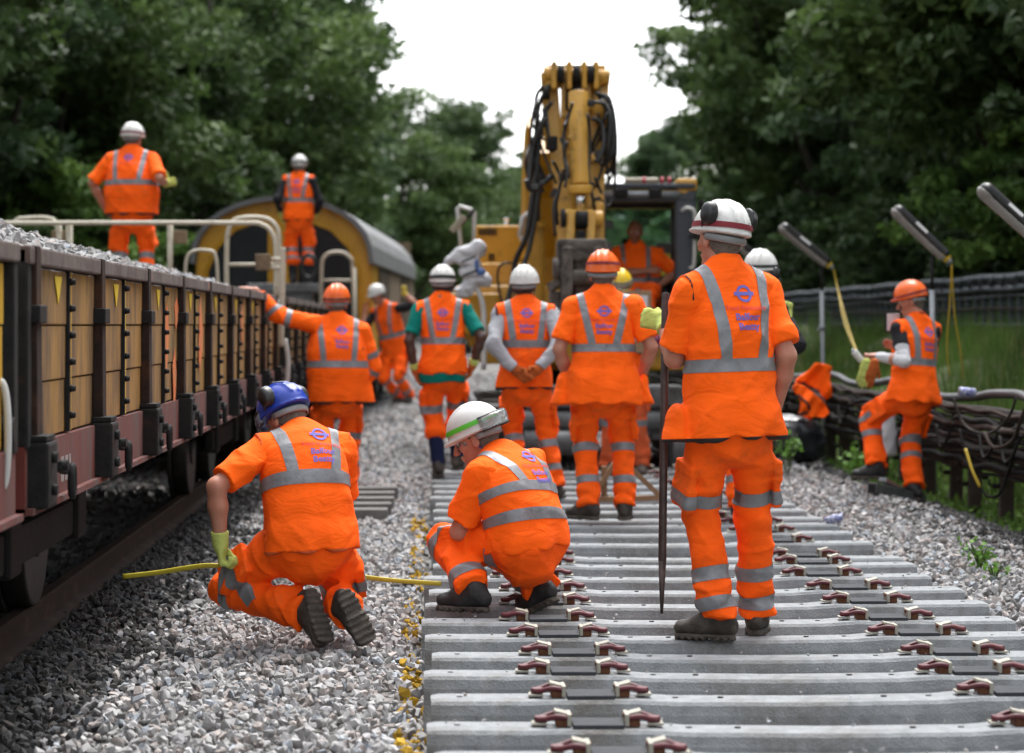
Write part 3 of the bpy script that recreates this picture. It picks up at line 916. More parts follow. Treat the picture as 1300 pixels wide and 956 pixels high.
    # ---- gloves
    for sd, nm in ((1, 'R'), (-1, 'L')):
        g = P.get('glove' + nm, P.get('gloves'))
        if g is None: continue
        w_, d_, pal_, ps_ = hands[sd]
        fg = Field(w_ - .22, w_ + .22, min(h, .006))
        for pr, k in hand_prims(w_, d_, pal_, sd, ps_, S * 1.04, 0.0035): fg.add(pr, k)
        bk = nrm(wr[sd] - el[sd])
        fg.add(P_loft(w_ + bk * .01, w_ - bk * .06, .036 * S, .042 * S), .012, cut=[(w_ - bk * .055, -bk)])
        fg.disp(wrinkles(seed + 77, .0015, (.03, .07)))
        gl, me_g = sd_obj('glove', fg, g, T, 1)
        if P.get('glovecuff'):
            pc = w_ - bk * .01
            gs = bisect_bands(me_g, [([(pc, bk)], lambda C, N: ((C - pc) @ bk) < 0)], .002)
            if gs[0]: poly_obj('cuff', gs[0][0], gs[0][1], P['glovecuff'], gl)
    # ---- boots
    for sd, nm in ((1, 'R'), (-1, 'L')):
        if P.get('noboots'): break
        ty = P.get('toe' + nm, py + 0.0); tp = P.get('tpitch' + nm, 0.0)     # toe yaw; pitch: toe down positive
        F_ = yawF(ty); R_ = yawR(ty); U_ = np.array([0, 0, 1.0])
        if P.get('footaxes' + nm): F_, U_ = [nrm(x) for x in P['footaxes' + nm]]; U_ = nrm(U_ - F_ * (U_ @ F_)); R_ = np.cross(F_, U_)
        else:
            a = math.radians(tp); F_, U_ = F_ * math.cos(a) - U_ * math.sin(a), U_ * math.cos(a) + F_ * math.sin(a)
        A = an[sd]; S2 = S * 1.02
        def q(x, y, z): return A + (R_ * x + F_ * y + U_ * z) * S2
        fb = Field(A - .27, A + .27, min(h, .007))
        bk = nrm(kn[sd] - an[sd])
        fb.add(P_loft(q(0, -.01, -.01), A + bk * .09, .050 * S2, .056 * S2), .02, cut=[(A + bk * .085, bk)])
        base = [(F_ * 0 + q(0, 0, -.085), -U_)]
        fb.add(P_loft(q(0, -.045, -.045), q(0, .06, -.052), (.037 * S2, .042 * S2), (.045 * S2, .040 * S2), R_), .03, cut=base)
        fb.add(P_loft(q(0, .05, -.052), q(0, .155, -.056), (.046 * S2, .040 * S2), (.044 * S2, .034 * S2), R_), .03, cut=base)
        fb.add(P_loft(q(0, .0, .0), q(0, .085, -.03), .046 * S2, .032 * S2), .03, cut=base)
        fb.disp(wrinkles(seed + 3 + sd, .0018, (.03, .08)))
        bt, _ = sd_obj('boot', fb, P.get('bootmat', M['boot']), T, 1)
        fo = Field(A - .27, A + .27, min(h, .0055))
        for (y0, y1, w0, w1) in ((-.062, .05, .038, .044), (.05, .165, .049, .046)):
            fo.add(P_loft(q(0, y0 + .02, -.088), q(0, y1 - .01, -.088), (w0 * S2 + .004, .03 * S2), (w1 * S2 + .004, .03 * S2), R_), .012, cut=[(q(0, 0, -.100), -U_), (q(0, 0, -.076), U_)])
        fo.disp(lambda x, y, z: .0035 * np.sign(np.sin(((x - A[0]) * F_[0] + (y - A[1]) * F_[1] + (z - A[2]) * F_[2]) * 6.283 / .030)) * ((((x - A[0]) * U_[0] + (y - A[1]) * U_[1] + (z - A[2]) * U_[2]) / S2) < -.088) + .006 * (np.abs(((x - A[0]) * F_[0] + (y - A[1]) * F_[1] + (z - A[2]) * F_[2]) / S2 - .035) < .018) * ((((x - A[0]) * U_[0] + (y - A[1]) * U_[1] + (z - A[2]) * U_[2]) / S2) < -.086))
        sd_obj('sole', fo, M['sole'], bt, 0)
    # ---- helmet
    if P.get('helmet'):
        hm = P['helmet']
        hh = min(h, .006)
        ctr = hp(0, -.008, .058)
        tilt = math.radians(P.get('htilt', 4.0))            # peak down, nape up is negative
        hF2 = hF * math.cos(tilt) + hU * math.sin(tilt); hU2 = hU * math.cos(tilt) - hF * math.sin(tilt); HB = np.array([hR, hF2, hU2])
        def hq(x, y, z): return ctr + (hR * x + hF2 * y + hU2 * z) * S
        fz = Field(ctr - .21 * S, ctr + .21 * S, hh)
        fz.add(P_ell(hq(0, 0, -.005), np.array([.114, .137, .128]) * S, HB), 0, cut=[(hq(0, 0, -.015), -hU2)])
        for xo, r in ((0, .012), (.035, .008), (-.035, .008)):      # ridges along the crown
            fz.add(P_ell(hq(xo, -.004, .0 + (.0 if xo == 0 else -.004)), np.array([r, .134, .130]) * S, HB), .012, cut=[(hq(0, 0, .035), -hU2)])
        fz.add(P_ell(hq(0, .006, -.018), np.array([.1185, .148, .012]) * S, HB), .010)
        fz.add(P_ell(hq(0, .098, -.020), np.array([.072, .070, .010]) * S, HB), .014)
        hel, me_h = sd_obj('helmet', fz, M[hm], T, 1)
        zb = P.get('napeband')
        mb = MB()                                             # nape strap below the rim
        pts = [hq(math.sin(a) * .096, -math.cos(a) * .112 - .002, -.040 - .008 * math.cos(a)) for a in np.linspace(-1.5, 1.5, 12)]
        mb.tube([Vector(p) for p in pts], .0155 * S, 8, flat=(.28, 1.0)); mb.build('nape_strap', M[zb] if zb else M['grey_band'], hel)
        if P.get('hatstrap'):
            s_m, z0, z1, sl_ = P['hatstrap']
            nn = nrm(hU2 + hF2 * sl_)
            p0, p1 = hq(0, 0, z0), hq(0, 0, z1)
            gs = bisect_bands(me_h, [([(p0, nn), (p1, nn)], lambda C, N: (((C - p0) @ nn) > 0) & (((C - p1) @ nn) < 0) & ((N @ hU2) < .9))], .0045)
            if gs[0]: poly_obj('lamp_strap', gs[0][0], gs[0][1], M[s_m], hel)
        if P.get('sticker'):
            p = hq(*P['sticker']); d_ = nrm(p - ctr); t_ = nrm(np.cross(d_, hU2)); b_ = np.cross(t_, d_)
            mb = MB(); mb.box(p, (.060, .045, .003), rot=Matrix([tuple(t_), tuple(b_), tuple(d_)]).transposed(), bevel=.001); mb.build('sticker', M['label_white'], hel)
        if P.get('lamp'):
            mb = MB(); c = hq(0, .135, .03)
            mb.cyl(c, c + Vector(hF2 * .045), .026, .028, 14, 0, bevel=.003); mb.build('headlamp', M['black_plastic'], hel)
        if P.get('muffs'):
            for sd in (1, -1):
                raised = P['muffs'] == 'up'
                mb = MB()
                c = hq(.118 * sd, -.015 if not raised else -.035, .052 if raised else -.045)
                fm = Field(c - .09, c + .09, .006)
                fm.add(P_ell(c, np.array([.030, .040, .052]) * S * .95, HB), 0)
                fm.add(P_ell(c - hR * sd * .016, np.array([.016, .046, .058]) * S * .95, HB), .006)
                m_, _ = sd_obj('ear_defender', fm, M['black_plastic'], hel, 1)
                mb.tube(smooth_pts([hq(.105 * sd, -.0, -.015), hq(.124 * sd, -.012, .015), Vector(c + hR * sd * .02)], 4), .005, 6)
                mb.build('arm', M['black_plastic'], m_)
        if P.get('goggles'):
            gz = P['goggles']      # height on the shell
            gb = -1 if P.get('gback') else 1; ge = .012 if gb < 0 else 0; pts = [hq(math.sin(a) * (.112 + ge), math.cos(a) * (.150 + ge) * gb, gz) for a in np.linspace(-1.25, 1.25, 14)]
            mb = MB(); mb.tube([Vector(p) for p in pts], .032 * S, 10, flat=(.30, 1.0)); g_ = mb.build('goggles', M['clear'], hel)
            mb = MB()
            mb.tube([Vector(p - hU2 * .031) for p in pts], .0055, 6); mb.tube([Vector(p + hU2 * .031) for p in pts], .0055, 6)
            mb.build('frame', M['black_plastic'], g_)
        if P.get('glasses'):
            mb = MB()
            pts = [hp(math.sin(a) * .074, math.cos(a) * .112 - .012, .016) for a in np.linspace(-1.1, 1.1, 12)]
            mb.tube([Vector(p) for p in pts], .020 * S, 8, flat=(.15, 1.0)); mb.build('safety_glasses', M['clear'], T)
        if P.get('cord'):
            mb = MB()
            pts = [hp(-.083, .0, -.005), hp(-.07, -.05, -.07), hp(-.02, -.085, -.10), hp(.03, -.09, -.105), hp(.075, -.04, -.06), hp(.083, .0, -.005)]
            mb.tube(smooth_pts([Vector(p) for p in pts], 5), .0032, 6); mb.build('neck_cord', M[P['cord']], T)
    for a, b in (('sh', sh), ('el', el), ('wr', wr), ('kn', kn), ('an', an)): P['_' + a] = b
    P['_spine'] = spine; P['_side'] = side; P['_hands'] = hands; P['_hp'] = hp; P['_T'] = T
    return T
# ------------------------------------------------------------------ the ground
def lerp_tab(x, tab):
    xs = [t[0] for t in tab]; ys = [t[1] for t in tab]
    return np.interp(x, xs, ys)
PROF = [(-400, 9.0), (-60, 9.0), (-30, 6.0), (-14, 3.2), (-9, 1.3), (-6.0, -0.05), (-5.2, -.30), (-4.4, -.28), (-3.9, -.20), (-1.2, -.19), (-.9, -.175), (-.05, -.175), (.0, -.22), (2.62, -.22),
        (2.68, -.14), (3.0, -.06), (3.5, -.05), (4.0, -.16), (4.4, -.22), (5.2, .16), (7.2, 1.05), (8.2, 1.25), (10, 1.9), (15, 4.2), (30, 7.0), (60, 9.0), (400, 9.0)]
def curve_x(Y):
    """the line bends gently to the right far down the cutting"""
    return np.where(Y > 45, 0.0011 * (Y - 45) ** 2, 0.0)
def ground_z(X, Y):
    return lerp_tab(X - curve_x(Y), PROF)

def mat_ground():
    m, nt, b = _new('ground_soil')
    tc = _n(nt, 'ShaderNodeTexCoord'); sp = _n(nt, 'ShaderNodeSeparateXYZ'); nt.links.new(tc.outputs['Object'], sp.inputs[0])
    n1 = _n(nt, 'ShaderNodeTexNoise'); n1.inputs['Scale'].default_value = 1.3; n1.inputs['Detail'].default_value = 8
    nt.links.new(tc.outputs['Object'], n1.inputs['Vector'])
    n2 = _n(nt, 'ShaderNodeTexVoronoi'); n2.inputs['Scale'].default_value = 26.0
    nt.links.new(tc.outputs['Object'], n2.inputs['Vector'])
    # stones tone
    cr = _n(nt, 'ShaderNodeValToRGB'); cr.color_ramp.elements[0].color = (0.06, .056, .052, 1); cr.color_ramp.elements[1].color = (0.20, .19, .18, 1)
    nt.links.new(n2.outputs['Color'], cr.inputs['Fac'])
    cg = _n(nt, 'ShaderNodeValToRGB'); cg.color_ramp.elements[0].position = .35; cg.color_ramp.elements[1].position = .7
    cg.color_ramp.elements[0].color = (.05, .045, .025, 1); cg.color_ramp.elements[1].color = (.08, .12, .035, 1)
    nt.links.new(n1.outputs['Fac'], cg.inputs['Fac'])
    a = _n(nt, 'ShaderNodeMath', operation='GREATER_THAN'); a.inputs[1].default_value = 4.0
    w = _n(nt, 'ShaderNodeMath', operation='MULTIPLY_ADD'); w.inputs[1].default_value = 1.0
    nt.links.new(n1.outputs['Fac'], w.inputs[0]); nt.links.new(sp.outputs['X'], w.inputs[2]); nt.links.new(w.outputs[0], a.inputs[0])
    c = _n(nt, 'ShaderNodeMath', operation='LESS_THAN'); c.inputs[1].default_value = -5.2; nt.links.new(sp.outputs['X'], c.inputs[0])
    mx = _n(nt, 'ShaderNodeMath', operation='MAXIMUM'); nt.links.new(a.outputs[0], mx.inputs[0]); nt.links.new(c.outputs[0], mx.inputs[1])
    mix = _n(nt, 'ShaderNodeMix', data_type='RGBA'); nt.links.new(mx.outputs[0], mix.inputs['Factor']); nt.links.new(cr.outputs[0], mix.inputs['A']); nt.links.new(cg.outputs[0], mix.inputs['B'])
    nt.links.new(mix.outputs['Result'], b.inputs['Base Color']); b.inputs['Roughness'].default_value = .95
    bp = _n(nt, 'ShaderNodeBump'); bp.inputs['Strength'].default_value = .8; bp.inputs['Distance'].default_value = .03
    nt.links.new(n2.outputs['Distance'], bp.inputs['Height']); nt.links.new(bp.outputs[0], b.inputs['Normal'])
    return m

def build_ground():
    xs = np.unique(np.concatenate([np.array([p[0] for p in PROF]), np.linspace(-14, 15, 59), [-200, -100, -45, -20, 20, 45, 100, 200]]))
    ys = np.unique(np.concatenate([[-60, -20, -5, 0], np.linspace(4, 60, 57), np.linspace(64, 180, 30), [220, 300, 450, 700]]))
    XX, YY = np.meshgrid(xs, ys, indexing='ij')
    cx = curve_x(YY) ; XX2 = XX + cx
    ZZ = lerp_tab(XX, PROF)
    rough = np.where((XX < -6) | (XX > 5), 1, 0) * 0.15 * (np.sin(XX * 1.7 + YY * .6) + np.sin(YY * 1.1 - XX * .8))
    V = np.stack([XX2, YY, ZZ + rough * (np.abs(XX) < 60)], -1).reshape(-1, 3)
    ny = len(ys); F = []
    i, j = np.meshgrid(np.arange(len(xs) - 1), np.arange(ny - 1), indexing='ij')
    a = (i * ny + j).ravel(); F = np.stack([a, a + ny, a + ny + 1, a + 1], 1)
    me = np_mesh('ground', V, F)
    o = mesh_obj('ground', me, mat_ground()); tag(o, 'railway cutting floor and banks under the ballast and grass', kind='structure')

# ------------------------------------------------------------------ loose stones
def mat_tint(name, rough=.9, spec=.3, transl=0.0, bump=0.0, hue=None):
    m, nt, b = _new(name)
    at = _n(nt, 'ShaderNodeAttribute', attribute_name='tint')
    b.inputs['Roughness'].default_value = rough; b.inputs['Specular IOR Level'].default_value = spec
    out = at.outputs['Color']
    if bump > 0:
        tc = _n(nt, 'ShaderNodeTexCoord'); nz = _n(nt, 'ShaderNodeTexNoise'); nz.inputs['Scale'].default_value = 55.0; nz.inputs['Detail'].default_value = 4
        nt.links.new(tc.outputs['Object'], nz.inputs['Vector'])
        mr = _n(nt, 'ShaderNodeMapRange'); mr.inputs['To Min'].default_value = .62; mr.inputs['To Max'].default_value = 1.3
        nt.links.new(nz.outputs['Fac'], mr.inputs['Value'])
        mx = _n(nt, 'ShaderNodeVectorMath', operation='SCALE'); nt.links.new(out, mx.inputs[0]); nt.links.new(mr.outputs[0], mx.inputs['Scale']); out = mx.outputs[0]
        bp = _n(nt, 'ShaderNodeBump'); bp.inputs['Strength'].default_value = bump; bp.inputs['Distance'].default_value = .006
        nt.links.new(nz.outputs['Fac'], bp.inputs['Height']); nt.links.new(bp.outputs[0], b.inputs['Normal'])
    nt.links.new(out, b.inputs['Base Color'])
    if transl > 0:
        tr = _n(nt, 'ShaderNodeBsdfTranslucent'); nt.links.new(out, tr.inputs['Color'])
        ms = _n(nt, 'ShaderNodeMixShader'); ms.inputs[0].default_value = transl
        nt.links.new(b.outputs[0], ms.inputs[1]); nt.links.new(tr.outputs[0], ms.inputs[2])
        nt.links.new(ms.outputs[0], nt.nodes['Material Output'].inputs['Surface'])
    return m

def stone_templates(n=14):
    out = []
    rg = np.random.default_rng(3)
    for _ in range(n):
        bm = bmesh.new()
        m = rg.integers(11, 16)
        p = rg.normal(size=(m, 3)); p /= np.linalg.norm(p, axis=1)[:, None]
        p *= rg.uniform(.8, 1.05, size=(m, 1)); p *= np.array([1.0, rg.uniform(.65, .95), rg.uniform(.55, .8)])
        for q in p: bm.verts.new(q)
        r = bmesh.ops.convex_hull(bm, input=bm.verts[:])
        for v in [v for v in bm.verts if not v.link_faces]: bm.verts.remove(v)
        bmesh.ops.triangulate(bm, faces=bm.faces[:]); bm.verts.index_update()
        out.append((np.array([v.co[:] for v in bm.verts]), np.array([[v.index for v in f.verts] for f in bm.faces])))
        bm.free()
    return out

def scatter(name, pts, sizes, tints, templates, mat, flat=True, rg=None, upright=False):
    """one mesh of many small shapes"""
    rg = rg or np.random.default_rng(5)
    n = len(pts); which = rg.integers(0, len(templates), n)
    Vs = []; Fs = []; Cs = []; base = 0
    for t, (tv, tf) in enumerate(templates):
        idx = np.nonzero(which == t)[0]
        if len(idx) == 0: continue
        k = len(idx)
        if upright:
            a = rg.uniform(0, 2 * np.pi, k); R = np.zeros((k, 3, 3)); R[:, 0, 0] = np.cos(a); R[:, 0, 1] = -np.sin(a); R[:, 1, 0] = np.sin(a); R[:, 1, 1] = np.cos(a); R[:, 2, 2] = 1
        else:
            q = rg.normal(size=(k, 4)); q /= np.linalg.norm(q, axis=1)[:, None]; w, x, y, z = q.T
            R = np.stack([1 - 2 * (y * y + z * z), 2 * (x * y - z * w), 2 * (x * z + y * w), 2 * (x * y + z * w), 1 - 2 * (x * x + z * z), 2 * (y * z - x * w), 2 * (x * z - y * w), 2 * (y * z + x * w), 1 - 2 * (x * x + y * y)], 1).reshape(k, 3, 3)
        V = np.einsum('kij,vj->kvi', R, tv) * sizes[idx][:, None, None] + pts[idx][:, None, :]
        F = tf[None] + (base + np.arange(k) * len(tv))[:, None, None]
        Vs.append(V.reshape(-1, 3)); Fs.append(F.reshape(-1, tf.shape[1])); Cs.append(np.repeat(tints[idx], len(tv), axis=0)); base += k * len(tv)
    V = np.concatenate(Vs); F = np.concatenate(Fs); C = np.concatenate(Cs)
    me = np_mesh(name, V, F, smooth=not flat)
    at = me.color_attributes.new('tint', 'FLOAT_COLOR', 'POINT')
    at.data.foreach_set('color', np.concatenate([C, np.ones((len(C), 1))], 1).astype(np.float32).ravel())
    return mesh_obj(name, me, mat)

def vnoise(x, y, s, seed=0):
    rg = np.random.default_rng(seed); o = 0
    for i in range(5):
        a, b = rg.normal(size=2) * s * (1 + i * .6); p = rg.uniform(0, 6.28); o = o + np.sin(a * x + b * y + p + 1.3 * np.sin(b * x * .7 - a * y * .6 + p)) / (1 + i * .4)
    return o / 2.6

def stone_tint(rg, n, kind):
    g = rg.uniform(0, 1, n)
    if kind == 'fresh': base = .185 + .24 * g
    else: base = .028 + .055 * g
    c = np.stack([base * 1.0, base * .98, base * .975], 1)
    pink = rg.uniform(0, 1, n) < .25
    c[pink] *= np.array([1.04, .95, .90])
    blue = rg.uniform(0, 1, n) < .15
    c[blue] *= np.array([.88, .96, 1.05])
    return c

def build_ballast():
    T = stone_templates(); mat = mat_tint('ballast_stone', .9, .25, bump=.35)
    rg = np.random.default_rng(21)
    P, S_, C = [], [], []
    def area(x0, x1, y0, y1, dens, size, layers=1.0, zoff=0.0, zf=None):
        n = int((x1 - x0) * (y1 - y0) * dens)
        x = rg.uniform(x0, x1, n); y = rg.uniform(y0, y1, n)
        z = (ground_z(x, y) if zf is None else zf(x, y)) + zoff + rg.uniform(-.012, .030, n) * size / .024 + .012 * vnoise(x, y, 3.2, 4)
        return x, y, z, size * rg.uniform(.6, 1.35, n)
    sets = []
    # cess between the old track and the new sleepers, right-hand shoulder, bed between and beyond the sleepers
    for (y0, y1, dens, sz) in ((5.4, 12, 950, .0265), (12, 18, 800, .028), (18, 28, 560, .031), (28, 45, 240, .046), (45, 80, 60, .09)):
        sets.append(area(-2.2, -.02, y0, y1, dens, sz, zoff=.005))
    for (y0, y1, dens, sz) in ((8, 15, 800, .028), (15, 22, 700, .032), (22, 32, 360, .040), (32, 60, 110, .07)):
        sets.append(area(2.64, 4.35, y0, y1, dens, sz))
    for (y0, y1, dens, sz) in ((5.4, 12, 260, .03), (12, 22.5, 160, .03), (22.5, 34, 300, .036), (34, 70, 70, .08)):
        sets.append(area(0.0, 2.66, y0, y1, dens, sz))
    for (y0, y1, dens, sz) in ((6, 14, 240, .03), (14, 30, 100, .04)):
        sets.append(area(-4.6, -2.2, y0, y1, dens, sz))
    ns = 260; ysl = np.array([6.7, 7.28, 7.88, 8.46, 9.03, 9.53, 10.10, 10.68, 11.25, 11.85, 12.5, 13.1, 13.6, 14.4])
    sets.append((rg.uniform(.03, 2.58, ns), rg.choice(ysl, ns) + rg.uniform(-.08, .08, ns), rg.uniform(.0, .004, ns), rg.uniform(.003, .011, ns)))
    x = np.concatenate([s[0] for s in sets]); y = np.concatenate([s[1] for s in sets]); z = np.concatenate([s[2] for s in sets]); r = np.concatenate([s[3] for s in sets])
    x = x + curve_x(y)
    fresh = stone_tint(rg, len(x), 'fresh'); dirty = stone_tint(rg, len(x), 'dirty')
    edge = -1.24 + .16 * vnoise(x, y, 1.6, 8) + rg.normal(0, .10, len(x))
    d = (x < edge) & (y < 70)
    edge2 = 3.62 + .2 * vnoise(x, y, 1.1, 9) + rg.normal(0, .16, len(x))
    d2 = x > edge2
    C = np.where((d | d2)[:, None], dirty, fresh)
    mid = (x > 3.1) & ~d2; C[mid] *= .8
    pt = (x > -.10) & (x < .02) & (y > 8.0) & (y < 19) & (rg.uniform(0, 1, len(x)) < .35 + .4 * vnoise(x, y, 2.5, 5))
    C[pt] = np.array([.40, .24, .02]) * rg.uniform(.6, 1.1, (pt.sum(), 1))
    o = scatter('ballast', np.stack([x, y, z], 1), r, C, T, mat, rg=rg)
    tag(o, 'pale crushed stone ballast spread beside and between the sleepers', 'ballast', kind='stuff')
    # loads in the wagons
    for nm, (y0, y1, zc, dens, sz, lab) in {'a': (8.5, 21.5, 1.83, 560, .034, 'grey crushed stone heaped in the nearest wooden sided wagon'), 'b': (23.6, 33.6, 1.62, 200, .055, 'crushed stone lying in the farther wagon under the standing men')}.items():
        n = int((y1 - y0) * 2.3 * dens); xx = rg.uniform(-3.78, -1.43, n); yy = rg.uniform(y0, y1, n)
        def hz(xx, yy):
            u = 1 - np.abs((xx + 2.6) / 1.19)
            e = np.clip((yy - y0) / .8, 0, 1) * np.clip((y1 - yy) / 1.5, 0, 1)
            return 1.50 + (zc - 1.50) * np.clip(u, 0, 1) ** .75 * e * (1 + .22 * vnoise(xx, yy, 1.0, 3)) * (1 if nm == 'b' else (1.12 - .018 * (yy - y0)))
        zz = hz(xx, yy) + rg.uniform(-.02, .03, n)
        c = stone_tint(rg, n, 'fresh') * .85
        o = scatter('ballast_load', np.stack([xx, yy, zz], 1), sz * rg.uniform(.6, 1.3, n), c, T, mat, rg=rg)
        tag(o, lab, 'ballast', kind='stuff')
        # the body of the heap under the loose stones
        gx = np.linspace(-3.8, -1.40, 14); gy = np.linspace(y0 - .1, y1 + .1, 60); GX, GY = np.meshgrid(gx, gy, indexing='ij')
        V = np.stack([GX, GY, hz(GX, GY) - .015], -1).reshape(-1, 3)
        i, j = np.meshgrid(np.arange(13), np.arange(59), indexing='ij'); a = (i * 60 + j).ravel(); F = np.stack([a, a + 60, a + 61, a + 1], 1)
        core = mesh_obj('heap_core', np_mesh('heap_core', V, F), M['heap'], o)

# ------------------------------------------------------------------ grass and weeds
def build_grass():
    rg = np.random.default_rng(31)
    blades = []
    for k in range(6):
        w = .012; h = 1.0; b = rg.uniform(.15, .5)
        blades.append((np.array([(-w, 0, 0), (w, 0, 0), (w * .8, b * .25, .5), (-w * .8, b * .25, .5), (0.001, b, h), (-.001, b, h)]), np.array([(0, 1, 2, 3), (3, 2, 4, 5)])))
    mat = mat_tint('grass_blade', .8, .2, .3)
    def field(x0, x1, y0, y1, dens, hs):
        n = int((x1 - x0) * (y1 - y0) * dens); x = rg.uniform(x0, x1, n); y = rg.uniform(y0, y1, n)
        return x, y, hs * rg.uniform(.5, 1.3, n) * (1 + .4 * vnoise(x, y, 1.1, 12))
    S_ = [field(4.5, 8.2, 13, 24, 900, .30), field(4.5, 8.4, 24, 40, 420, .36), field(4.5, 9, 40, 75, 60, .5), field(4.15, 4.6, 13, 24, 300, .13),
          field(-8, -5.6, 20, 60, 120, .5), field(4.3, 5.2, 9, 13, 300, .2)]
    x = np.concatenate([s[0] for s in S_]); y = np.concatenate([s[1] for s in S_]); h = np.concatenate([s[2] for s in S_])
    xw = x + curve_x(y); z = ground_z(xw, y) - .02
    g = rg.uniform(0, 1, len(x)); br = .6 + .5 * vnoise(x, y, .9, 14)
    c = np.stack([.095 + .06 * g, .185 + .10 * g, .035 + .016 * g], 1) * br[:, None].clip(.3, 1.3)
    dry = rg.uniform(0, 1, len(x)) < .10; c[dry] = np.array([.24, .21, .10]) * rg.uniform(.6, 1.1, (dry.sum(), 1))
    o = scatter('grass', np.stack([xw, y, z], 1), h, c, blades, mat, flat=False, rg=rg, upright=True)
    # blade width does not shrink with height: fine, taller tufts read wider
    tag(o, 'rough green grass on the bank between cable run and fence', 'grass', kind='stuff')
    # creeping leafy cover round the cable posts
    leaf = [(np.array([(0, 0, 0), (.4, .5, .12), (0, 1, .05), (-.4, .5, .12)]), np.array([(0, 1, 2, 3)])), (np.array([(0, 0, 0), (.3, .4, -.1), (0, 1, .1), (-.3, .4, .1)]), np.array([(0, 1, 2, 3)]))]
    n = 15000; x = 4.0 + rg.gamma(2.2, .17, n); y = rg.uniform(10, 34, n)
    keep = (vnoise(x, y, 1.4, 17) + .2 > rg.uniform(-.6, .7, n)) & (x > 3.75); x, y = x[keep], y[keep]; n = len(x)
    z = ground_z(x, y) + rg.uniform(0, .20, n) * np.clip((x - 3.7), .15, 1)
    g = rg.uniform(0, 1, n); c = np.stack([.07 + .07 * g, .13 + .12 * g, .03 + .02 * g], 1)
    o = scatter('ground_cover', np.stack([x, y, z], 1), .05 * rg.uniform(.5, 1.4, n), c, leaf, mat, flat=False, rg=rg)
    tag(o, 'low green weeds spreading round the feet of the cable posts', 'weeds', kind='stuff')

def weed(loc, h, label, seed, dens=70):
    rg = np.random.default_rng(seed); T = empty('weed', loc, label, 'weed')
    mb = MB(); pts = []
    for k in range(7):
        a = rg.uniform(0, 6.28); l = h * rg.uniform(.6, 1.1); e = Vector((math.cos(a) * l * .45, math.sin(a) * l * .45, l))
        mb.tube(smooth_pts([Vector((0, 0, 0)), e * .5 + Vector((0, 0, l * .15)), e], 3), [.004] * 7, 5)
        for t in np.linspace(.3, 1, dens // 7): pts.append(e * t + Vector((0, 0, l * .15 * math.sin(3.14 * t))) + Vector(rg.normal(0, .03, 3)))
    mb.build('stem', M['stem'], T)
    leaf = [(np.array([(0, 0, 0), (.4, .5, .12), (0, 1, .05), (-.4, .5, .12)]), np.array([(0, 1, 2, 3)]))]
    P = np.array([p[:] for p in pts]); g = rg.uniform(0, 1, len(P)); c = np.stack([.06 + .07 * g, .14 + .13 * g, .02 + .02 * g], 1)
    o = scatter('leaves', P, min(.055, .02 + h * .12) * rg.uniform(.6, 1.3, len(P)), c, leaf, M['leaf'], flat=False, rg=rg); o.parent = T
    return T

# ------------------------------------------------------------------ trees
def crown_mesh(name, seed, R, H, nclump, nleaf, leaf, col, lobes=9):
    """leaf sized faces in clumps through a lobed crown, origin at the crown's foot"""
    rg = np.random.default_rng(seed)
    lc = []; 
    for k in range(lobes):
        a = rg.uniform(0, 6.28); zz = rg.uniform(.12, .88); rr = R * rg.uniform(.25, .72) * math.sin(math.pi * min(.95, zz * .9 + .12)) 
        lc.append((math.cos(a) * rr, math.sin(a) * rr, zz * H, R * rg.uniform(.30, .52)))
    lc.append((0, 0, H * .8, R * .45)); lc.append((0, 0, H * .45, R * .6))
    P = []; B = []
    per = max(1, nclump // len(lc))
    for (x, y, z, r) in lc:
        for _ in range(per):
            v = rg.normal(size=3); v /= np.linalg.norm(v)
            q = r * rg.uniform(.62, 1.08); c = np.array([x, y, z]) + v * q * np.array([1, 1, .85])
            tone = rg.uniform(.55, 1.25)
            cr = R * rg.uniform(.09, .17); m = nleaf
            u = rg.normal(size=(m, 3)); u /= np.linalg.norm(u, axis=1)[:, None]
            p = c + u * cr * rg.uniform(.2, 1.0, (m, 1)) ** .6 * np.array([1.15, 1.15, .6])
            P.append(p); B.append(np.full(m, tone))
    P = np.concatenate(P); B = np.concatenate(B); keep = P[:, 2] > -.2; P, B = P[keep], B[keep]
    n = len(P)
    # leaf quads
    nr = rg.normal(size=(n, 3)) + np.array([0, 0, .8]); nr /= np.linalg.norm(nr, axis=1)[:, None]
    t = rg.normal(size=(n, 3)); t -= nr * (t * nr).sum(1)[:, None]; t /= np.linalg.norm(t, axis=1)[:, None]; b = np.cross(nr, t)
    s = leaf * rg.uniform(.6, 1.3, n)[:, None]
    V = np.stack([P - t * s, P - b * s * .45 + nr * s * .12, P + t * s, P + b * s * .45 + nr * s * .12], 1).reshape(-1, 3)
    F = np.arange(4 * n).reshape(n, 4)
    me = np_mesh(name, V, F, smooth=False)
    g = rg.uniform(.7, 1.25, n) * B * .88
    c = np.array(col)[None] * g[:, None] * np.stack([1 + .25 * (B - .8), np.ones(n), np.ones(n)], 1)
    c4 = np.repeat(np.concatenate([c, np.ones((n, 1))], 1), 4, axis=0).astype(np.float32)
    at = me.color_attributes.new('tint', 'FLOAT_COLOR', 'POINT'); at.data.foreach_set('color', c4.ravel())
    return me, lc

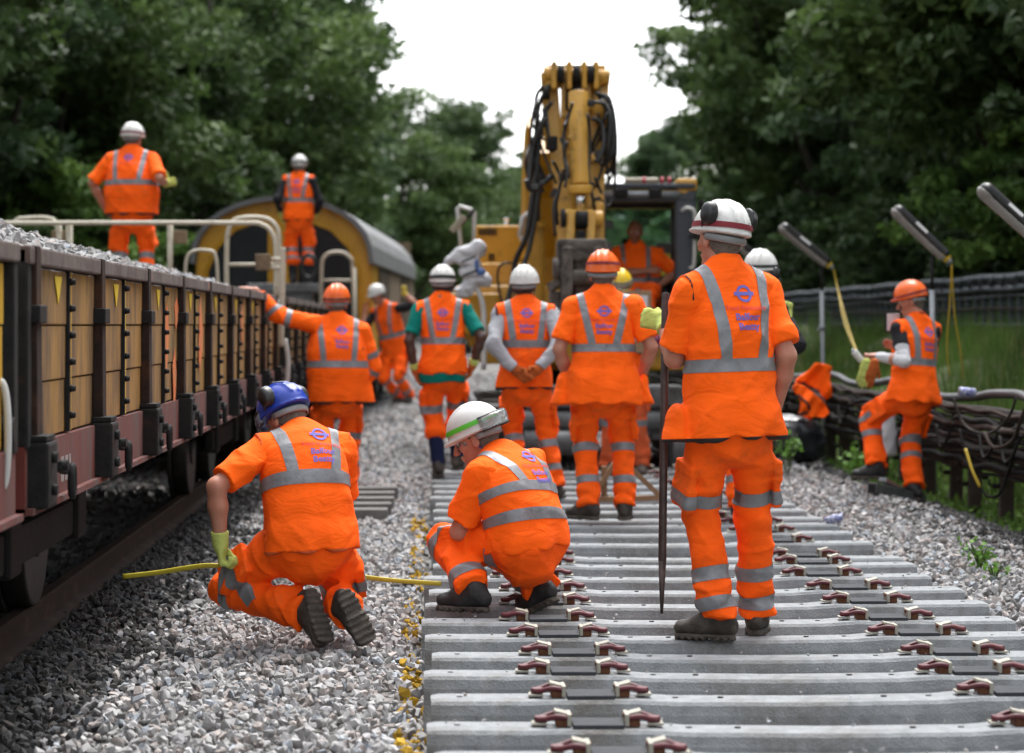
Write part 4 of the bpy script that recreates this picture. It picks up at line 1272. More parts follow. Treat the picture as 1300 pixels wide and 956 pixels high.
def make_tree(name, seed, R, H, trunk_h, col, nclump=260, nleaf=70, leaf=.13, lobes=11, bark='bark'):
    T = empty(name)
    me, lc = crown_mesh('crown', seed, R, H, nclump, nleaf, leaf, col, lobes)
    c = mesh_obj('crown', me, M['leaf'], T); c.location = (0, 0, trunk_h * .55)
    mb = MB(); rg = np.random.default_rng(seed + 1)
    top = Vector((rg.uniform(-.3, .3), rg.uniform(-.3, .3), trunk_h * .55 + H * .75))
    pts = smooth_pts([Vector((0, 0, -.4)), Vector((.1, .05, trunk_h * .5)), Vector((top.x * .5, top.y * .5, trunk_h)), top], 5)
    r0 = .035 * (H + trunk_h) * .6
    mb.tube(pts, [r0 * (1 - .85 * i / (len(pts) - 1)) for i in range(len(pts))], 9)
    mb.build('trunk', M[bark], T)
    mb = MB()
    for (x, y, z, r) in lc[:7]:
        a = pts[min(len(pts) - 3, max(4, int(len(pts) * (z / H) * .6)))]; e = Vector((x, y, z + trunk_h * .55))
        mb.tube(smooth_pts([a, (a + e) / 2 + Vector((0, 0, -.15)), e], 4), [r0 * .35 * (1 - .08 * i) for i in range(9)], 6)
    mb.build('limbs', M[bark], T)
    return T

def place(proto, first, loc, s, rz, label=None, group=None, cat=None, sz=None):
    o = proto if first else copy_tree(proto)
    o.location = loc; o.scale = (s, s, (sz or s)); o.rotation_euler.z = rz
    tag(o, label, cat, group)
    return o

def build_trees():
    G = (.030, .052, .016)
    rg = np.random.default_rng(77)
    kinds = [
        ('broadleaf_tree', make_tree('broadleaf_tree', 101, 4.2, 10.5, 4.0, (.062, .112, .034), 330, 90, .145, 13), 'tall dense dark green broadleaf tree on the cutting bank'),
        ('broadleaf_tree', make_tree('broadleaf_tree', 102, 4.6, 9.5, 4.0, (.078, .136, .036), 330, 90, .145, 12), 'spreading mid green broadleaf tree on the cutting bank'),
        ('broadleaf_tree', make_tree('broadleaf_tree', 103, 3.6, 11.5, 3.5, (.060, .112, .042), 320, 85, .135, 14), 'slender blue green broadleaf tree on the cutting bank'),
    ]
    used = [False] * 3
    # (x, y, scale, kind, rz)
    spots = [(-8.6, 33, .95, 0, .3), (-10.5, 39, 1.1, 1, 1.2), (-8.0, 42, .95, 2, 2.2), (-11.5, 47, 1.15, 0, 4.0), (-8.0, 49, 1.0, 1, .9), (-6.9, 56, 1.05, 0, 2.9), (-10.0, 58, 1.2, 2, .2), (-5.6, 64, 1.12, 1, 5.1),
             (-4.6, 72, 1.12, 0, 1.8), (-7.5, 74, 1.3, 1, 3.1), (-13.5, 36, 1.2, 2, 5.0), (-13, 54, 1.3, 0, 2.0), (-3.6, 84, 1.0, 2, .6), (-2.1, 97, .98, 1, 2.5), (-.2, 110, .98, 0, 4.4), (3.0, 124, .78, 2, 1.1), (-4.5, 104, .95, 0, 3.3),
             # right bank
             (9.6, 24, .95, 0, .8), (10.2, 30, 1.0, 2, 2.0), (9.4, 36, .95, 1, 3.7), (11.8, 33, 1.2, 0, 5.2), (10.0, 43, 1.05, 0, 1.5), (12.0, 47, 1.2, 1, .1), (10.2, 51, 1.05, 2, 4.1), (10.0, 59, 1.15, 1, 2.6), (12.5, 64, 1.3, 0, 1.3),
             (11.8, 72, 1.0, 1, 4.6), (13.4, 84, .92, 2, .4), (15.0, 96, .85, 0, 2.1), (12.8, 108, .60, 1, 3.0), (9.3, 128, .74, 2, 5.5), (13.5, 120, .72, 0, 3.9), (12.8, 26, 1.3, 1, 1.9),
             (6.2, 142, .80, 1, .7), (9.5, 148, .78, 0, 2.2), (12.8, 150, .85, 2, 1.4), (16.5, 140, .95, 1, 4.9), (2.4, 140, .9, 0, 5.8), (-1.5, 128, .95, 1, .9), (19.5, 130, 1.0, 0, 2.8), (20.5, 112, 1.0, 2, .5),
             (5.1, 135, .80, 0, .6), (8.0, 136, .86, 1, 1.6), (10.6, 133, .80, 2, 2.6), (1.9, 134, .80, 0, 3.6), (-.4, 128, .82, 1, 4.6), (9.2, 118, .55, 0, 2.0), (6.8, 122, .55, 1, 5.0),
             (-10.5, 22, 1.1, 1, .4), (-11, 12, 1.1, 0, 1.4), (-11, 2, 1.15, 2, 2.4), (11.5, 15, 1.1, 1, 3.4), (11.5, 5, 1.1, 0, 4.4), (-10, -8, 1.2, 1, 5.2), (11, -6, 1.2, 2, .9)]  # more bank trees, out of view, added so light falls from above
    cnt = {0: 0, 1: 0, 2: 0}
    for (x, y, s, k, rz) in spots:
        xw = x + float(curve_x(np.array(y))) * .35
        side = 'left' if x < 2 else 'right'
        lab = kinds[k][2]; grp = ['dark broadleaf trees on the banks', 'mid green broadleaf trees on the banks', 'slender broadleaf trees on the banks'][k]
        place(kinds[k][1], not used[k], (xw, y, float(ground_z(np.array(x), np.array(0.0))) - .3), s, rz, lab, grp, 'tree')
        used[k] = True
    # shrubs that close the foot of the wood
    sk = []
    for i, (sd, col) in enumerate(((201, (.060, .112, .034)), (202, (.048, .090, .030)), (203, (.13, .24, .050)))):
        T = empty('bush'); me, lc = crown_mesh('crown', sd, 1.7, 2.6, 130, 75, .085, col, 8)
        c = mesh_obj('crown', me, M['leaf'], T)
        mb = MB()
        for (x, y, z, r) in lc[:6]: mb.tube(smooth_pts([Vector((0, 0, -.2)), Vector((x * .4, y * .4, z * .5)), Vector((x, y, z))], 4), [.04 * (1 - .09 * j) for j in range(9)], 6)
        mb.build('stems', M['bark'], T)
        sk.append(T)
    us = [False] * 3
    labs = ['rounded mid green bush on the wooded bank', 'dark green bush on the wooded bank', 'bright fresh green bush standing out from the dark wood']
    grps = ['mid green bushes', 'dark green bushes', 'bright green bushes']
    sp = []
    for y in np.arange(24, 66, 3.0): sp.append((-7.2 - rg.uniform(0, 1.2), y, rg.uniform(.8, 1.2), int(rg.integers(0, 2))))
    for y in np.arange(26, 66, 3.6): sp.append((-9.2 - rg.uniform(0, 1.2), y + 1, rg.uniform(1.2, 1.7), int(rg.integers(0, 2))))
    for y in np.arange(19, 70, 2.6): sp.append((8.9 + rg.uniform(0, .9), y, rg.uniform(.75, 1.15), int(rg.integers(0, 2))))
    for y in np.arange(20, 70, 3.4): sp.append((10.8 + rg.uniform(0, 1.2), y + 1, rg.uniform(1.2, 1.9), int(rg.integers(0, 2))))
    sp += [(-7.0, 43.5, 1.55, 2), (-5.0, 62, 1.35, 2), (-4.6, 66, 1.3, 2), (9.0, 34.5, 1.2, 2), (-6.0, 47.5, 1.1, 2), (9.2, 27, 1.0, 2), (-7.5, 25.5, .9, 2)]
    for y in np.arange(70, 150, 6): sp.append((-5.0 + rg.uniform(-1, 1), y, 1.5, 1)); sp.append((9.4 + rg.uniform(-1, 1), y, 1.6, int(rg.integers(0, 2))))
    for (x, y, s, k) in sp:
        xw = x + float(curve_x(np.array(y))) * .35
        place(sk[k], not us[k], (xw, y, float(ground_z(np.array(x), np.array(0.0))) - .2), s, rg.uniform(0, 6.28), labs[k], grps[k], 'bush'); us[k] = True

# ------------------------------------------------------------------ sleepers
def build_sleepers():
    hw = {0.0: .0}
    L = 2.62; seats = (.557, 2.063)
    st = [(0, .0), (.03, .0), (.34, -.002), (.42, .0), (.70, .0), (.84, -.010), (1.31, -.015), (1.78, -.010), (1.92, .0), (2.20, .0), (2.28, -.002), (2.59, .0), (2.62, .0)]
    bm = bmesh.new(); rings = []
    for (x, dz) in st:
        e = .012 if x in (0, 2.62) else 0.0
        wt = .100 - (.010 if .8 < x < 1.85 else 0)
        pts = [(-.118 + e, -.205), (-wt - .010 + e, -.045 + dz), (-wt + e, -.012 + dz), (-wt + .012 + e, dz - e * .3), (wt - .012 - e, dz - e * .3), (wt - e, -.012 + dz), (wt + .010 - e, -.045 + dz), (.118 - e, -.205)]
        rings.append([bm.verts.new((x, y, z)) for y, z in pts])
    for A, B in zip(rings[:-1], rings[1:]):
        for k in range(8): bm.faces.new((A[k], A[(k + 1) % 8], B[(k + 1) % 8], B[k]))
    bm.faces.new(rings[0]); bm.faces.new(rings[-1][::-1])
    bmesh.ops.recalc_face_normals(bm, faces=bm.faces[:])
    me = bpy.data.meshes.new('sleeper_body'); bm.to_mesh(me); bm.free()
    T = empty('sleeper')
    mesh_obj('concrete_body', me, M['concrete'], T)
    for sx in seats:
        mb = MB(); mb.box((sx, 0, .007), (.165, .155, .014), bevel=.002); mb.build('rail_pad', M['pad'], T)
        for d in (-1, 1):
            mb = MB()     # cast shoulder and the parked spring clip lying outward
            mb.box((sx + d * .118, 0, .016), (.040, .080, .034), bevel=.008)
            mb.box((sx + d * .112, 0, .034), (.060, .034, .016), bevel=.006)
            mb.build('shoulder', M['rust'], T)
            mb = MB()
            for s2 in (-1, 1):
                mb.tube(smooth_pts([(sx + d * .10, s2 * .040, .030), (sx + d * .135, s2 * .042, .036), (sx + d * .172, s2 * .030, .026), (sx + d * .196, s2 * .012, .022)], 4), .0095, 7)
            mb.box((sx + d * .185, 0, .022), (.042, .034, .022), bevel=.006)
            cl = mb.build('spring_clip', M['clip'], T)
            mb = MB()
            mb.box((sx + d * .094, 0, .024), (.014, .100, .040), bevel=.003)
            mb.box((sx + d * .118, 0, .044), (.050, .060, .010), rot=Matrix.Rotation(-d * .25, 3, 'Y'), bevel=.003)
            mb.build('insulator', M['cream'], cl)
            mb = MB(); mb.box((sx + d * .190, 0, .009), (.050, .060, .008), bevel=.002); mb.build('toe_insulator', M['cream'], cl)
    for x in (.10, .86, 1.02, 1.60, 1.76, 2.52):
        mb = MB(); mb.cyl((x, .02, -.016 if .8 < x < 1.8 else -.006), (x, .02, -.008 if .8 < x < 1.8 else .0012), .011, n=10); mb.build('cast_mark', M['iron_black'], T)
    ys = [6.7, 7.28, 7.88, 8.46, 9.03, 9.53, 10.10, 10.68, 11.25, 11.85, 12.5, 13.1, 13.6, 14.4, 15.05, 15.7, 16.3, 16.95, 17.6, 18.25, 18.9, 19.55, 20.2, 20.85, 21.5]
    rg = np.random.default_rng(9)
    for i, y in enumerate(ys):
        o = T if i == 0 else copy_tree(T)
        o.location = (rg.uniform(-.02, .03) + (0.05 if y > 13 else 0), y, rg.uniform(-.008, .002)); o.rotation_euler = (rg.normal(0, .004), rg.normal(0, .002), rg.normal(0, .006))
        tag(o, 'grey concrete sleeper with parked rail clips laid across the new track bed', 'sleeper', 'concrete sleepers laid for the new track')
def scene_materials():
    M['heap'] = mat_basic('stone_heap', (.14, .13, .125), (.25, .235, .23), 30, .95, bump=.8, bscale=40)
    M['concrete'] = mat_basic('sleeper_concrete', (.34, .355, .365), (.235, .25, .262), 14.0, .9, bump=.5, bscale=120, c3=(.155, .14, .125), s3=2.6, t3=(.50, .72), detail=12, spec=.2, coords='Object')
    M['pad'] = mat_basic('rail_pad_rubber', (.045, .048, .056), (.06, .064, .07), 20, .75, spec=.15)
    M['rust'] = mat_basic('rusted_iron', (.10, .035, .015), (.17, .065, .028), 30, .85, bump=.4, bscale=90)
    M['clip'] = mat_basic('clip_oxide_red', (.12, .016, .024), (.09, .014, .02), 30, .5)
    M['cream'] = mat_plain('cream_nylon', (.36, .34, .28), .6)
    M['stem'] = mat_plain('stem_green', (.05, .07, .02), .8)
    M['bark'] = mat_basic('bark', (.030, .024, .018), (.06, .05, .04), 8, .95, bump=.6, bscale=20)
    M['leaf'] = mat_tint('leaf', .65, .35, .30)
    M['wood_side'] = mat_basic('ochre_panel', (.32, .165, .030), (.38, .20, .055), 3.0, .75, bump=.2, bscale=30, c3=(.085, .050, .030), s3=3.4, t3=(.44, .66), stretch=(1, 1.6, .45))
    M['yellow_panel'] = mat_basic('yellow_paint_worn', (.62, .36, .015), (.52, .30, .02), 2.0, .55, c3=(.17, .09, .03), s3=2.4, t3=(.56, .74), stretch=(1, 2, .6))
    M['yellow'] = mat_basic('machine_yellow', (.60, .31, .006), (.50, .25, .008), 2.0, .42, c3=(.16, .09, .03), s3=3.4, t3=(.54, .78), bump=.04, bscale=50)
    M['yellow_light'] = mat_basic('boom_yellow', (.66, .36, .050), (.56, .30, .045), 2.0, .42, c3=(.13, .08, .03), s3=6.0, t3=(.53, .72))
    M['rail_white'] = mat_basic('chipped_cream_paint', (.58, .53, .42), (.50, .45, .35), 8, .5, c3=(.16, .08, .04), s3=9, t3=(.58, .70))
    M['white_tube'] = mat_basic('white_tube', (.66, .66, .64), (.55, .55, .53), 8, .45)
    M['stanchion'] = mat_basic('brown_black_iron', (.020, .013, .011), (.040, .024, .019), 9, .85, bump=.25, bscale=50, c3=(.095, .040, .020), s3=4, t3=(.52, .72), spec=.15)
    M['iron_black'] = mat_basic('black_iron', (.009, .009, .010), (.020, .018, .017), 12, .75, bump=.3, bscale=60, c3=(.05, .030, .02), s3=5, t3=(.60, .80), spec=.2)
    M['sole_red'] = mat_basic('solebar_red', (.17, .030, .020), (.11, .024, .018), 3.0, .85, c3=(.09, .075, .07), s3=4.0, t3=(.46, .66), stretch=(1, 2, .35))
    M['rim'] = mat_basic('rim_iron', (.075, .045, .038), (.15, .115, .10), 5, .9, c3=(.75, .12, .02), s3=2.2, t3=(.62, .70), bump=.3, bscale=40)
    M['spray'] = mat_basic('orange_overspray', (.80, .16, .03), (.55, .22, .08), 6, .8)
    M['marker_yellow'] = mat_plain('marker_yellow', (.80, .55, .03), .6)
    M['letter_white'] = mat_plain('white_letters', (.55, .52, .50), .7)
    M['steel_dark'] = mat_basic('dark_steel', (.03, .028, .027), (.055, .05, .047), 8, .5, .5)
    M['rail_steel'] = mat_basic('rail_steel', (.040, .022, .015), (.026, .016, .012), 20, .7, .2, c3=(.11, .07, .05), s3=5)
    M['rail_head'] = mat_plain('rail_head_steel', (.22, .21, .20), .3, .9)
    M['roof_grey'] = mat_basic('roof_grey', (.17, .175, .18), (.12, .125, .13), 1.5, .6, c3=(.12, .11, .10), s3=3)
    M['side_beige'] = mat_basic('weathered_beige', (.26, .18, .10), (.20, .14, .08), 2.0, .75, c3=(.10, .07, .05), s3=3)
    M['glass_dark'] = mat_basic('dark_window_glass', (.012, .014, .016), (.02, .024, .026), 2, .35, spec=.15)
    M['hyd_black'] = mat_basic('rubber_hose', (.012, .012, .012), (.022, .021, .020), 20, .45)
    M['chrome'] = mat_plain('chrome_rod', (.75, .75, .76), .12, 1.0)
    M['mud_grey'] = mat_basic('hitch_grey', (.17, .15, .13), (.09, .075, .06), 9, .8, .2, bump=.5, bscale=40, c3=(.035, .03, .027), s3=7, t3=(.48, .62))
    M['cab_dark'] = mat_basic('cab_slate_paint', (.030, .038, .050), (.042, .05, .062), 4, .4)
    M['cab_glass'] = None
    m, nt, b = _new('cab_green_glass'); b.inputs['Base Color'].default_value = (.55, .80, .72, 1); b.inputs['Roughness'].default_value = .02; b.inputs['Transmission Weight'].default_value = .95; b.inputs['IOR'].default_value = 1.05
    M['cab_glass'] = m
    M['seat'] = mat_plain('seat_cloth', (.02, .02, .022), .9)
    M['bottle_beige'] = mat_basic('beige_cylinder', (.33, .28, .20), (.27, .23, .17), 6, .5)
    M['lens'] = mat_plain('lamp_lens', (.55, .56, .58), .15)
    M['sack'] = mat_basic('white_sack', (.64, .65, .67), (.54, .55, .58), 6, .5, bump=.5, bscale=18)
    M['blue_print2'] = mat_plain('blue_sack_print', (.08, .16, .40), .6)
    M['post'] = mat_basic('weathered_post', (.040, .029, .023), (.065, .050, .040), 7, .9, bump=.6, bscale=30, c3=(.045, .055, .03), s3=4, t3=(.5, .7))
    M['cable'] = mat_basic('dusty_cable', (.024, .021, .020), (.045, .039, .035), 5, .85, c3=(.085, .075, .066), s3=6, t3=(.5, .75), spec=.15)
    M['cable_brown'] = mat_basic('rusty_cable', (.035, .022, .018), (.055, .036, .028), 5, .85, c3=(.085, .075, .066), s3=6, t3=(.5, .75), spec=.15)
    M['cable_black'] = mat_basic('black_cable', (.010, .009, .009), (.020, .018, .017), 8, .85, spec=.15)
    M['cable_grey'] = mat_basic('grey_duct', (.085, .085, .09), (.06, .06, .065), 6, .5)
    M['fence_steel'] = mat_basic('fence_slate', (.055, .066, .08), (.08, .095, .11), 5, .6)
    M['galv'] = mat_basic('galvanised_tube', (.33, .35, .37), (.26, .28, .30), 9, .4, .4)
    M['yellow_cable'] = mat_plain('yellow_cable', (.55, .38, .02), .5)
    M['tape_yellow'] = mat_basic('tape_yellow', (.62, .50, .04), (.55, .45, .05), 30, .5)
    M['lamp_diff'] = mat_basic('lamp_diffuser', (.30, .28, .26), (.24, .225, .21), 5, .25)
    M['label_white'] = mat_plain('white_sticker', (.72, .72, .72), .5)
    M['label_orange'] = mat_plain('orange_sticker', (.8, .3, .03), .5)
    M['timber'] = mat_basic('raw_timber', (.33, .22, .12), (.25, .16, .085), 12, .75, stretch=(6, 1, 1))
    M['plank_grey'] = mat_basic('grey_boards', (.17, .165, .155), (.11, .105, .10), 8, .85, stretch=(1, 6, 1))
    M['paper'] = mat_plain('white_board', (.62, .63, .67), .5)
    M['can_blue'] = mat_basic('can_print', (.60, .62, .66), (.10, .11, .40), 40, .35, .3)
    M['black_bag'] = mat_basic('black_polythene', (.010, .011, .014), (.02, .022, .026), 6, .22, bump=.8, bscale=14)
    M['bar_steel'] = mat_basic('crowbar_steel', (.05, .035, .032), (.09, .06, .055), 30, .5, .5)
    M['red_plastic'] = mat_plain('red_clip', (.45, .02, .05), .5)
    M['chassis_grey'] = mat_basic('chassis_steel', (.11, .115, .12), (.17, .175, .18), 6, .5, .3, c3=(.05, .045, .04), s3=4, t3=(.5, .7))
def rebase(T):
    """children were modelled in world coordinates: hang them from the thing's base"""
    for c in T.children: c.location = -Vector(T.location)
    return T

XO, XI = -1.35, -3.85          # outer and inner face of the train on the old track

def wagon(Y0, Y1, label, n_bays, yellow=False, detail=True, group=None):
    T = empty('ballast_wagon', ((XO + XI) / 2, Y0, -.2), label, 'wagon', group)
    ZB, ZT = .90, 1.50
    pm = M['yellow_panel'] if yellow else M['wood_side']
    mb = MB(); mb.box(((XO + XI) / 2, (Y0 + Y1) / 2, .87), (2.36, Y1 - Y0 - .02, .06)); mb.build('floor', M['iron_black'], T)
    bay = (Y1 - Y0 - .3) / n_bays
    for sx, X in ((1, XO), (-1, XI)):
        # three boards per bay, leaning a touch outward
        mb = MB()
        for b in range(n_bays):
            ya, yb = Y0 + .15 + b * bay + .012, Y0 + .15 + (b + 1) * bay - .012
            for r, (z0, z1) in enumerate(((ZB, 1.095), (1.10, 1.295), (1.30, ZT - .005))):
                mb.box((X - sx * .02 + sx * .004 * r, (ya + yb) / 2, (z0 + z1) / 2), (.034, yb - ya, z1 - z0), bevel=.004)
        mb.build('side_boards', pm, T)
        mb = MB(); mb.box((X - sx * .005, (Y0 + Y1) / 2, ZT + .033), (.075, Y1 - Y0, .062), bevel=.008); mb.build('top_rim', M['rim'], T)
        mb = MB(); mb.box((X - sx * .01, (Y0 + Y1) / 2, .775), (.05, Y1 - Y0, .235)); mb.box((X + sx * .012, (Y0 + Y1) / 2, .672), (.06, Y1 - Y0, .022)); sb = mb.build('solebar', M['sole_red'], T)
        if sx == 1 and detail:
            for b in range(n_bays + (0 if yellow else 1)):
                y = Y0 + .15 + b * bay
                mb = MB(); mb.box((X + .020, y, 1.232), (.044, .115, .67), bevel=.006, taper=(.8, .85)); st = mb.build('stanchion', M['stanchion'], T)
                mb = MB(); mb.box((X + .026, y, 1.335), (.056, .150, .062), bevel=.006); mb.build('clamp', M['iron_black'], st)
                mb = MB(); mb.box((X + .042, y, .79), (.088, .20, .225), bevel=.012)
                for dz in (-.06, .05): mb.cyl((X + .085, y - .02, .80 + dz), (X + .105, y - .02, .80 + dz), .020, n=10)
                mb.box((X + .040, y, .915), (.078, .18, .02), bevel=.004)
                mb.build('stanchion_socket', M['iron_black'], T)
                if b < n_bays:
                    ym = y + bay * .52
                    mb = MB(); mb.box((X + .008, ym, 1.20), (.016, .035, .60)); h_ = mb.build('hinge_strip', M['iron_black'], T)
                    mb = MB(); mb.box((X + .006, ym + .045, 1.20), (.012, .045, .595)); mb.build('edge_strip', M['marker_yellow'] if b % 2 else M['yellow_panel'], h_)
                    for k in range(6):
                        mb = MB(); mb.cyl((X + .014, ym, .96 + k * .10), (X + .038, ym, .96 + k * .10), .015, .010, n=8); mb.build('bolt', M['iron_black'], h_)
                    # door latch: lever with a hanging ring
                    yl = y + .36
                    mb = MB(); mb.cyl((X + .01, yl, .80), (X + .085, yl, .80), .020, n=10); mb.bar((X + .05, yl - .02, .80), (X + .05, yl + .16, .775), .03, .035, .006)
                    mb.tube([Vector((X + .075, yl + .16 + .028 * math.sin(a), .735 + .055 * math.cos(a))) for a in np.linspace(0, 6.28, 13)[:-1]], .014, 6, close=True)
                    mb.box((X + .02, yl - .05, .80), (.03, .05, .15), bevel=.005)
                    mb.build('door_latch', M['iron_black'], T)
                    if b < n_bays - 1 and not yellow:
                        ya = y + .62 if bay > 1.2 else y + .5
                        mb = MB(); mb.prism([(ya - .085, 1.475), (ya + .085, 1.475), (ya, 1.375)], X + .0075, X + .0105, axis='x'); mb.build('marker_arrow', M['marker_yellow'], T)
        else:
            mb = MB()
            for b in range(n_bays + 1): mb.box((X + sx * .028, Y0 + .15 + b * bay, 1.2), (.055, .12, .80))
            mb.build('stanchions', M['stanchion'], T)
    for Y, nm in ((Y0, 'end_board'), (Y1, 'end_board')):
        mb = MB(); mb.box(((XO + XI) / 2, Y + (.02 if Y == Y0 else -.02), 1.20), (2.40, .04, .62)); mb.build(nm, pm, T)
        mb = MB(); mb.box(((XO + XI) / 2, Y + (.03 if Y == Y0 else -.03), .78), (2.4, .07, .22)); mb.build('headstock', M['iron_black'], T)
        for X in (XO - .04, XI + .04):
            mb = MB(); mb.box((X + (.03 if X > -2 else -.03), Y + (.04 if Y == Y0 else -.04), 1.22), (.07, .08, .68), bevel=.01); mb.build('corner_post', M['iron_black'], T)
    for y in (Y0 + 1.3, Y0 + 3.1, Y1 - 3.1, Y1 - 1.3):
        mb = MB(); mb.cyl((-3.35, y, .36), (-1.85, y, .36), .07, n=12); ax = mb.build('axle', M['steel_dark'], T)
        for X in (-1.85, -3.33):
            mb = MB(); mb.cyl((X - .06, y, .37), (X + .06, y, .37), .37, n=32, bevel=.015); mb.cyl((X - .09, y, .37), (X - .06, y, .37), .40, n=32)
            mb.cyl((X + .055, y, .37), (X + .075, y, .37), .14, n=20); mb.build('wheel', M['steel_dark'], T)
        mb = MB(); mb.box((-1.66, y, .44), (.16, .26, .24), bevel=.02); mb.box((-1.66, y, .62), (.12, .7, .05), bevel=.01); mb.box((-1.66, y, .57), (.10, .5, .04), bevel=.008)
        mb.build('axle_box', M['iron_black'], T)
    mb = MB()
    for y in (Y0 + 2.2, Y1 - 2.2):
        mb.box((-1.64, y, .42), (.07, 2.3, .16), bevel=.02)
    mb.box((-2.6, (Y0 + Y1) / 2, .62), (.5, Y1 - Y0 - 1, .14))
    mb.build('bogie_frame', M['iron_black'], T)
    return T

def tube_thing(pts, r, n=8, close=False, k=5):
    mb = MB(); mb.tube(smooth_pts([Vector(p) for p in pts], k) if k > 1 else [Vector(p) for p in pts], r, n, close=close); return mb

def build_train():
    A = wagon(8.12, 21.7, 'nearest ballast wagon with ochre board sides and heaped grey stone', 8, detail=True)
    # spray marks on the side boards
    rg = np.random.default_rng(4)
    for (y, z, w, h) in ((12.6, 1.22, .10, .34), (13.0, 1.0, .08, .30), (14.5, 1.25, .12, .42), (15.0, 1.10, .09, .40), (17.8, 1.3, .10, .30), (13.1, 1.36, .09, .15)):
        mb = MB(); out = [(y + w * math.cos(a) * (1 + .3 * math.sin(3 * a + y)), z + h * .5 * math.sin(a) * (1 + .2 * math.cos(4 * a + z))) for a in np.linspace(0, 6.28, 15)[:-1]]
        mb.prism(out, XO + .0065, XO + .0085, axis='x'); o = mb.build('orange_overspray', M['spray'], A)
    # painted letters on the solebar
    V, F = text_geo('IHH', .13, .002)
    Vw = [(XO + .018, 9.02 + v[0] * 1.1, .725 + v[1]) for v in V]; poly_obj('painted_letters', Vw, F, M['letter_white'], A, False)
    # end handrail: a long cross rail and hoops
    mb = tube_thing([W(-160, 284, 22), W(100, 283, 22), W(300, 283, 22), W(332, 285, 22), W(346, 297, 22), W(350, 320, 22), W(350, 376, 22)], .021)
    h1 = mb.build('end_handrail', M['rail_white'], A)
    mb = tube_thing([W(288, 380, 22.3), W(288, 310, 22.3), W(293, 285, 22.3), W(306, 277, 22.3), W(335, 277, 22.3), W(349, 286, 22.3), W(354, 305, 22.3), W(354, 380, 22.3)], .023)
    mb.tube([W(289, 336, 22.3), W(352, 336, 22.3)], .018); mb.build('hoop', M['rail_white'], A)
    mb = tube_thing([W(359, 314, 21.85), W(359, 340, 21.85), W(358, 395, 21.85), W(357, 440, 21.85)], .026); mb.tube([W(345, 329, 21.85), W(362, 329, 21.85)], .018); mb.tube([W(345, 340, 21.85), W(362, 340, 21.85)], .018); mb.build('corner_upright', M['rail_white'], A)
    for px in (75, 88, 216):
        mb = MB(); mb.tube([W(px, 285, 22.05), W(px, 375, 22.05)], .026 if px != 88 else .03); mb.build('handrail_upright', M['rail_white'], A)
    for px, py, sz in ((77, 299, (.16, .08, .09)), (229, 301, (.12, .08, .12)), (334, 333, (.14, .08, .15))):
        mb = MB(); mb.box(W(px, py, 22.1), sz, bevel=.01); mb.build('clamp_block', M['side_beige'], A)
    mb = tube_thing([W(14, 330, 22.9), W(14, 296, 22.9), W(20, 280, 22.9), W(34, 277, 22.9), W(60, 277, 22.9), W(72, 286, 22.9), W(75, 330, 22.9)], .020); mb.build('hoop', M['rail_white'], A)
    mb = tube_thing([W(236, 375, 23), W(236, 335, 23), W(243, 320, 23), W(262, 318, 23), W(274, 326, 23), W(277, 375, 23)], .016); mb.build('hoop', M['rail_white'], A)
    mb = tube_thing([W(362, 430, 22.0), W(366, 460, 22), W(363, 500, 22), W(357, 505, 22), W(355, 470, 22)], .02); mb.build('brake_hose', M['white_tube'], A)
    rebase(A)
    B = wagon(23.2, 34.0, 'second ballast wagon carrying the standing man in front of the yellow cab', 7, detail=True)
    mb = tube_thing([W(408, 430, 34.2), W(408, 345, 34.2), W(413, 325, 34.2), W(428, 320, 34.2), W(442, 325, 34.2), W(448, 345, 34.2), W(450, 460, 34.2)], .026); mb.tube([W(410, 356, 34.2), W(449, 356, 34.2)], .02); mb.tube([W(450, 340, 34), W(452, 480, 34)], .022)
    mb.build('hoop', M['rail_white'], B)
    mb = MB(); mb.box((-1.95, 33.4, 1.80), (.95, .9, .12), bevel=.02); mb.box((-1.95, 33.4, 1.64), (.8, .7, .2)); mb.build('end_platform', M['chassis_grey'], B)
    mb = MB(); mb.tube([W(392 + 9 * math.cos(a), 338 + 15 * math.sin(a), 32.9) for a in np.linspace(0, 6.28, 15)[:-1]], .028, 8, close=True); mb.build('coiled_hose', M['hyd_black'], B)
    rebase(B)
    # the wagon before it: only its last corner is in the picture
    C = wagon(-3.4, 7.93, 'yellow panelled wagon coupled in front at the picture edge', 6, yellow=True, detail=True)
    mb = tube_thing([W(-14, 492, 7.75), W(0, 484, 7.75), W(7, 500, 7.75), (W(10, 540, 7.75)), W(9, 590, 7.75), W(4, 618, 7.75), W(-10, 625, 7.75)], .012); mb.build('air_hose', M['white_tube'], C)
    mb = MB(); mb.cyl((XO - .02, 7.84, .96), (XO + .03, 7.84, .96), .05, .04, n=14); mb.build('hose_cock', M['iron_black'], C)
    rebase(C)
    # yellow ended vehicle with an arched roof
    yaw = -math.atan2(.58, 13)
    T = empty('rail_vehicle', (-2.13, 36.2, -.2), 'yellow fronted works vehicle with arched grey roof and louvred beige side', 'rail vehicle', rz=yaw)
    hw = 1.32; sill = .95; eave = 2.42; top = 3.42; Ln = 13.0
    def arch(hwid, ev, tp, n=16, x0=0):
        return [(hwid * math.cos(a), ev + (tp - ev) * math.sin(a) ** .85) for a in np.linspace(0, math.pi, n)]
    mb = MB(); o_ = [(hw - .03, sill), (hw - .03, eave)] + arch(hw - .03, eave, top - .06)[1:-1] + [(-hw + .03, eave), (-hw + .03, sill)]
    mb.prism(o_, .06, .16, axis='y'); fr = mb.build('yellow_end', M['yellow'], T)
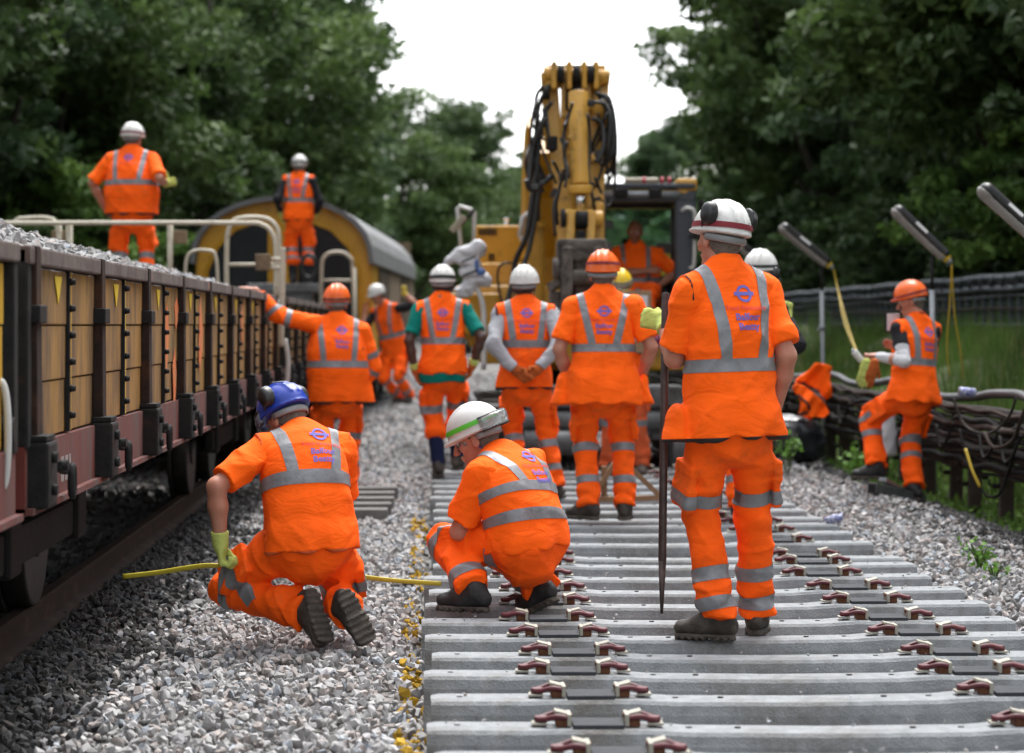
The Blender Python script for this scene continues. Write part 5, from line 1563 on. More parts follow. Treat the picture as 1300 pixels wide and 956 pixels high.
    for s in (1, -1):
        w_ = [(s * .20, 1.25), (s * .20, 2.95), (s * .45, 3.02), (s * .72, 2.92), (s * .98, 2.66), (s * 1.14, 2.30), (s * 1.16, 1.25)]
        mb = MB(); mb.prism(w_, .035, .058, axis='y'); mb.build('window', M['glass_dark'], fr)
        mb = MB(); pts = [Vector((x, .04, z)) for x, z in w_]; mb.tube(pts, .03, 6, close=True); mb.build('window_frame', M['yellow'], fr)
        mb = MB(); mb.cyl((s * 1.0, .0, 1.15), (s * 1.0, .06, 1.15), .09, n=14); mb.build('marker_lamp', M['glass_dark'], fr)
    mb = MB(); mb.box((0, .03, 2.0), (.34, .05, 1.6), bevel=.01); mb.build('centre_door', M['yellow'], T)
    mb = MB(); outer = arch(hw + .05, eave, top); inner = arch(hw - .02, eave - .02, top - .07)
    mb.prism(outer + inner[::-1], -.12, Ln, axis='y'); mb.build('arched_roof', M['roof_grey'], T)
    for s in (1, -1):
        mb = MB(); mb.box((s * (hw - .03), .9, (sill + eave) / 2), (.06, 1.5, eave - sill)); mb.build('cab_side', M['yellow'], T)
        mb = MB(); mb.box((s * (hw - .03), 7.4, (sill + eave) / 2), (.05, 11.2, eave - sill)); sd_ = mb.build('side_panel', M['side_beige'], T)
        if s == 1:
            for (y0, y1) in ((1.9, 4.6), (8.3, 10.9)):
                mb = MB()
                for k in range(15): mb.box((hw + .008, (y0 + y1) / 2, 1.2 + k * .078), (.03, y1 - y0, .030), rot=Matrix.Rotation(.5, 3, 'Y'))
                mb.build('louvre', M['side_beige'], sd_)
                mb = MB(); mb.box((hw + .001, (y0 + y1) / 2, 1.75), (.012, y1 - y0 + .1, 1.22)); mb.build('louvre_shade_plate', M['iron_black'], sd_)  # black plate stands in for the shade behind the slats
    mb = MB(); mb.box((0, Ln - .05, (sill + top) / 2 - .1), (2.5, .08, top - sill - .3)); mb.build('far_end', M['side_beige'], T)
    mb = MB(); mb.box((0, Ln / 2, .85), (2.5, Ln, .22)); mb.build('underframe', M['iron_black'], T)
    for y in (1.6, 3.4, 9.6, 11.4):
        mb = MB(); mb.cyl((-.8, y, .57), (.8, y, .57), .42, n=24); mb.build('wheelset', M['steel_dark'], T)
    # old track under the train
    for i, x in enumerate((-1.85, -3.33)):
        mb = MB(); prof = [(-.065, -.155), (.065, -.155), (.065, -.140), (.012, -.122), (.009, -.045), (.034, -.034), (.036, -.006), (.028, .0), (-.028, .0), (-.036, -.006), (-.034, -.034), (-.009, -.045), (-.012, -.122), (-.065, -.140)]
        mb.prism([(x + u, v) for u, v in prof], -4, 75, axis='y'); o = mb.build('rail', M['rail_steel'], None)
        tag(o, ['rusty running rail of the old track on the sleeper side of the train', 'rusty running rail of the old track on the far side under the train'][i], 'rail')
    mb = MB(); mb.box((-2.59, 6, -.225), (2.5, .24, .07), bevel=.01); pr = mb.build('old_sleeper', M['post'], None); pr.location = (0, -6, 0)
    for k in range(52):
        o = pr if k == 0 else pr.copy()
        if k: COL.objects.link(o)
        o.location = (0, -6 + 5 + k * .70, 0); tag(o, 'old dark timber sleeper under the rails of the train', 'sleeper', 'old sleepers under the train')

def build_excavator():
    D = 24.5
    T = empty('excavator', (1.9, 26.0, -.2), 'yellow road rail excavator with raised arm and seated driver facing the workers', 'excavator')
    # ---- undercarriage with rail wheels
    mb = MB(); mb.box((1.75, 25.6, .42), (1.5, 2.6, .35), bevel=.04)
    for s in (-1, 1):
        mb.box((1.75 + s * .98, 25.6, .22), (.42, 3.4, .62), bevel=.14)
    mb.build('crawler_chassis', M['iron_black'], T)
    for s in (-1, 1):
        mb = MB()
        for k in range(15): mb.box((1.75 + s * .98, 23.95 + k * .235, -.085), (.46, .17, .05), bevel=.01); 
        for k in range(15): mb.box((1.75 + s * .98, 23.95 + k * .235, .53), (.46, .17, .05), bevel=.01)
        for a in np.linspace(-1.2, 1.2, 6): mb.box((1.75 + s * .98, 23.93 - .16 * math.cos(a), .22 + .30 * math.sin(a)), (.46, .06, .15), rot=Matrix.Rotation(-a * .9, 3, 'X'), bevel=.01)
        mb.build('track', M['steel_dark'], T)
        mb = MB(); mb.cyl((1.75 + s * .70 - .06, 23.55, .12), (1.75 + s * .70 + .10, 23.55, .12), .26, n=28, bevel=.02); mb.cyl((1.75 + s * .70 + .0, 23.55, .12), (1.75 + s * .70 + .14, 23.55, .12), .16, n=20); mb.build('rail_wheel', M['chassis_grey'], T)
        mb = MB(); mb.box((1.75 + s * .60, 23.75, .34), (.30, .5, .34), bevel=.03)
        for k in range(3): mb.cyl((1.75 + s * .6 - .08 + .08 * k, 23.48, .38), (1.75 + s * .6 - .08 + .08 * k, 23.50, .38), .022, n=8)
        mb.build('rail_wheel_bracket', M['chassis_grey'], T)
    mb = MB(); mb.cyl((.75, 23.4, .36), (2.75, 23.4, .36), .10, n=16); mb.cyl((.95, 23.3, .16), (1.6, 23.3, .16), .12, n=16); mb.box((1.75, 23.55, .60), (1.5, .3, .22), bevel=.03); mb.build('rail_axle', M['chassis_grey'], T)
    # ---- upper structure
    def pbox(mb, x0, y0, x1, y1, Ya, Yb, bevel=.03):
        a = W(x0, y0, Ya); b = W(x1, y1, Ya)
        mb.box(((a.x + b.x) / 2, (Ya + Yb) / 2, (a.z + b.z) / 2), (abs(b.x - a.x), Yb - Ya, abs(a.z - b.z)), bevel=bevel)
    mb = MB(); pbox(mb, 604, 286, 668, 345, 26.2, 28.2); eh = mb.build('engine_cover', M['yellow'], T)
    mb = MB()
    a, b = W(607, 290, 26.16), W(629, 298, 26.16)
    for i in range(6):
        for j in range(2): mb.box(W(609 + i * 4.0, 292 + j * 4.4, 26.19), (.026, .02, .028))
    for i in range(2):
        for j in range(2): mb.box(W(622 + i * 4, 324 + j * 4.6, 26.19), (.026, .02, .030))
    mb.build('vent_grille', M['iron_black'], eh)
    mb = MB(); p = W(643, 282, 26.8); mb.cyl(p - Vector((0, 0, .08)), p + Vector((0, 0, .03)), .035, n=14); mb.cyl(p + Vector((0, 0, .02)), p + Vector((0, 0, .045)), .042, n=14); mb.build('exhaust', M['chrome'], eh)
    mb = MB(); pbox(mb, 596, 334, 690, 366, 25.6, 28.4); pbox(mb, 578, 362, 700, 402, 25.0, 28.0, .05); pbox(mb, 565, 396, 700, 432, 25.1, 27.6, .05); mb.build('deck_box', M['yellow_light'], T)
    mb = MB(); pbox(mb, 690, 330, 760, 470, 25.3, 28.6); pbox(mb, 755, 418, 892, 470, 24.9, 28.6); pbox(mb, 610, 425, 760, 462, 25.0, 27); mb.build('revolving_frame', M['yellow'], T)
    mb = MB(); mb.box((1.75, 29.0, 1.6), (2.5, .8, 1.2), bevel=.15); mb.build('counterweight', M['yellow'], T)
    mb = MB(); mb.cyl((1.75, 26.2, .55), (1.75, 26.2, .85), .62, n=32); mb.build('slew_ring', M['iron_black'], T)
    # low blade at the left and white post
    mb = MB(); pbox(mb, 556, 372, 636, 424, 24.6, 24.9, .04); mb.build('side_guard', M['yellow'], T)
    mb = tube_thing([W(600, 362, 24.3), W(609, 374, 24.3), W(614, 400, 24.3), W(614, 470, 24.3)], .028); mb.build('white_grab_rail', M['white_tube'], T)
    # mirror frame with tubes
    mb = MB(); mb.tube([W(588, 345, 25), W(581, 264, 25), W(584, 262, 25), W(600, 267, 25), W(602, 272, 25), W(601, 345, 25)], .022, 8); mf = mb.build('mirror_frame', M['white_tube'], T)
    mb = MB(); mb.bar(W(573, 294, 24.9), W(590, 275, 24.9), .05, .07, .015); mb.build('mirror', M['bottle_beige'], mf)
    mb = MB(); mb.tube([W(585, 285, 24.92), W(602, 266, 24.92)], .02); mb.build('mirror_arm', M['iron_black'], mf)
    # ---- boom: side plates rising from the frame to the elbow
    xa, xb = W(664, 330, 25.2).x, W(752, 330, 25.2).x
    mb = MB()
    prof = [(25.9, 1.05), (26.3, 2.0), (26.0, 2.7), (25.2, 3.05), (24.2, 3.18), (23.9, 3.0), (24.9, 2.6), (25.2, 2.0), (25.2, 1.05)]
    mb.prism(prof, xa + .10, xb - .08, axis='x')
    bo = mb.build('boom', M['yellow'], T)
    mb = MB(); mb.prism([(24.6, 2.9), (22.7, 3.45), (22.6, 3.72), (24.6, 3.25)], xa + .42, xa + .62, axis='x'); mb.build('boom_neck', M['yellow'], bo)
    mb = MB(); mb.prism([(25.15, 2.0), (25.15, 2.9), (24.7, 3.15), (24.5, 3.30), (24.7, 3.42), (25.4, 3.32), (26.15, 2.8), (26.3, 2.0)], xa + .02, xa + .06, axis='x'); mb.prism([(25.15, 1.2), (25.1, 3.05), (24.9, 3.15), (24.95, 1.2)], xa + .32, xa + .36, axis='x'); mb.build('boom_side_plate', M['yellow'], bo)
    mb = MB(); a, b = W(681, 392, 24.7), W(681, 284, 24.6); mb.cyl(a, b, .082, n=20, bevel=.01); mb.cyl(b - Vector((0, 0, .05)), b + Vector((0, 0, .02)), .095, n=20); lc = mb.build('lift_cylinder', M['yellow_light'], T)
    mb = MB(); mb.cyl(b, W(680, 236, 24.5), .042, n=16); mb.build('rod', M['chassis_grey'], lc)
    # ---- stick: two side members and the elbow head in front of the sky
    def Wp(px, py, Y): return W(px, py, Y)
    mb = MB()
    for (p0, p1, w_) in (((697, 92), (703, 190), .10), ((763, 96), (757, 190), .10)):
        mb.bar(Wp(p0[0], p0[1], 22.6), Wp(p1[0], p1[1], 22.5), .16, w_, .02, up=(0, 1, 0))
    mb.bar(Wp(708, 180, 22.5), Wp(722, 335, 22.0), .16, .15, .02, up=(0, 1, 0)); mb.bar(Wp(758, 180, 22.5), Wp(752, 335, 22.0), .16, .13, .02, up=(0, 1, 0))
    mb.box(Wp(731, 215, 22.85), (.28, .20, 1.6), bevel=.03)
    mb.bar(Wp(716, 96, 22.5), Wp(716, 150, 22.5), .05, .16, .01, up=(0, 1, 0)); mb.bar(Wp(745, 92, 22.5), Wp(747, 140, 22.5), .05, .16, .01, up=(0, 1, 0))
    mb.build('stick', M['yellow_light'], T)
    mb = MB()
    mb.cyl(Wp(690, 94, 22.5), Wp(774, 98, 22.5), .075, n=18, bevel=.01); mb.cyl(Wp(692, 106, 22.5), Wp(762, 106, 22.5), .05, n=14)
    for px in (703, 722, 741, 756): mb.box(Wp(px, 97, 22.42), (.045, .26, .26), bevel=.02)
    mb.box(Wp(731, 90, 22.55), (.55, .16, .10), bevel=.02)
    mb.build('elbow_head', M['yellow_light'], T)
    for px in (712, 732, 750): mb = MB(); mb.cyl(Wp(px - 4, 94, 22.35), Wp(px + 4, 94, 22.35), .085, n=16); mb.build('pin', M['iron_black'], T)
    mb = MB(); mb.cyl(Wp(690, 118, 22.4), Wp(698, 118, 22.4), .06, n=12); mb.build('pin', M['iron_black'], T)
    mb = MB(); mb.box(Wp(731, 120, 22.45), (.20, .12, .30), bevel=.02); mb.build('hose_clamp', M['iron_black'], T)
    mb = MB(); mb.box(Wp(701, 182, 22.2), (.10, .08, .13), bevel=.015); mb.build('boom_lamp', M['iron_black'], T)
    # bucket cylinder down the middle
    mb = MB(); a, b = Wp(734, 118, 22.15), Wp(737, 236, 21.9)
    mb.cyl(a, b, .092, n=24, bevel=.012); mb.cyl(b - Vector((0, 0, .07)), b + Vector((0, 0, .005)), .112, n=24, bevel=.01); mb.cyl(Wp(735, 172, 22.05), Wp(735, 178, 22.05), .102, n=24); mb.cyl(Wp(735, 193, 22.05), Wp(735, 198, 22.05), .102, n=24)
    bc = mb.build('bucket_cylinder', M['yellow_light'], T)
    mb = MB(); mb.cyl(b, Wp(737, 268, 21.85), .042, n=18); mb.build('rod', M['chrome'], bc)
    # linkage and quick hitch
    mb = MB()
    mb.cyl(Wp(712, 276, 21.8), Wp(765, 278, 21.8), .075, n=16, bevel=.01)
    for px, t in ((725, .08), (751, .08)): mb.bar(Wp(px, 268, 21.75), Wp(px - 2, 308, 21.7), .075, .12, .012, up=(0, 1, 0))
    mb.box(Wp(739, 290, 21.9), (.16, .16, .34), bevel=.02)
    mb.box(Wp(759, 292, 22.0), (.11, .2, .50), bevel=.03)
    mb.build('linkage', M['yellow_light'], T)
    mb = MB(); mb.cyl(Wp(712, 277, 21.7), Wp(718, 277, 21.7), .085, n=14); mb.build('pin', M['iron_black'], T)
    mb = MB(); mb.cyl(Wp(731, 279, 21.7), Wp(746, 279, 21.7), .082, n=14); mb.build('pin', M['iron_black'], T)
    mb = MB(); mb.box(Wp(737, 300, 21.6), (.08, .1, .10), bevel=.01); mb.build('grease_block', M['iron_black'], T)
    mb = MB()
    mb.box(Wp(738, 318, 21.6), (.44, .34, .20), bevel=.035); mb.box(Wp(719, 358, 21.5), (.09, .42, .62), bevel=.02); mb.box(Wp(741, 350, 21.6), (.20, .25, .50), bevel=.03); mb.box(Wp(758, 345, 21.6), (.08, .4, .44), bevel=.02)
    mb.cyl(Wp(712, 352, 21.4), Wp(765, 352, 21.4), .07, n=14); mb.cyl(Wp(702, 340, 21.5), Wp(716, 340, 21.5), .09, n=12); mb.cyl(Wp(714, 384, 21.5), Wp(762, 386, 21.5), .06, n=12)
    mb.box(Wp(707, 385, 21.7), (.14, .2, .22), bevel=.03); mb.bar(Wp(698, 366, 21.6), Wp(712, 356, 21.5), .06, .08, .01); mb.box(Wp(738, 405, 21.7), (.4, .3, .3), bevel=.05)
    mb.build('quick_hitch', M['mud_grey'], T)
    # hoses
    hs = [([(697, 108), (684, 135), (680, 175), (676, 215), (671, 235)], .022, 22.4), ([(700, 130), (690, 150), (684, 190), (682, 225), (690, 243)], .020, 22.3), ([(693, 150), (677, 185), (672, 225), (672, 238), (684, 236), (703, 222)], .026, 22.2),
          ([(702, 205), (708, 216), (712, 230), (706, 260), (708, 285)], .016, 22.0), ([(716, 215), (710, 240), (703, 262), (705, 300)], .014, 21.9), ([(722, 145), (716, 170), (717, 200), (722, 226)], .018, 21.9), ([(727, 130), (721, 150), (716, 160)], .014, 21.8),
          ([(760, 122), (772, 124), (779, 150), (781, 190), (776, 215), (762, 220)], .024, 22.3), ([(757, 118), (774, 130), (779, 165), (775, 200), (763, 208), (758, 190)], .020, 22.2), ([(750, 130), (768, 132), (775, 150), (772, 190), (768, 210)], .018, 22.1),
          ([(751, 150), (764, 158), (766, 185), (758, 205), (752, 195)], .020, 22.0), ([(781, 180), (780, 240), (772, 262), (764, 248)], .014, 22.4), ([(746, 145), (749, 180), (747, 220), (752, 250), (756, 270)], .016, 21.9), ([(766, 190), (770, 205), (773, 232)], .014, 22.3),
          ([(690, 110), (682, 120), (680, 140), (686, 160)], .018, 22.5), ([(689, 232), (682, 240), (672, 240), (668, 228)], .022, 22.0), ([(720, 180), (716, 200), (721, 215), (717, 238)], .014, 21.8), ([(755, 225), (764, 246), (768, 262), (765, 282)], .014, 22.0),
          ([(688, 160), (685, 200), (676, 250), (668, 300), (655, 330), (650, 360), (640, 400)], .030, 24.4), ([(690, 200), (682, 260), (672, 315), (662, 345), (655, 372)], .026, 24.3), ([(640, 392), (634, 370), (632, 345), (640, 334), (656, 336)], .012, 24.5),
          ([(774, 95), (786, 88), (788, 84)], .006, 22.5)]
    for pts, r, Y in hs:
        mb = tube_thing([W(px, py, Y + .05 * math.sin(i * 1.7)) for i, (px, py) in enumerate(pts)], r, 8); mb.build('hose', M['hyd_black'], T)
    rgh = np.random.default_rng(8)
    for i in range(16):
        lft = i % 2 == 0
        x0 = rgh.uniform(676, 700) if lft else rgh.uniform(755, 778); y0 = rgh.uniform(115, 175); ln = rgh.uniform(45, 95); bow = rgh.uniform(-9, 9) + (-7 if lft else 6); x1 = rgh.uniform(678, 712) if lft else rgh.uniform(748, 776)
        pts = [W(x0 + (x1 - x0) * t + bow * math.sin(3.14 * t), y0 + ln * t, 22.15 + .25 * rgh.uniform(0, 1)) for t in (0, .25, .5, .75, 1)]
        mb = tube_thing(pts, rgh.uniform(.010, .020), 7); mb.build('hose', M['hyd_black'], T)
    for i in range(18):
        px = rgh.choice([705, 712, 719, 752, 757, 762]) + rgh.uniform(-3, 3); py = rgh.uniform(120, 300)
        p = Wp(px, py, 22.0); mb = MB(); mb.box(p, (rgh.uniform(.03, .07), .06, rgh.uniform(.03, .10)), rot=Matrix.Rotation(rgh.uniform(-.5, .5), 3, 'Y'), bevel=.008); mb.cyl(p - Vector((0, .05, 0)), p, .014, n=8)
        mb.build('hose_fitting', M['steel_dark'] if i % 3 else M['yellow_light'], T)
    mb = MB(); mb.sph(Wp(763, 138, 22.4), (.09, .09, .12)); mb.box(Wp(766, 145, 22.45), (.16, .2, .18), bevel=.03); mb.box(Wp(766, 190, 22.7), (.14, .3, .40), bevel=.04); mb.build('side_motor', M['yellow_light'], T)
    mb = MB(); mb.tube([W(660, 300, 24.9), W(664, 276, 24.9), W(672, 270, 24.9), W(686, 273, 24.9)], .028); mb.tube([W(660, 296, 24.9), W(662, 304, 24.9), W(672, 306, 24.9)], .026); mb.build('grab_handle', M['white_tube'], T)
    # ---- cab
    Yf, Yb = 24.7, 26.3
    xl, xr = W(757, 300, Yf).x, W(884, 300, Yf).x; zt = W(800, 243, Yf).z; zb = W(800, 430, Yf).z
    cab = []
    mb = MB()
    for x, w_ in ((xl + .05, .10), (xr - .11, .22)): mb.box((x, Yf + .05, (zt + zb) / 2), (w_, .12, zt - zb), bevel=.025)
    for x in (xl + .05, xr - .06): mb.box((x, Yb - .05, (zt + zb) / 2), (.10, .10, zt - zb), bevel=.02)
    mb.box(((xl + xr) / 2, Yf + .05, zt - .05), (xr - xl, .13, .12), bevel=.03); mb.box(((xl + xr) / 2, Yb - .05, zt - .05), (xr - xl, .12, .12), bevel=.03)
    for x in (xl + .05, xr - .06): mb.box((x, (Yf + Yb) / 2, zt - .05), (.10, Yb - Yf, .12), bevel=.03); mb.box((x, (Yf + Yb) / 2, zb + .25), (.08, Yb - Yf, .5), bevel=.02)
    mb.build('cab_frame', M['cab_dark'], T)
    mb = MB(); mb.box(((xl + xr) / 2, (Yf + Yb) / 2, zt + .055), (xr - xl - .02, Yb - Yf + .1, .055), bevel=.02); rf = mb.build('cab_roof', M['cab_dark'], T)
    mb = MB(); mb.box((xr - .10, Yf + .08, zt + .07), (.22, .22, .13), bevel=.035); mb.box(((xl + xr) / 2, Yf - .012, zt - .005), (xr - xl - .2, .02, .03), bevel=.005); mb.build('roof_edge', M['yellow_light'], rf)
    mb = MB(); mb.cyl(W(760, 246, Yf - .03), W(862, 247, Yf - .03), .035, n=12); mb.build('light_bar', M['galv'], rf)
    for px in (789, 832): mb = MB(); mb.box(W(px, 245, Yf - .09), (.13, .09, .085), bevel=.015); mb.build('work_lamp', M['iron_black'], rf)
    mb = MB(); mb.cyl(W(793, 230, 24.72), W(836, 230, 24.72), .036, n=18, bevel=.012); fe = mb.build('extinguisher', M['bottle_beige'], rf)
    for px in (817, 840, 849): mb = MB(); mb.cyl(W(px - 1.5, 230, 24.72), W(px + 2.5, 230, 24.72), .042, n=16); mb.build('red_bracket', M['red_plastic'], fe)
    mb = MB(); mb.cyl(W(862, 241, 24.9), W(862, 232, 24.9), .03, n=10); mb.build('beacon_base', M['yellow_light'], rf)
    mb = MB(); mb.box(((xl + xr) / 2, Yb - .06, (zt + zb) / 2 + .3), (xr - xl - .1, .012, (zt - zb) - .75)); mb.build('rear_window', M['cab_glass'], T)
    mb = MB(); mb.box(((xl + xr) / 2, Yb - .05, zb + .30), (xr - xl - .1, .05, .75)); mb.box(((xl + xr) / 2, (Yf + Yb) / 2, zb + .02), (xr - xl - .05, Yb - Yf, .04)); mb.build('cab_floor', M['iron_black'], T)
    sx = W(806, 350, 25.4).x
    mb = MB(); mb.box((sx, 25.72, 1.75), (.42, .10, .66), bevel=.04); mb.box((sx, 25.45, 1.38), (.46, .46, .12), bevel=.04); mb.box((sx, 25.78, 2.14), (.22, .08, .16), bevel=.03); mb.build('seat', M['seat'], T)
    for s in (-1, 1):
        mb = MB(); mb.box((sx + s * .30, 25.25, 1.42), (.12, .36, .14), bevel=.03); mb.cyl((sx + s * .30, 25.12, 1.46), (sx + s * .29, 25.10, 1.60), .018, n=8); mb.sph((sx + s * .29, 25.10, 1.62), (.025, .03, .045)); mb.build('control_lever', M['iron_black'], T)
    for p_, sz_ in ((W(771, 285, 25.1), (.12, .04, .09)), (W(770, 330, 25.1), (.10, .08, .38)), (W(843, 315, 25.9), (.16, .04, .12))):
        mb = MB(); mb.box(p_, sz_, bevel=.01); mb.build('console', M['chassis_grey'], T)
    mb = tube_thing([W(866, 268, 24.55), W(872, 264, 24.5), W(881, 268, 24.5), W(882, 285, 24.5), W(881, 335, 24.5), W(876, 340, 24.55)], .018); mb.build('cab_handrail', M['white_tube'], T)
    mb = MB(); mb.box(W(888, 292, 24.4), (.14, .05, .20), bevel=.02); mb.bar(W(876, 300, 24.6), W(888, 303, 24.4), .02, .02); mb.box(W(890, 262, 24.9), (.06, .05, .12), bevel=.015); mb.build('side_mirror', M['iron_black'], T)
    mb = MB(); mb.box((xr + .03, (Yf + Yb) / 2 + .2, (zt + zb) / 2 - .1), (.03, 1.1, zt - zb - .3), bevel=.01); mb.build('cab_door', M['cab_dark'], T)
    mb = MB(); mb.box(W(803, 409, 24.75), (.80, .16, .10), bevel=.03); mb.build('cab_step', M['iron_black'], T)
    rebase(T)
    # sacks tied to the mirror frame
    S_ = empty('sacks', W(590, 368, 24.3), 'three white plastic sacks tied in a bundle to the excavator mirror frame', 'sacks')
    for i, (blobs) in enumerate(([(566, 327, 590, 316, .10), (590, 316, 606, 310, .13), (575, 322, 598, 330, .12)], [(585, 340, 600, 338, .11), (596, 332, 604, 345, .10)], [(583, 362, 600, 352, .11), (600, 352, 614, 348, .11), (582, 368, 596, 360, .09)])):
        f = Field(A3(W(555, 385, 24.0)) - .1, A3(W(625, 298, 24.6)) + .1, .014)
        for (x0, y0, x1, y1, r) in blobs: f.add(P_loft(A3(W(x0 + 3, y0 + 5, 24.3)), A3(W(x1 + 1, y1 + 5, 24.3)), r * .55, r * .75), .03)
        f.disp(wrinkles(60 + i, .018, (.10, .30)))
        o, _ = sd_obj('sack', f, M['sack'], S_, 1)
    mb = MB(); mb.sph(W(611, 345, 24.2), (.045, .03, .04)); mb.sph(W(605, 336, 24.22), (.02, .02, .06)); mb.build('blue_mark', M['blue_print2'], S_)
    mb = MB()
    for (a, b) in (((586, 333), (604, 325)), ((588, 350), (606, 343))): mb.tube([W(a[0], a[1], 24.16), W(b[0], b[1], 24.16)], .010)
    mb.build('tie', M['iron_black'], S_)
    rebase(S_)
def build_cable_run():
    """posts of the cable run on the right with the bundles that sag between them"""
    XC = 4.25
    ys = [10.6 + .98 * k for k in range(36)]
    pr = None
    rg = np.random.default_rng(15)
    for i, y in enumerate(ys):
        if i == 0:
            T = empty('cable_post'); mb = MB(); mb.box((0, 0, .30), (.105, .10, 1.02), bevel=.012, taper=(.9, .9)); mb.build('post', M['post'], T)
            mb = MB()
            for z in (.30, .44, .58, .72): mb.box((-.075, 0, z), (.055, .05, .035), bevel=.006); mb.tube([(-.10, 0, z), (-.125, 0, z + .01), (-.13, 0, z + .045)], .008, 6)
            for z in (.35, .50, .65): mb.box((.075, 0, z), (.055, .05, .03), bevel=.006)
            mb.build('hook', M['iron_black'], T); pr = T; o = T
        else: o = copy_tree(pr)
        o.location = (XC + rg.normal(0, .02), y, -.2 + rg.normal(0, .015)); o.rotation_euler = (rg.normal(0, .02), rg.normal(0, .025), rg.normal(0, .08))
        tag(o, 'weathered post with iron hooks holding up the cable run', 'post', 'posts of the cable run')
    # cables
    specs = []
    for k in range(14): specs.append((-.10 - .02 * (k % 3), .20 + .036 * k, .012 + .005 * (k % 3), ['cable', 'cable_brown', 'cable_black'][k % 3], .03 + .015 * (k % 4)))
    for k in range(8): specs.append((.10 + .02 * (k % 2), .20 + .06 * k, .014 + .005 * (k % 3), ['cable_brown', 'cable_black', 'cable'][k % 3], .05))
    specs += [(-.06, .66, .033, 'cable', .008), (.09, .74, .036, 'cable_grey', .012), (-.14, .56, .026, 'cable_brown', .03), (-.15, .40, .022, 'cable', .06), (-.02, .64, .03, 'cable', .01)]
    labs = {'cable': 'dusty grey cable slung along the row of posts', 'cable_brown': 'rusty brown cable slung along the row of posts', 'cable_black': 'black cable slung along the row of posts', 'cable_grey': 'thick light grey duct waving along the post tops'}
    for i, (dx, z, r, mt, sag) in enumerate(specs):
        pts = []
        for k, y in enumerate(ys[:-1]):
            j = rg.normal(0, .006)
            pts.append(Vector((XC + dx + rg.normal(0, .008), y, z + j)))
            pts.append(Vector((XC + dx * 1.05 + rg.normal(0, .015), y + .49, z + j - sag * rg.uniform(.1, .8))))
        if mt == 'cable_grey':
            pts = [Vector((p.x, p.y, p.z + .045 * math.sin(p.y * 1.5))) for p in pts]
        mb = MB(); mb.tube(smooth_pts(pts, 3), r, 7); o = mb.build('cable', M[mt]); tag(o, labs[mt], 'cable', {'cable': 'grey cables of the run', 'cable_brown': 'brown cables of the run', 'cable_black': 'black cables of the run'}.get(mt))
    # loose loops that hang in front of the posts
    loops = [([(1210, 505, 17.6), (1225, 540, 17.5), (1255, 550, 17.0), (1280, 530, 16.4), (1290, 505, 16)], .010, 'cable', 'grey cable hanging in a slack loop in front of the posts'),
             ([(1250, 550, 17), (1262, 568, 16.8), (1285, 560, 16.4), (1297, 530, 16.1), (1310, 500, 15.9)], .014, 'cable_brown', 'brown cable hanging in a slack loop near the picture edge'),
             ([(1218, 545, 17.4), (1226, 575, 17.3), (1236, 605, 17.2), (1252, 628, 17.1), (1268, 628, 16.9), (1280, 600, 16.8), (1288, 575, 16.6)], .011, 'cable_black', 'thin black lead drooping almost to the weeds below the run')]
    for pts, r, mt, lab in loops:
        mb = tube_thing([W(*p) - Vector((.28, 0, 0)) * 0 for p in pts], r, 7); o = mb.build('hanging_cable', M[mt]); tag(o, lab, 'cable')
    mb = tube_thing([W(1226, 570, 17.25), W(1234, 596, 17.15), W(1244, 618, 17.1)], .012, 6); o = mb.build('yellow_tape_wrap', M['yellow_cable']); tag(o, 'yellow tape wound on the drooping black lead', 'tape')
    rgx = np.random.default_rng(5)
    for i, px in enumerate((1040, 1075, 1205, 1262, 1000, 1290)):
        Y = FPX * 4.1 / (px - 540) * .985
        c = Vector((4.1, Y, .45)); 
        for sgn in (-1,):
            mb = tube_thing([c + Vector((-.06, -.25, .10)), c + Vector((-.08, -.1, -.05)), c + Vector((-.09, .1, -.10)), c + Vector((-.07, .3, .06))], .012, 6)
            o = mb.build('hanging_cable', M['cable_black']); tag(o, 'short black lead tied in a droop on the front of the cable run', 'cable', 'short black leads on the run')

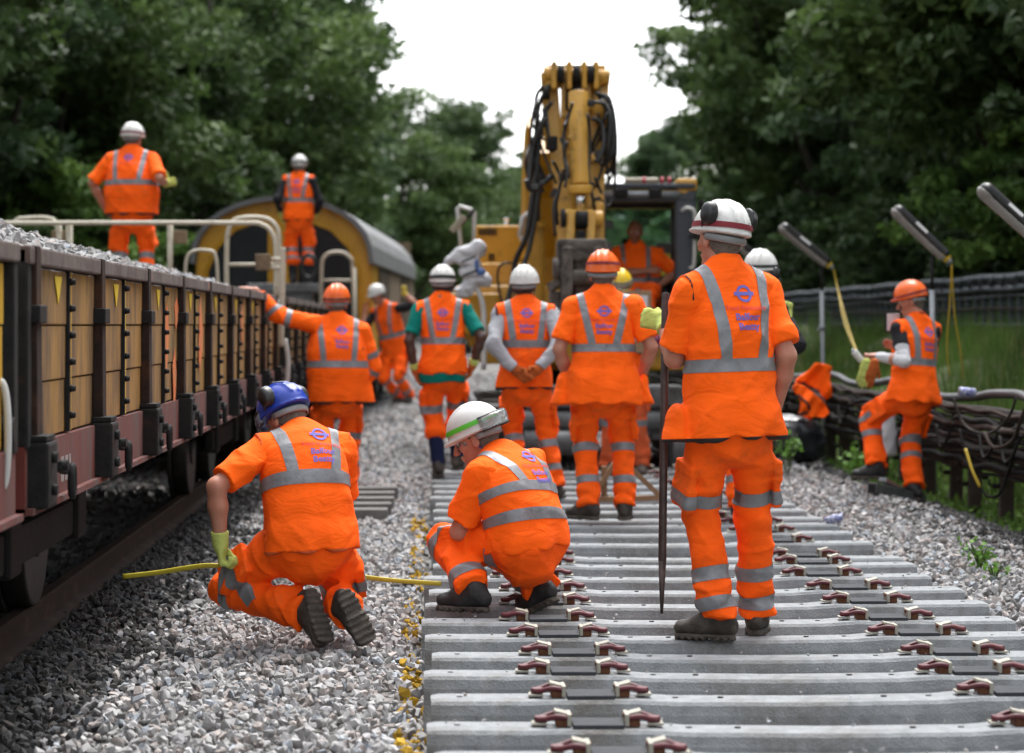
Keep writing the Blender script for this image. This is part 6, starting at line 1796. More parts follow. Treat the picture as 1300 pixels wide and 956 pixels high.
def build_fence():
    XF = 7.4
    T = empty('mesh_fence', (XF, 20, 1.0), 'long slate grey fence of rails, uprights and top conduit above the grass bank', 'fence')
    y0, y1 = 14.0, 62.0
    zb, zt = 1.02, 1.93
    mb = MB(); mb.box((0, 0, .48), (.06, .06, 1.0)); pr = mb.build('upright', M['fence_steel'], T)
    n = 0
    y = y0
    while y < y1 and n < 98:
        o = pr if n == 0 else pr.copy()
        if n: COL.objects.link(o); o.parent = T
        o.location = (0, y - 20, -.05); n += 1; y += .48
    for z, r, mt in ((.06, .018, 'cable_brown'), (.30, .014, 'fence_steel'), (.50, .016, 'cable_brown'), (.66, .014, 'fence_steel')):
        mb = MB(); mb.tube([Vector((-.04, yy - 20, z + .012 * math.sin(yy * 1.3 + z * 9))) for yy in np.arange(y0, y1, 1.2)], r, 6); mb.build('rail', M[mt], T)
    mb = MB()
    for yy in np.arange(y0, 46, .16): mb.box((.02, yy - 20, .40), (.010, .010, .72))
    for z in (.12, .22, .40, .58): mb.box((.022, (y0 + y1) / 2 - 20, z), (.010, y1 - y0, .012))
    mb.build('wire_mesh', M['fence_steel'], T)
    for z, r in ((.76, .040), (.905, .045)):
        mb = MB(); mb.tube([Vector((-.06, yy - 20, z + .01 * math.sin(yy * 2 + z))) for yy in np.arange(y0, y1, .8)], r, 8); mb.build('top_conduit', M['fence_steel'], T) if z < .9 else None
    for yy in np.arange(y0, y1, .6): mb.tube([Vector((-.10, yy - 20 + .02, .92)), Vector((-.13, yy - 20 + .10, .86)), Vector((-.12, yy - 20 + .18, .80)), Vector((-.08, yy - 20 + .2, .78))], .016, 5)
    mb.build('hooked_conduit', M['fence_steel'], T)
    mb = MB(); mb.box((.03, (y0 + y1) / 2 - 20, .84), (.02, y1 - y0, .16)); mb.build('top_tray', M['fence_steel'], T)

def lamp(a, b, Y, pole_px, pole_bot, label, sticker=True, orange=False, cable=None):
    """floodlight tube head from pixel a (top) to b (neck) with a pole"""
    A_, B_ = W(a[0], a[1], Y), W(b[0], b[1], Y)
    d = (B_ - A_).normalized(); L = (B_ - A_).length
    base = W(pole_px, pole_bot, Y); base.z = -.15
    T = empty('site_lamp', base, label, 'floodlight', 'floodlights on poles')
    up = Vector((0, -1, 0)).cross(d).normalized()
    if up.z < 0: up = -up
    R = Matrix((d, Vector((0, -1, 0)), up)).transposed()      # x along the head, z its back
    c = A_ + d * (L * .42)
    f = Field(np.minimum(A_, B_) - .15, np.maximum(A_, B_) + .15, .009)
    ax = [A3(d), A3((0, -1, 0)), A3(up)]
    e0, e1 = A3(A_ + d * .04), A3(A_ + d * L * .84)
    f.add(P_loft(e0 + ax[2] * .012, e1 + ax[2] * .012, (.068, .058), (.062, .052), ax[1]), 0, cut=[(A3(A_), -ax[2])])
    hd, _ = sd_obj('lamp_housing', f, M['black_plastic'], T, 1)
    f = Field(np.minimum(A_, B_) - .15, np.maximum(A_, B_) + .15, .009)
    f.add(P_loft(e0 - ax[2] * .0, e1 - ax[2] * .0, (.062, .060), (.057, .055), ax[1]), 0, cut=[(A3(A_) - ax[2] * .004, ax[2])])
    f.add(P_loft(e0 - ax[0] * .01, e0 + ax[0] * .01, (.074, .05), (.074, .05), ax[1]), 0.01, cut=[(A3(A_) - ax[2] * .002, ax[2])])
    sd_obj('diffuser', f, M['lamp_diff'], T, 1)
    nk = A_ + d * L * .85
    mb = MB(); mb.cyl(nk - d * .02, nk + d * L * .09, .050, .036, n=14, bevel=.005); mb.build('neck', M['yellow_cable'], T)
    mb = MB(); mb.cyl(nk + d * L * .08, B_, .030, .018, n=12); mb.build('plug', M['galv'], T)
    if sticker:
        cc = A_ + d * L * .40 + up * .038 - Vector((0, .058, 0))
        mb = MB(); mb.box(cc, (.13, .006, .026), rot=R @ Matrix.Rotation(.55, 3, 'X')); mb.build('sticker', M['label_white'], T)
    if orange:
        cc = A_ + d * L * .62 + up * .038 - Vector((0, .058, 0)); mb = MB(); mb.box(cc, (.06, .006, .026), rot=R @ Matrix.Rotation(.55, 3, 'X')); mb.build('sticker', M['label_orange'], T)
    pt = W(pole_px - 3, b[1] - 8, Y)
    mb = MB(); mb.cyl(base, pt.lerp(base, .14), .022, n=12); pb_ = pt.lerp(base, .32); mb.cyl(pb_ - Vector((0, 0, .03)), pb_ + Vector((0, 0, .03)), .03, n=12)
    mb.cyl(pb_ - Vector((.06, .02, .04)), pb_ + Vector((.0, .02, .03)), .009, n=6); mb.build('pole', M['galv'], T)
    mb = MB(); mb.cyl(pt.lerp(base, .15), pt, .015, n=10); mb.build('spigot', M['iron_black'], T)
    if cable:
        for pts in cable:
            mb = tube_thing([B_] + [W(x, y, yy) for x, y, yy in pts], .0055, 6); mb.build('lead', M['yellow_cable'], T)
    rebase(T)
    return T

def build_props():
    lamp((992, 288), (1058, 341), 24.6, 1046, 500, 'small floodlight head on a leaning grey pole beside the hanging vest', cable=[[(1064, 370, 24.4), (1072, 410, 23.5), (1088, 450, 21)], [(1070, 390, 24.3), (1082, 430, 22), (1094, 460, 20)]])
    lamp((1136, 266), (1208, 334), 20.6, 1186, 500, 'middle floodlight head on a grey pole behind the man in the orange helmet', cable=[[(1206, 380, 20.7), (1202, 440, 20.8), (1206, 478, 20.9)], [(1212, 400, 20.7), (1220, 450, 20.8), (1222, 480, 21)]])
    lamp((1246, 239), (1338, 322), 16.6, 1325, 560, 'nearest floodlight head cut off by the picture edge', orange=True)
    lamp((940, 312), (990, 357), 29.5, 984, 480, 'farthest floodlight head showing its yellow neck behind the tall worker', sticker=False, cable=[[(992, 380, 29.3), (991, 430, 29)]])
    # vest hung on the cable run
    o = Vector(W(1030, 505, 22.6)); T = empty('hanging_vest', (o.x, o.y, 0.1), 'orange vest with black edging hung crumpled over the cable run', 'vest')
    f = Field(A3(W(1000, 570, 22.3)) - .15, A3(W(1065, 450, 22.9)) + .15, .011)
    def w3(x, y, dy=0): return A3(W(x, y, 22.55 + dy))
    def P_sheet(poly, Y, th):
        pw = [W(x, y, Y) for x, y in poly]; q = np.array([[p.x, p.z] for p in pw]); lo_ = np.array([q[:, 0].min(), Y - .15, q[:, 1].min()]); hi_ = np.array([q[:, 0].max(), Y + .15, q[:, 1].max()])
        def fn(X, Yy, Z):
            X, Z = np.broadcast_arrays(X, Z); d = np.full(X.shape, 1e9); s = np.ones(X.shape); n = len(q)
            for i in range(n):
                a, b = q[i], q[(i - 1) % n]; ex, ez = b[0] - a[0], b[1] - a[1]; wx, wz = X - a[0], Z - a[1]
                t = np.clip((wx * ex + wz * ez) / (ex * ex + ez * ez), 0, 1); d = np.minimum(d, (wx - t * ex) ** 2 + (wz - t * ez) ** 2)
                c1 = Z >= a[1]; c2 = Z < b[1]; c3 = ex * wz > ez * wx
                s = np.where((c1 & c2 & c3) | (~c1 & ~c2 & ~c3), -s, s)
            d2 = np.sqrt(d) * s
            yc = Y + .035 * np.sin(X * 16 + Z * 9) + .022 * np.sin(Z * 21 - X * 13 + 1.0) + .012 * np.sin(X * 47 - Z * 31)
            return np.maximum(d2, np.abs(Yy - yc) - th)
        return lo_, hi_, fn
    f.add(P_sheet([(1034, 459), (1056, 466), (1053, 482), (1058, 503), (1050, 508), (1042, 502), (1040, 497), (1022, 486), (1010, 484), (1016, 477), (1024, 472)], 22.50, .030), 0)
    f.add(P_sheet([(1006, 492), (1011, 487), (1024, 492), (1048, 514), (1053, 524), (1046, 531), (1012, 529), (1015, 510), (1010, 500)], 22.44, .030), .01)
    for (a, b, ra, rb) in () and (((1034, 466), (1018, 484), (.08, .05), (.13, .07)), ((1018, 484), (1012, 494), (.13, .07), (.11, .06)), ((1040, 472), (1036, 505), (.10, .07), (.15, .08)), ((1024, 495), (1026, 520), (.13, .09), (.17, .09)), ((1026, 515), (1028, 528), (.17, .09), (.16, .08)), ((1048, 500), (1050, 505), (.05, .05), (.04, .04))):
        f.add(P_loft(w3(*a), w3(*b), ra, rb, (1, 0, 0)), .04)
    f.disp(wrinkles(88, .008, (.12, .40), n=5))
    v, me = sd_obj('vest_cloth', f, M['orange'], T, 1)
    f = Field(w3(1024, 565) - .12, w3(1028, 520) + .12, .010); f.add(P_loft(w3(1024, 530), w3(1027, 562), (.050, .016), (.030, .012), (1, 0, 0)), 0); sd_obj('strap_end', f, M['orange'], T, 1)
    bvh = BVHTree.FromPolygons([x.co[:] for x in me.vertices], [list(p.vertices) for p in me.polygons])
    for pts in ([(1008, 487), (1020, 494), (1034, 507), (1044, 516), (1048, 524)], [(1012, 530), (1024, 530), (1036, 530), (1046, 528)], [(1036, 460), (1046, 465), (1052, 470)]):
        Q = []
        for p in smooth_pts([W(x, y, 21.5) for x, y in pts], 6):
            h = bvh.ray_cast(p, Vector((0, 1, 0)))
            if h[0] is not None: Q.append(h[0] + Vector((0, -.004, 0)))
        if len(Q) > 2: mb = MB(); mb.tube(Q, .013, 6); mb.build('edging', M['trim'], T)
    rebase(T)
    # black rubbish bag and bits behind it
    f = Field((3.0, 21.6, -.25), (4.3, 22.6, .45), .02)
    c = A3(W(1005, 555, 22.6)); f.add(P_ell(c, (.30, .25, .22)), 0); f.add(P_ell(c + np.array([-.12, 0, .06]), (.20, .18, .16)), .06); f.add(P_ell(c + np.array([.15, 0, -.1]), (.2, .2, .15)), .06); f.disp(wrinkles(91, .013, (.10, .3), n=8))
    o, _ = sd_obj('plastic_bag', f, M['black_bag'], None, 1); tag(o, 'shiny black plastic bag slumped below the hanging vest', 'bag')
    f = Field(A3(W(1120, 560, 20.6)) - .35, A3(W(1135, 520, 20.6)) + .35, .014)
    c = A3(W(1128, 545, 20.6)); f.add(P_loft(c + np.array([0, 0, .18]), c - np.array([0, 0, .2]), (.06, .03), (.08, .04)), 0); f.disp(wrinkles(92, .008, (.08, .3)))
    o, _ = sd_obj('plastic_bag', f, M['sack'], None, 1); tag(o, 'pale plastic bag hanging between the posts behind the striding man', 'bag')
    mb = tube_thing([W(975, 487, 22), W(988, 484, 22), W(1000, 489, 22.2)], .012); o = mb.build('stick_offcut', M['timber']); tag(o, 'thin pale stick lying on the cable run', 'stick')
    # box section bar at the feet of the man on the right
    T = empty('box_section', W(1140, 630, 18.7), 'short square steel tube lying on stone at the cable run', 'steel tube')
    a, b = W(1107, 625, 18.35), W(1170, 640, 18.9); a.z += .03; b.z += .03; d = (b - a).normalized()
    mb = MB(); mb.bar(a, b, .085, .085, .006); mb.build('tube_body', M['chassis_grey'], T)
    mb = MB(); mb.bar(a - d * .002, a + d * .01, .066, .066); mb.build('end_shade_plate', M['iron_black'], T)  # black plate on a solid end imitates the shade inside the tube
    mb = MB(); mb.bar(a + Vector((.1, .1, .06)), b + Vector((-.1, .12, .05)), .06, .03, .004); mb.build('rod', M['galv'], T)
    rebase(T)
    # drink cans
    T = empty('drink_can', W(1228, 508, 17.35), 'printed drinks can lying on top of the cable run', 'can')
    c = W(1228, 497, 17.35); mb = MB(); mb.cyl(c - Vector((.06, 0, 0)), c + Vector((.06, .02, -.01)), .034, n=20, bevel=.006); mb.build('can_body', M['can_blue'], T)
    mb = MB(); mb.cyl(c - Vector((.064, 0, 0)), c - Vector((.058, 0, 0)), .028, n=20); mb.build('can_end', M['galv'], T); rebase(T)
    T = empty('crushed_can', W(1059, 663, 15.6), 'crushed silver can among the stone at the sleeper ends', 'can')
    c = W(1058, 661, 15.7); f = Field(A3(c) - .08, A3(c) + .08, .006); f.add(P_loft(A3(c) - np.array([.03, 0, 0]), A3(c) + np.array([.04, 0, .02]), .032, .030), 0); f.disp(wrinkles(94, .008, (.03, .08))); sd_obj('can_body', f, M['can_blue'], T, 1)
    mb = MB(); mb.cyl(c + Vector((-.045, 0, 0)), c + Vector((-.035, 0, 0)), .028, n=14); mb.build('can_end', M['galv'], T); rebase(T)
    # timber set square
    T = empty('timber_triangle', W(790, 632, 16.6), 'raw timber triangle frame standing on the sleepers behind the orange helmeted man', 'timber frame')
    for a, b in (((752, 634), (838, 632)), ((752, 630), (786, 580)), ((786, 580), (838, 630))):
        mb = MB(); mb.bar(W(a[0], a[1], 16.7), W(b[0], b[1], 16.75), .035, .055, .003, up=(0, 1, 0)); mb.build('board', M['timber'], T)
    mb = MB(); mb.box(W(767, 612, 16.75), (.04, .04, .22)); mb.build('strut', M['timber'], T); rebase(T)
    # stack of grey boards on the stone
    T = empty('board_stack', W(470, 650, 18.3), 'stack of weathered grey boards lying on the ballast behind the kneeling man', 'boards')
    for i, (y, x1, yw) in enumerate(((17.9, 492, 0), (18.35, 497, .02), (18.8, 500, -.02), (19.25, 501, .03), (19.7, 504, .12))):
        a = W(446, 0, y); b = W(x1, 0, y); mb = MB(); mb.box(((a.x + b.x) / 2, y, -.11 + .01 * i), (b.x - a.x, .22, .10), rot=Matrix.Rotation(yw, 3, 'Z'), bevel=.008); mb.build('board', M['plank_grey'], T)
    rebase(T)
    # yellow measuring tape
    T = empty('measuring_tape', (-.6, 10.8, -.1), 'long yellow measuring tape stretched across the ballast to the crouching man', 'tape')
    pts = [W(156, 732, 11.0), W(200, 727, 10.95), W(262, 718, 10.85), W(300, 722, 10.85), W(370, 732, 10.95), W(440, 731, 11.05), W(500, 737, 11.0), W(560, 741, 10.95)]
    mb = MB(); mb.tube(smooth_pts(pts, 6), .011, 8, flat=(.45, 1.0)); mb.build('blade', M['tape_yellow'], T)
    V, F = text_geo('1  2  3  4  5  6  7  8  9', .016); a, b = Vector(W(455, 733, 10.96)), Vector(W(535, 739, 10.93)); d = (b - a); Lw = V[:, 0].max() - V[:, 0].min(); k = d.length / Lw
    rebase(T)
    # weeds that stand out
    for i, (px, py, Y, h, lab) in enumerate(((1000, 590, 21.2, .42, 'leafy green weed growing in the stone below the hanging vest'), (1262, 735, 12.6, .10, 'small tuft of green in the stone near the sleeper ends'), (1085, 590, 20.8, .3, 'green weed beside the raised boot at the cable run'), (1244, 715, 13.2, .15, 'tiny green shoot among dark stones by the cable posts'))):
        p = W(px, py, Y); p.z = float(ground_z(np.array(p.x), np.array(Y))) + .0; weed(p, h, lab, 40 + i, 90 if i != 1 else 40)
    # crowbar held by the tall worker
    T = empty('crowbar', W(840, 775, 9.95), 'long dark steel crowbar held upright by the tall worker', 'crowbar')
    a, b = W(840, 779, 9.95), W(845, 372, 10.2); mb = MB(); q = a.lerp(b, .16); mb.cyl(a, q, .006, .017, n=10); mb.cyl(q, b, .017, n=12, bevel=.003); mb.build('shaft', M['bar_steel'], T); rebase(T)
    # board held up by the worker in the yellow helmet
    T = empty('notice_board', W(797, 410, 20.8), 'white sheet on a brown wooden board behind the orange helmeted man', 'board')
    a, b = W(778, 448, 20.8), W(827, 369, 20.8); mb = MB(); mb.box((a + b) / 2, (b.x - a.x, .02, b.z - a.z), bevel=.004); mb.build('backing', M['timber'], T)
    a, b = W(782, 432, 20.8), W(822, 375, 20.8); mb = MB(); mb.box((a + b) / 2 + Vector((0, -.0125, 0)), (b.x - a.x, .004, b.z - a.z)); mb.build('sheet', M['paper'], T); rebase(T)
    T = empty('clipboard', W(1134, 405, 18.9), 'white clipboard held before the chest of the man beside the cables', 'clipboard')
    a, b = W(1126, 420, 19.0), W(1142, 398, 19.0); mb = MB(); mb.box((a + b) / 2, (b.x - a.x, .012, b.z - a.z), bevel=.003); mb.build('sheet', M['paper'], T)
    mb = MB(); mb.box((a + b) / 2 + Vector((-.012, .01, 0)), (b.x - a.x, .01, b.z - a.z + .02)); mb.build('backing', M['iron_black'], T); rebase(T)
    T = empty('held_gloves', W(1100, 480, 18.4), 'lime and orange work gloves held in the hand of the man beside the cables', 'gloves')
    for i, (dx, mt, an) in enumerate(((0, 'glove_green', .1), (.06, 'glove_orange', -.15))):
        c = A3(W(1103, 458, 18.3)) + np.array([dx - .02, -.01 * i, 0]); f = Field(c - .25, c + .15, .007)
        for pr_, k in hand_prims(c - np.array([0, 0, .02]), (math.sin(an) * .4 - .25, 0, -1), (0, 1, 0), 1, 'flat', 1.1, .002): f.add(pr_, k)
        sd_obj('work_glove', f, M[mt], T, 1)
    rebase(T)
    T = empty('torch_bottle', W(1088, 452, 18.3), 'small pale bottle dangling from the yellow lead by the man in the orange helmet', 'bottle')
    a, b = W(1084, 446, 18.4), W(1094, 458, 18.4); mb = MB(); mb.cyl(a, b, .026, n=12, bevel=.006); mb.build('body', M['white_tube'], T); mb = MB(); mb.cyl(a + (a - b) * .2, a, .014, n=10); mb.build('cap', M['galv'], T); rebase(T)
def build_people():
    def mk(px, Y, z):
        r = W(px, 412, Y); r.z = z
        return r, (lambda x, y, dy=0.0: tuple(W(x, y, Y + dy) - r))
    def stand(d, S=1.0, dx=0.0, nx=0.0, hf=.045, pz=.93, nz=1.515):
        d.setdefault('scale', S); d.setdefault('pelvis', (dx, 0, pz * S)); d.setdefault('neck', (nx, .02, nz * S))
        if 'head' not in d:
            y = math.radians(d.get('cyaw', 0)); d['head'] = (nx - math.sin(y) * hf, .02 + math.cos(y) * hf, (nz + .118) * S)
        return d
    # the tall man nearest on the right
    r, R = mk(928, 10.0, 0)
    build_person('tall man in white helmet with raised ear defenders holding an upright crowbar', r, stand(dict(
        h=.0065, seed=12, bulk=1.04, shw=.180, cyaw=27, pyaw=17, hyaw=34, hpitch=0, hroll=-7,
        handL=R(843, 410, .24), elbL=(-.05, -.4, -1), poseL='grip', hdirL=(-.8, .35, .28), palmL=(-.1, 1, -.1), gloveL=M['glove_green'], handR=R(984, 520, .14), elbR=(.4, -.6, -.2),
        footL=R(912, 781, 0), footR=R(960, 775, .22), toeL=68, toeR=-12, sleeve=.84, vest_hem=.16, pouch=(-1,), flare=.02, collar=.07, sleeve_r=1.12,
        legbands=[('t', .74, .87), ('s', .52, .66), ('s', .82, .95)], helmet='hat_white', hatstrap=('red_strap', -.004, .020, .05), muffs='up', hoop=(.30, .39), brace=(.125, .085), logo_s=.83, logo_x=.01), .99, nx=-.02, nz=1.54))
    # orange helmet, middle
    r, R = mk(766, 15.9, 0)
    build_person('man in orange helmet with a red strap standing square with his back turned', r, stand(dict(
        h=.0075, seed=22, bulk=1.08, shw=.200, cyaw=-2, pyaw=0, hyaw=-6, handL=R(722, 486, .10), handR=R(812, 482, .10), elbL=(-.7, -.6, -.2), elbR=(.7, -.6, -.2),
        footL=R(748, 640, 0), footR=R(793, 640, .05), toeL=48, toeR=-8, sleeve=.80, vest_hem=.25, pouch=(-1, 1), flare=.09, sleeve_r=1.15,
        legbands=[('s', .04, .17), ('s', .56, .68)], helmet='hat_orange', hatstrap=('red_strap', .018, .036, .10), napeband='grey_band', hoop=(.34, .43), brace=(.150, .080), cord=None, trim=False), .99))
    # hands behind his back
    r, R = mk(667, 18.15, 0)
    build_person('man in plain white helmet clasping orange gloved hands behind his back', r, stand(dict(
        h=.008, seed=32, bulk=1.04, shw=.196, cyaw=4, pyaw=0, hyaw=-14, handL=R(655, 470, -.20), handR=R(684, 468, -.21), elbL=(-1, -.35, 0), elbR=(1, -.35, 0), hdirL=(.75, -.1, -.55), hdirR=(-.75, -.1, -.50), palmL=(0, -1, 0), palmR=(0, -1, 0),
        poseL='hook', poseR='hook', gloves=M['glove_orange'], shirt=M['shirt_grey'], sleeve=1.95, footL=R(660, 608, .05), footR=R(704, 616, 0), toeL=10, toeR=-20, vest_hem=.14, skin=M['skin_dark'], hair=M['hair_dark'],
        legbands=[('s', .16, .30), ('s', .62, .74)], helmet='hat_white', cord='blue_cord', hoop=(.40, .50), brace=(.140, .105), trousers=M['orange_dirty'], logo_s=.86, vestmat=M['orange_dirty']), .965))
    # teal shirt
    r, R = mk(562, 20.7, 0)
    build_person('man in teal shirt and navy gaiters walking away with gloved hands out', r, stand(dict(
        h=.0085, seed=42, bulk=1.0, shw=.190, cyaw=0, pyaw=0, hyaw=-4, handL=R(527, 470, -.02), handR=R(600, 464, -.02), elbL=(-.6, -.5, .2), elbR=(.6, -.5, .2), gloves=M['glove_orange'], glovecuff=M['glove_green'],
        shirt=M['shirt_teal'], sleeve=.80, shirt_hem=.22, footL=R(557, 590, -.05), footR=R(580, 582, .25), toeL=4, toeR=-10, flare=.06, vest_hem=.09, skin=M['skin_dark'], hair=M['hair_dark'], gather=.30, gaiter=M['navy_sock'],
        legbands=[('t', .72, .88)], helmet='hat_white', hatstrap=('black_plastic', -.004, .028, .12), lamp=True, napeband='grey_band', cord='blue_cord', hoop=(.34, .44), brace=(.135, .085), trousers=M['orange_dirty'], cargo=True, armw=.95, trim=False), 1.0))
    # arm on the wagon
    r, R = mk(428, 20.3, -.17)
    build_person('stocky man in long orange sleeves resting one raised hand on the wagon side', r, stand(dict(
        h=.008, seed=52, bulk=1.18, shw=.205, belly=.045, cyaw=6, pyaw=6, hyaw=-4, roll=-5, arm=1.06, handL=R(324, 368, .0), elbL=(-.2, -.3, -1), poseL='flat', hdirL=(-.7, .2, .15), palmL=(0, .1, -1), handR=R(452, 498, .16), elbR=(1, -.1, .1),
        footL=R(412, 618, 0), footR=R(444, 616, .1), toeL=10, toeR=-15, sleeve=1.86, sleeve_r=1.18, vest_hem=.20, armbands=[('u', .60, .76), ('f', .06, .22)], pouch=(1,), hair=M['hair_grey'],
        legbands=[('s', -.02, .10), ('s', .5, .62)], helmet='hat_orange', hatstrap=('black_plastic', -.012, .006, 0), napeband='grey_band', goggles=-.018, hoop=(.30, .40), brace=(.155, .125), logo_s=.84, logo_x=.03), 1.0))
    # kneeling, blue helmet
    r, R = mk(388, 10.7, -.15)
    build_person('kneeling man in blue helmet holding the yellow tape on the ballast', r, dict(
        h=.0065, hb=.006, face=True, seed=62, bulk=1.06, shw=.186, scale=.98, flare=.03, pelvis=R(394, 682, .03), neck=R(382, 553, .20), up0=(-.05, .05, 1), up1=(-.12, .6, .75), head=R(364, 535, .27), pyaw=22, cyaw=20, roll=5, hyaw=48, hpitch=-34,
        handL=R(280, 690, -.02), elbL=(-.6, -.5, 0), poseL='grip', palmL=(1, 0, 0), gloveL=M['glove_green'], handR=R(400, 690, .45), elbR=(.6, .3, -.6), sleeve=.86, sleeve_r=1.12,
        footL=R(384, 777, -.02), kneeL=(-.85, .6, -.35), footR=R(436, 773, -.05), kneeR=(-.08, 1, .12), footaxesL=((.30, -.35, -.9), (-.75, .75, -.2)), footaxesR=((.42, -.10, -.85), (-.5, .85, .1)),
        vest_hem=.13, trim=True, trimmat=M['orange_old'], legbands=[('t', .62, .78), ('s', .02, .13)], helmet='hat_blue', sticker=(.0, -.052, .120), muffs='up', goggles=-.01, glasses=True, hoop=(.42, .53), brace=(.130, .100), logo_s=.87, logo_x=.045, collar=.05, hair=M['hair_grey'], trw=1.04))
    # crouching, white helmet with goggles
    r, R = mk(655, 11.0, 0)
    build_person('crouching man in white helmet with clear goggles looking down along the sleepers', r, dict(
        h=.0065, hb=.0055, face=True, seed=72, bulk=1.08, shw=.188, scale=.98, pelvis=R(668, 690, 0), neck=R(634, 582, .12), up0=(-.10, .0, 1), up1=(-.50, .25, .8), head=R(606, 560, .18), pyaw=52, cyaw=48, roll=0, hyaw=78, hpitch=-20,
        handL=R(606, 676, .26), elbL=(-.8, -.8, -1), handR=R(612, 660, .5), elbR=(0, 0, -1), poseL='hook', sleeve=.80, sleeve_r=1.16, footL=R(602, 748, -.12), kneeL=(-.20, .33, .10), footR=R(684, 744, .12), kneeR=(-.6, 1, .5), toeL=62, toeR=50, tpitchR=25,
        vest_hem=.06, trim=False, legbands=[('s', .03, .17), ('s', .74, .88)], helmet='hat_white', htilt=-4, goggles=.002, gback=True, hatstrap=('green_strap', .012, .034, .0), glasses=True, cord='blue_cord', hoop=(.46, .56), hoops2=[(.20, .30)], brace=(.130, .095), logo_s=.86, logo_x=.04, collar=.05, bootmat=M['boot_black'], trw=1.05))
    # right, beside the cables
    r, R = mk(1152, 18.8, -.08)
    build_person('man in orange helmet and white sleeves standing at the cable run with one foot raised', r, dict(
        h=.008, face=True, seed=82, bulk=1.02, shw=.185, scale=.965, pelvis=R(1160, 497, 0), neck=R(1164, 407, .03), head=R(1157, 384, .07), pyaw=38, cyaw=30, hyaw=78, hpitch=-14,
        handL=R(1112, 452, -.05), elbL=(-.1, -.5, -1), poseL='fist', hdirL=(-.8, .1, .1), palmL=(0, 0, -1), handR=R(1142, 444, .35), elbR=(.5, 0, -1), shirt=M['shirt_black'], sleeve=.55, undersleeve=M['shirt_white'],
        footL=R(1112, 592, .05), kneeL=(-.45, .85, .25), footR=R(1160, 619, -.02), kneeR=(-.1, 1, 0), toeL=78, toeR=40, vest_hem=.16, flare=.08, legbands=[('s', .00, .12), ('s', .30, .42)], helmet='hat_orange', hatstrap=('red_strap', -.002, .016, .10), napeband='grey_band',
        hoop=(.36, .46), brace=(.120, .095), logo_s=.84, logo_x=.02, bootmat=M['boot_black'], hem=-.01, trim=False, trw=1.08))
    # on the wagons
    r, R = mk(167, 24.5, 1.53)
    build_person('heavy man in white helmet standing on the wagon giving a gloved thumbs up', r, stand(dict(
        h=.009, seed=92, bulk=1.15, shw=.215, belly=.07, cyaw=-8, pyaw=-4, hyaw=-24, hpitch=-4, handL=R(131, 262, .10), elbL=(-1, -.3, .1), handR=R(211, 233, .04), elbR=(.5, -.6, -1), poseR='thumb', hdirR=(.8, .2, .25), palmR=(0, 1, 0), gloveR=M['glove_green'],
        footL=(-.14, 0, .10), footR=(.14, 0, .10), sleeve=.92, sleeve_r=1.15, vest_hem=.10, flare=.05, legbands=[('s', .05, .2), ('s', .4, .55)], helmet='hat_white', hatstrap=('red_strap', -.004, .016, .1), hoop=(.40, .49), brace=(.150, .120), ring_only=True, logo_s=.88, vestmat=M['orange_dirty']), 1.0))
    r, R = mk(379, 33.4, 1.86)
    build_person('slim man with black sleeves and white helmet standing on the end of the farther wagon', r, stand(dict(
        h=.0105, seed=93, bulk=1.10, shw=.185, cyaw=-10, pyaw=-4, hyaw=8, handL=R(357, 272, .05), elbL=(-.2, -.4, 0), handR=R(401, 272, .15), elbR=(.2, -.3, 0), shirt=M['shirt_black'], sleeve=1.9, gloves=M['glove_green'],
        footL=R(372, 352, 0), footR=R(390, 352, 0), gather=.45, gaiter=M['shirt_black'], bootmat=M['boot_black'], vest_hem=.10, legbands=[('s', .02, .16), ('s', .3, .42)], helmet='hat_white', hatstrap=('black_plastic', -.006, .02, .1), hoop=(.34, .44), logo_s=.84, trousers=M['orange_dirty']), .985, pz=.94))
    r, R = mk(500, 35.6, -.17)
    build_person('man facing the camera by the yellow vehicle with one gloved hand raised', r, dict(
        h=.0105, face=True, seed=94, bulk=1.08, shw=.19, scale=1.0, pelvis=R(503, 447, 0), neck=R(488, 388, -.05), head=R(479, 376, -.12), pyaw=150, cyaw=150, hyaw=125, hpitch=-22, shirt=M['shirt_black'], sleeve=.95,
        handL=R(513, 372, -.15), elbL=(.9, -.2, -.4), poseL='fist', hdirL=(.2, 0, 1), gloveL=M['glove_yellow'], handR=R(463, 395, .05), elbR=(-.8, -.3, -.8), footL=R(520, 503, -.05), footR=R(508, 503, .1), toeL=165, toeR=150, vest_hem=.15, pouch=(1, -1),
        legbands=[('s', .05, .18), ('s', .6, .75)], helmet='hat_white', hoop=(.32, .42), logo=False, trousers=M['orange_dirty'], vestmat=M['orange_dirty']))
    r, R = mk(806, 25.42, 1.17)
    build_person('bald driver in orange shirt sitting in the excavator cab facing the camera', r, dict(
        h=.009, face=True, bald=True, seed=95, bulk=1.20, shw=.215, belly=.06, scale=1.0, pelvis=R(806, 386, .02), neck=R(806, 312, .0), head=R(806, 296, -.04), pyaw=180, cyaw=178, hyaw=172, hpitch=-8, skin=M['skin_tan'], sleeve=.85, sleeve_r=1.15, armw=1.15,
        handR=R(822, 344, -.26), elbR=(-1, 0, -.5), handL=R(838, 362, -.15), elbL=(1, .3, -.3), footL=R(822, 420, -.40), footR=R(792, 420, -.40), kneeL=(.1, -1, .5), kneeR=(-.1, -1, .5), toeL=180, toeR=180,
        vest_hem=.05, armhole=.30, trim=False, legbands=[('t', .7, .82)], hoop=(.20, .28), hoops2=[(.38, .46)], brace=(.135, .125), logo=False, vestmat=M['shirt_orange'], trousers=M['orange_dirty']))
    r, R = mk(792, 21.2, 0)
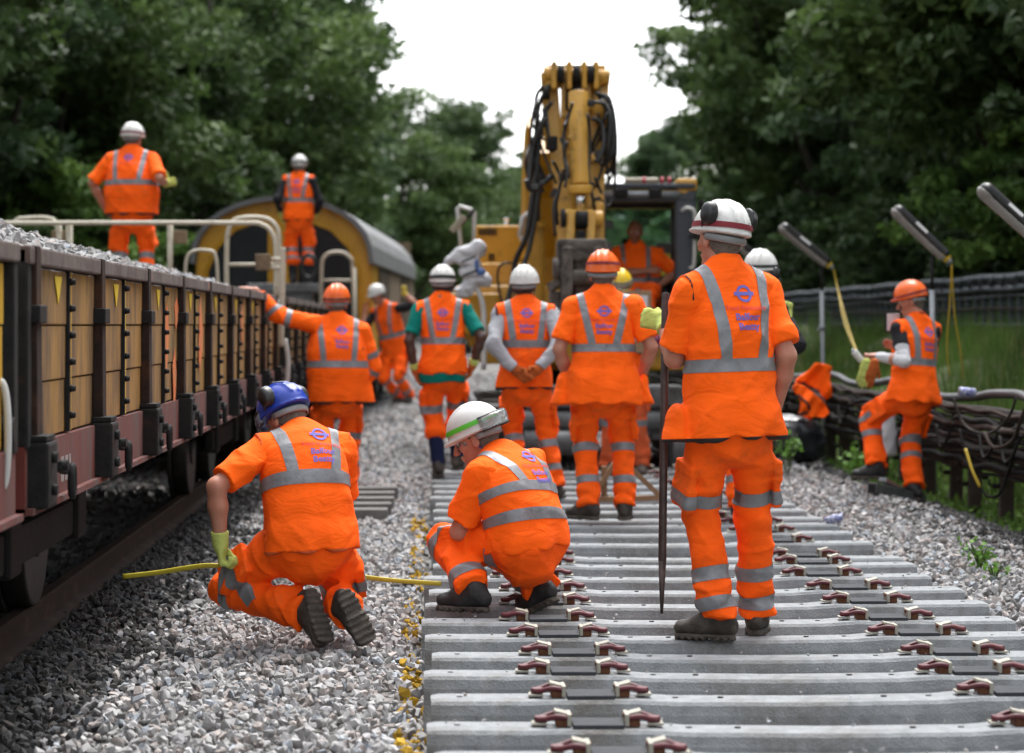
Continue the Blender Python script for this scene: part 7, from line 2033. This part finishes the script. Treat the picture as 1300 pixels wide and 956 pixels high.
    build_person('man in yellow helmet and maroon sleeves looking down behind the notice board', r, stand(dict(
        h=.009, seed=96, bulk=1.10, shw=.20, cyaw=178, pyaw=180, hyaw=182, hpitch=-28, head=R(786, 366, -.10), shirt=M['shirt_maroon'], sleeve=1.9, sleeve_r=1.1, handR=R(776, 442, -.32), elbR=(-.9, 0, -.7), handL=R(822, 440, -.30), elbL=(1, 0, -.6), poseR='grip', poseL='grip',
        gloves=M['cable_black'], footL=R(815, 590, 0), footR=R(772, 590, .05), toeL=170, toeR=190, vest_hem=.12, trousers=M['orange_old'], vestmat=M['orange_dirty'], legbands=[('s', .05, .18)], helmet='hat_yellow', hatstrap=('red_strap', -.006, .012, 0), goggles=.02, logo=False), .985))
    r, R = mk(950, 16.1, 0)
    build_person('man in white helmet mostly hidden behind the tall worker lifting a lime gloved hand', r, stand(dict(
        h=.009, seed=97, bulk=1.0, shw=.185, cyaw=-25, pyaw=-5, hyaw=-30, head=R(966, 350, .05), handR=R(998, 402, .10), elbR=(.5, -.3, -1), poseR='thumb', hdirR=(.1, .1, 1), palmR=(-.3, 1, 0), gloveR=M['glove_green'], shirt=M['shirt_black'], sleeve=1.9,
        handL=R(915, 480, .2), footL=R(938, 640, 0), footR=R(962, 640, 0), helmet='hat_white', hatstrap=('black_plastic', -.006, .014, .05), muffs='down', logo=False), .99))
def build_world():
    w = bpy.data.worlds.new('World'); SC.world = w; w.use_nodes = True; nt = w.node_tree
    bg = nt.nodes['Background']; sky = nt.nodes.new('ShaderNodeTexSky'); sky.sky_type = 'NISHITA'; sky.sun_disc = False
    el, rot = math.radians(66), math.radians(20)
    sky.sun_elevation = el; sky.sun_rotation = rot; sky.air_density = 1.0; sky.dust_density = 3.0; sky.ozone_density = 1.0
    hs = nt.nodes.new('ShaderNodeHueSaturation'); hs.inputs['Saturation'].default_value = .18; hs.inputs['Value'].default_value = 1.25      # overcast: the blue is hidden by cloud
    tc = nt.nodes.new('ShaderNodeTexCoord'); nz = nt.nodes.new('ShaderNodeTexNoise'); nz.inputs['Scale'].default_value = 1.6; nz.inputs['Detail'].default_value = 6
    mr = nt.nodes.new('ShaderNodeMapRange'); mr.inputs['To Min'].default_value = .85; mr.inputs['To Max'].default_value = 1.2
    sc = nt.nodes.new('ShaderNodeVectorMath'); sc.operation = 'SCALE'
    nt.links.new(sky.outputs[0], hs.inputs['Color']); nt.links.new(tc.outputs['Generated'], nz.inputs['Vector']); nt.links.new(nz.outputs['Fac'], mr.inputs['Value'])
    nt.links.new(hs.outputs[0], sc.inputs[0]); nt.links.new(mr.outputs[0], sc.inputs['Scale']); nt.links.new(sc.outputs[0], bg.inputs['Color']); bg.inputs['Strength'].default_value = .13
    L = bpy.data.lights.new('sun', 'SUN'); L.energy = 0.8; L.angle = math.radians(25); L.color = (1, .97, .93)
    o = bpy.data.objects.new('sun', L); COL.objects.link(o)
    # direction the sun stands in: behind the camera to the right
    d = Vector((math.sin(rot) * math.cos(el), math.cos(rot) * math.cos(el), math.sin(el)))
    o.rotation_euler = d.to_track_quat('Z', 'Y').to_euler()
    SC.view_settings.view_transform = 'Standard'; SC.view_settings.look = 'None'; SC.view_settings.gamma = 1.0; SC.view_settings.exposure = EXPO; SC.view_settings.use_curve_mapping = False

def build_camera():
    cam = bpy.data.cameras.new('camera'); o = bpy.data.objects.new('camera', cam); COL.objects.link(o)
    cam.lens = 85; cam.sensor_width = 36; cam.sensor_fit = 'HORIZONTAL'; cam.clip_start = .1; cam.clip_end = 2000
    cam.shift_y = -66.0 / 1300.0
    o.location = (0, 0, CAMZ); o.rotation_euler = (math.radians(90), 0, -TH)
    cam.dof.use_dof = True; cam.dof.focus_distance = 10.7; cam.dof.aperture_fstop = 2.8; cam.dof.aperture_blades = 0
    SC.camera = o

EXPO = 1.85
import time, os
def _t(nm, fn):
    t = time.time(); fn(); print('STEP', nm, round(time.time() - t, 1))
make_materials(); scene_materials()
_t('ground', build_ground); _t('ballast', build_ballast); _t('grass', build_grass); _t('trees', build_trees); _t('sleepers', build_sleepers)
_t('train', build_train); _t('exc', build_excavator); _t('cable', build_cable_run); _t('fence', build_fence); _t('props', build_props)
_t('people', build_people)
build_world(); build_camera()
SC.cycles.use_denoising = True
SC.cycles.max_bounces = 6; SC.cycles.diffuse_bounces = 3; SC.cycles.glossy_bounces = 3; SC.cycles.transmission_bounces = 6; SC.cycles.transparent_max_bounces = 6
SC.cycles.sample_clamp_indirect = 8.0
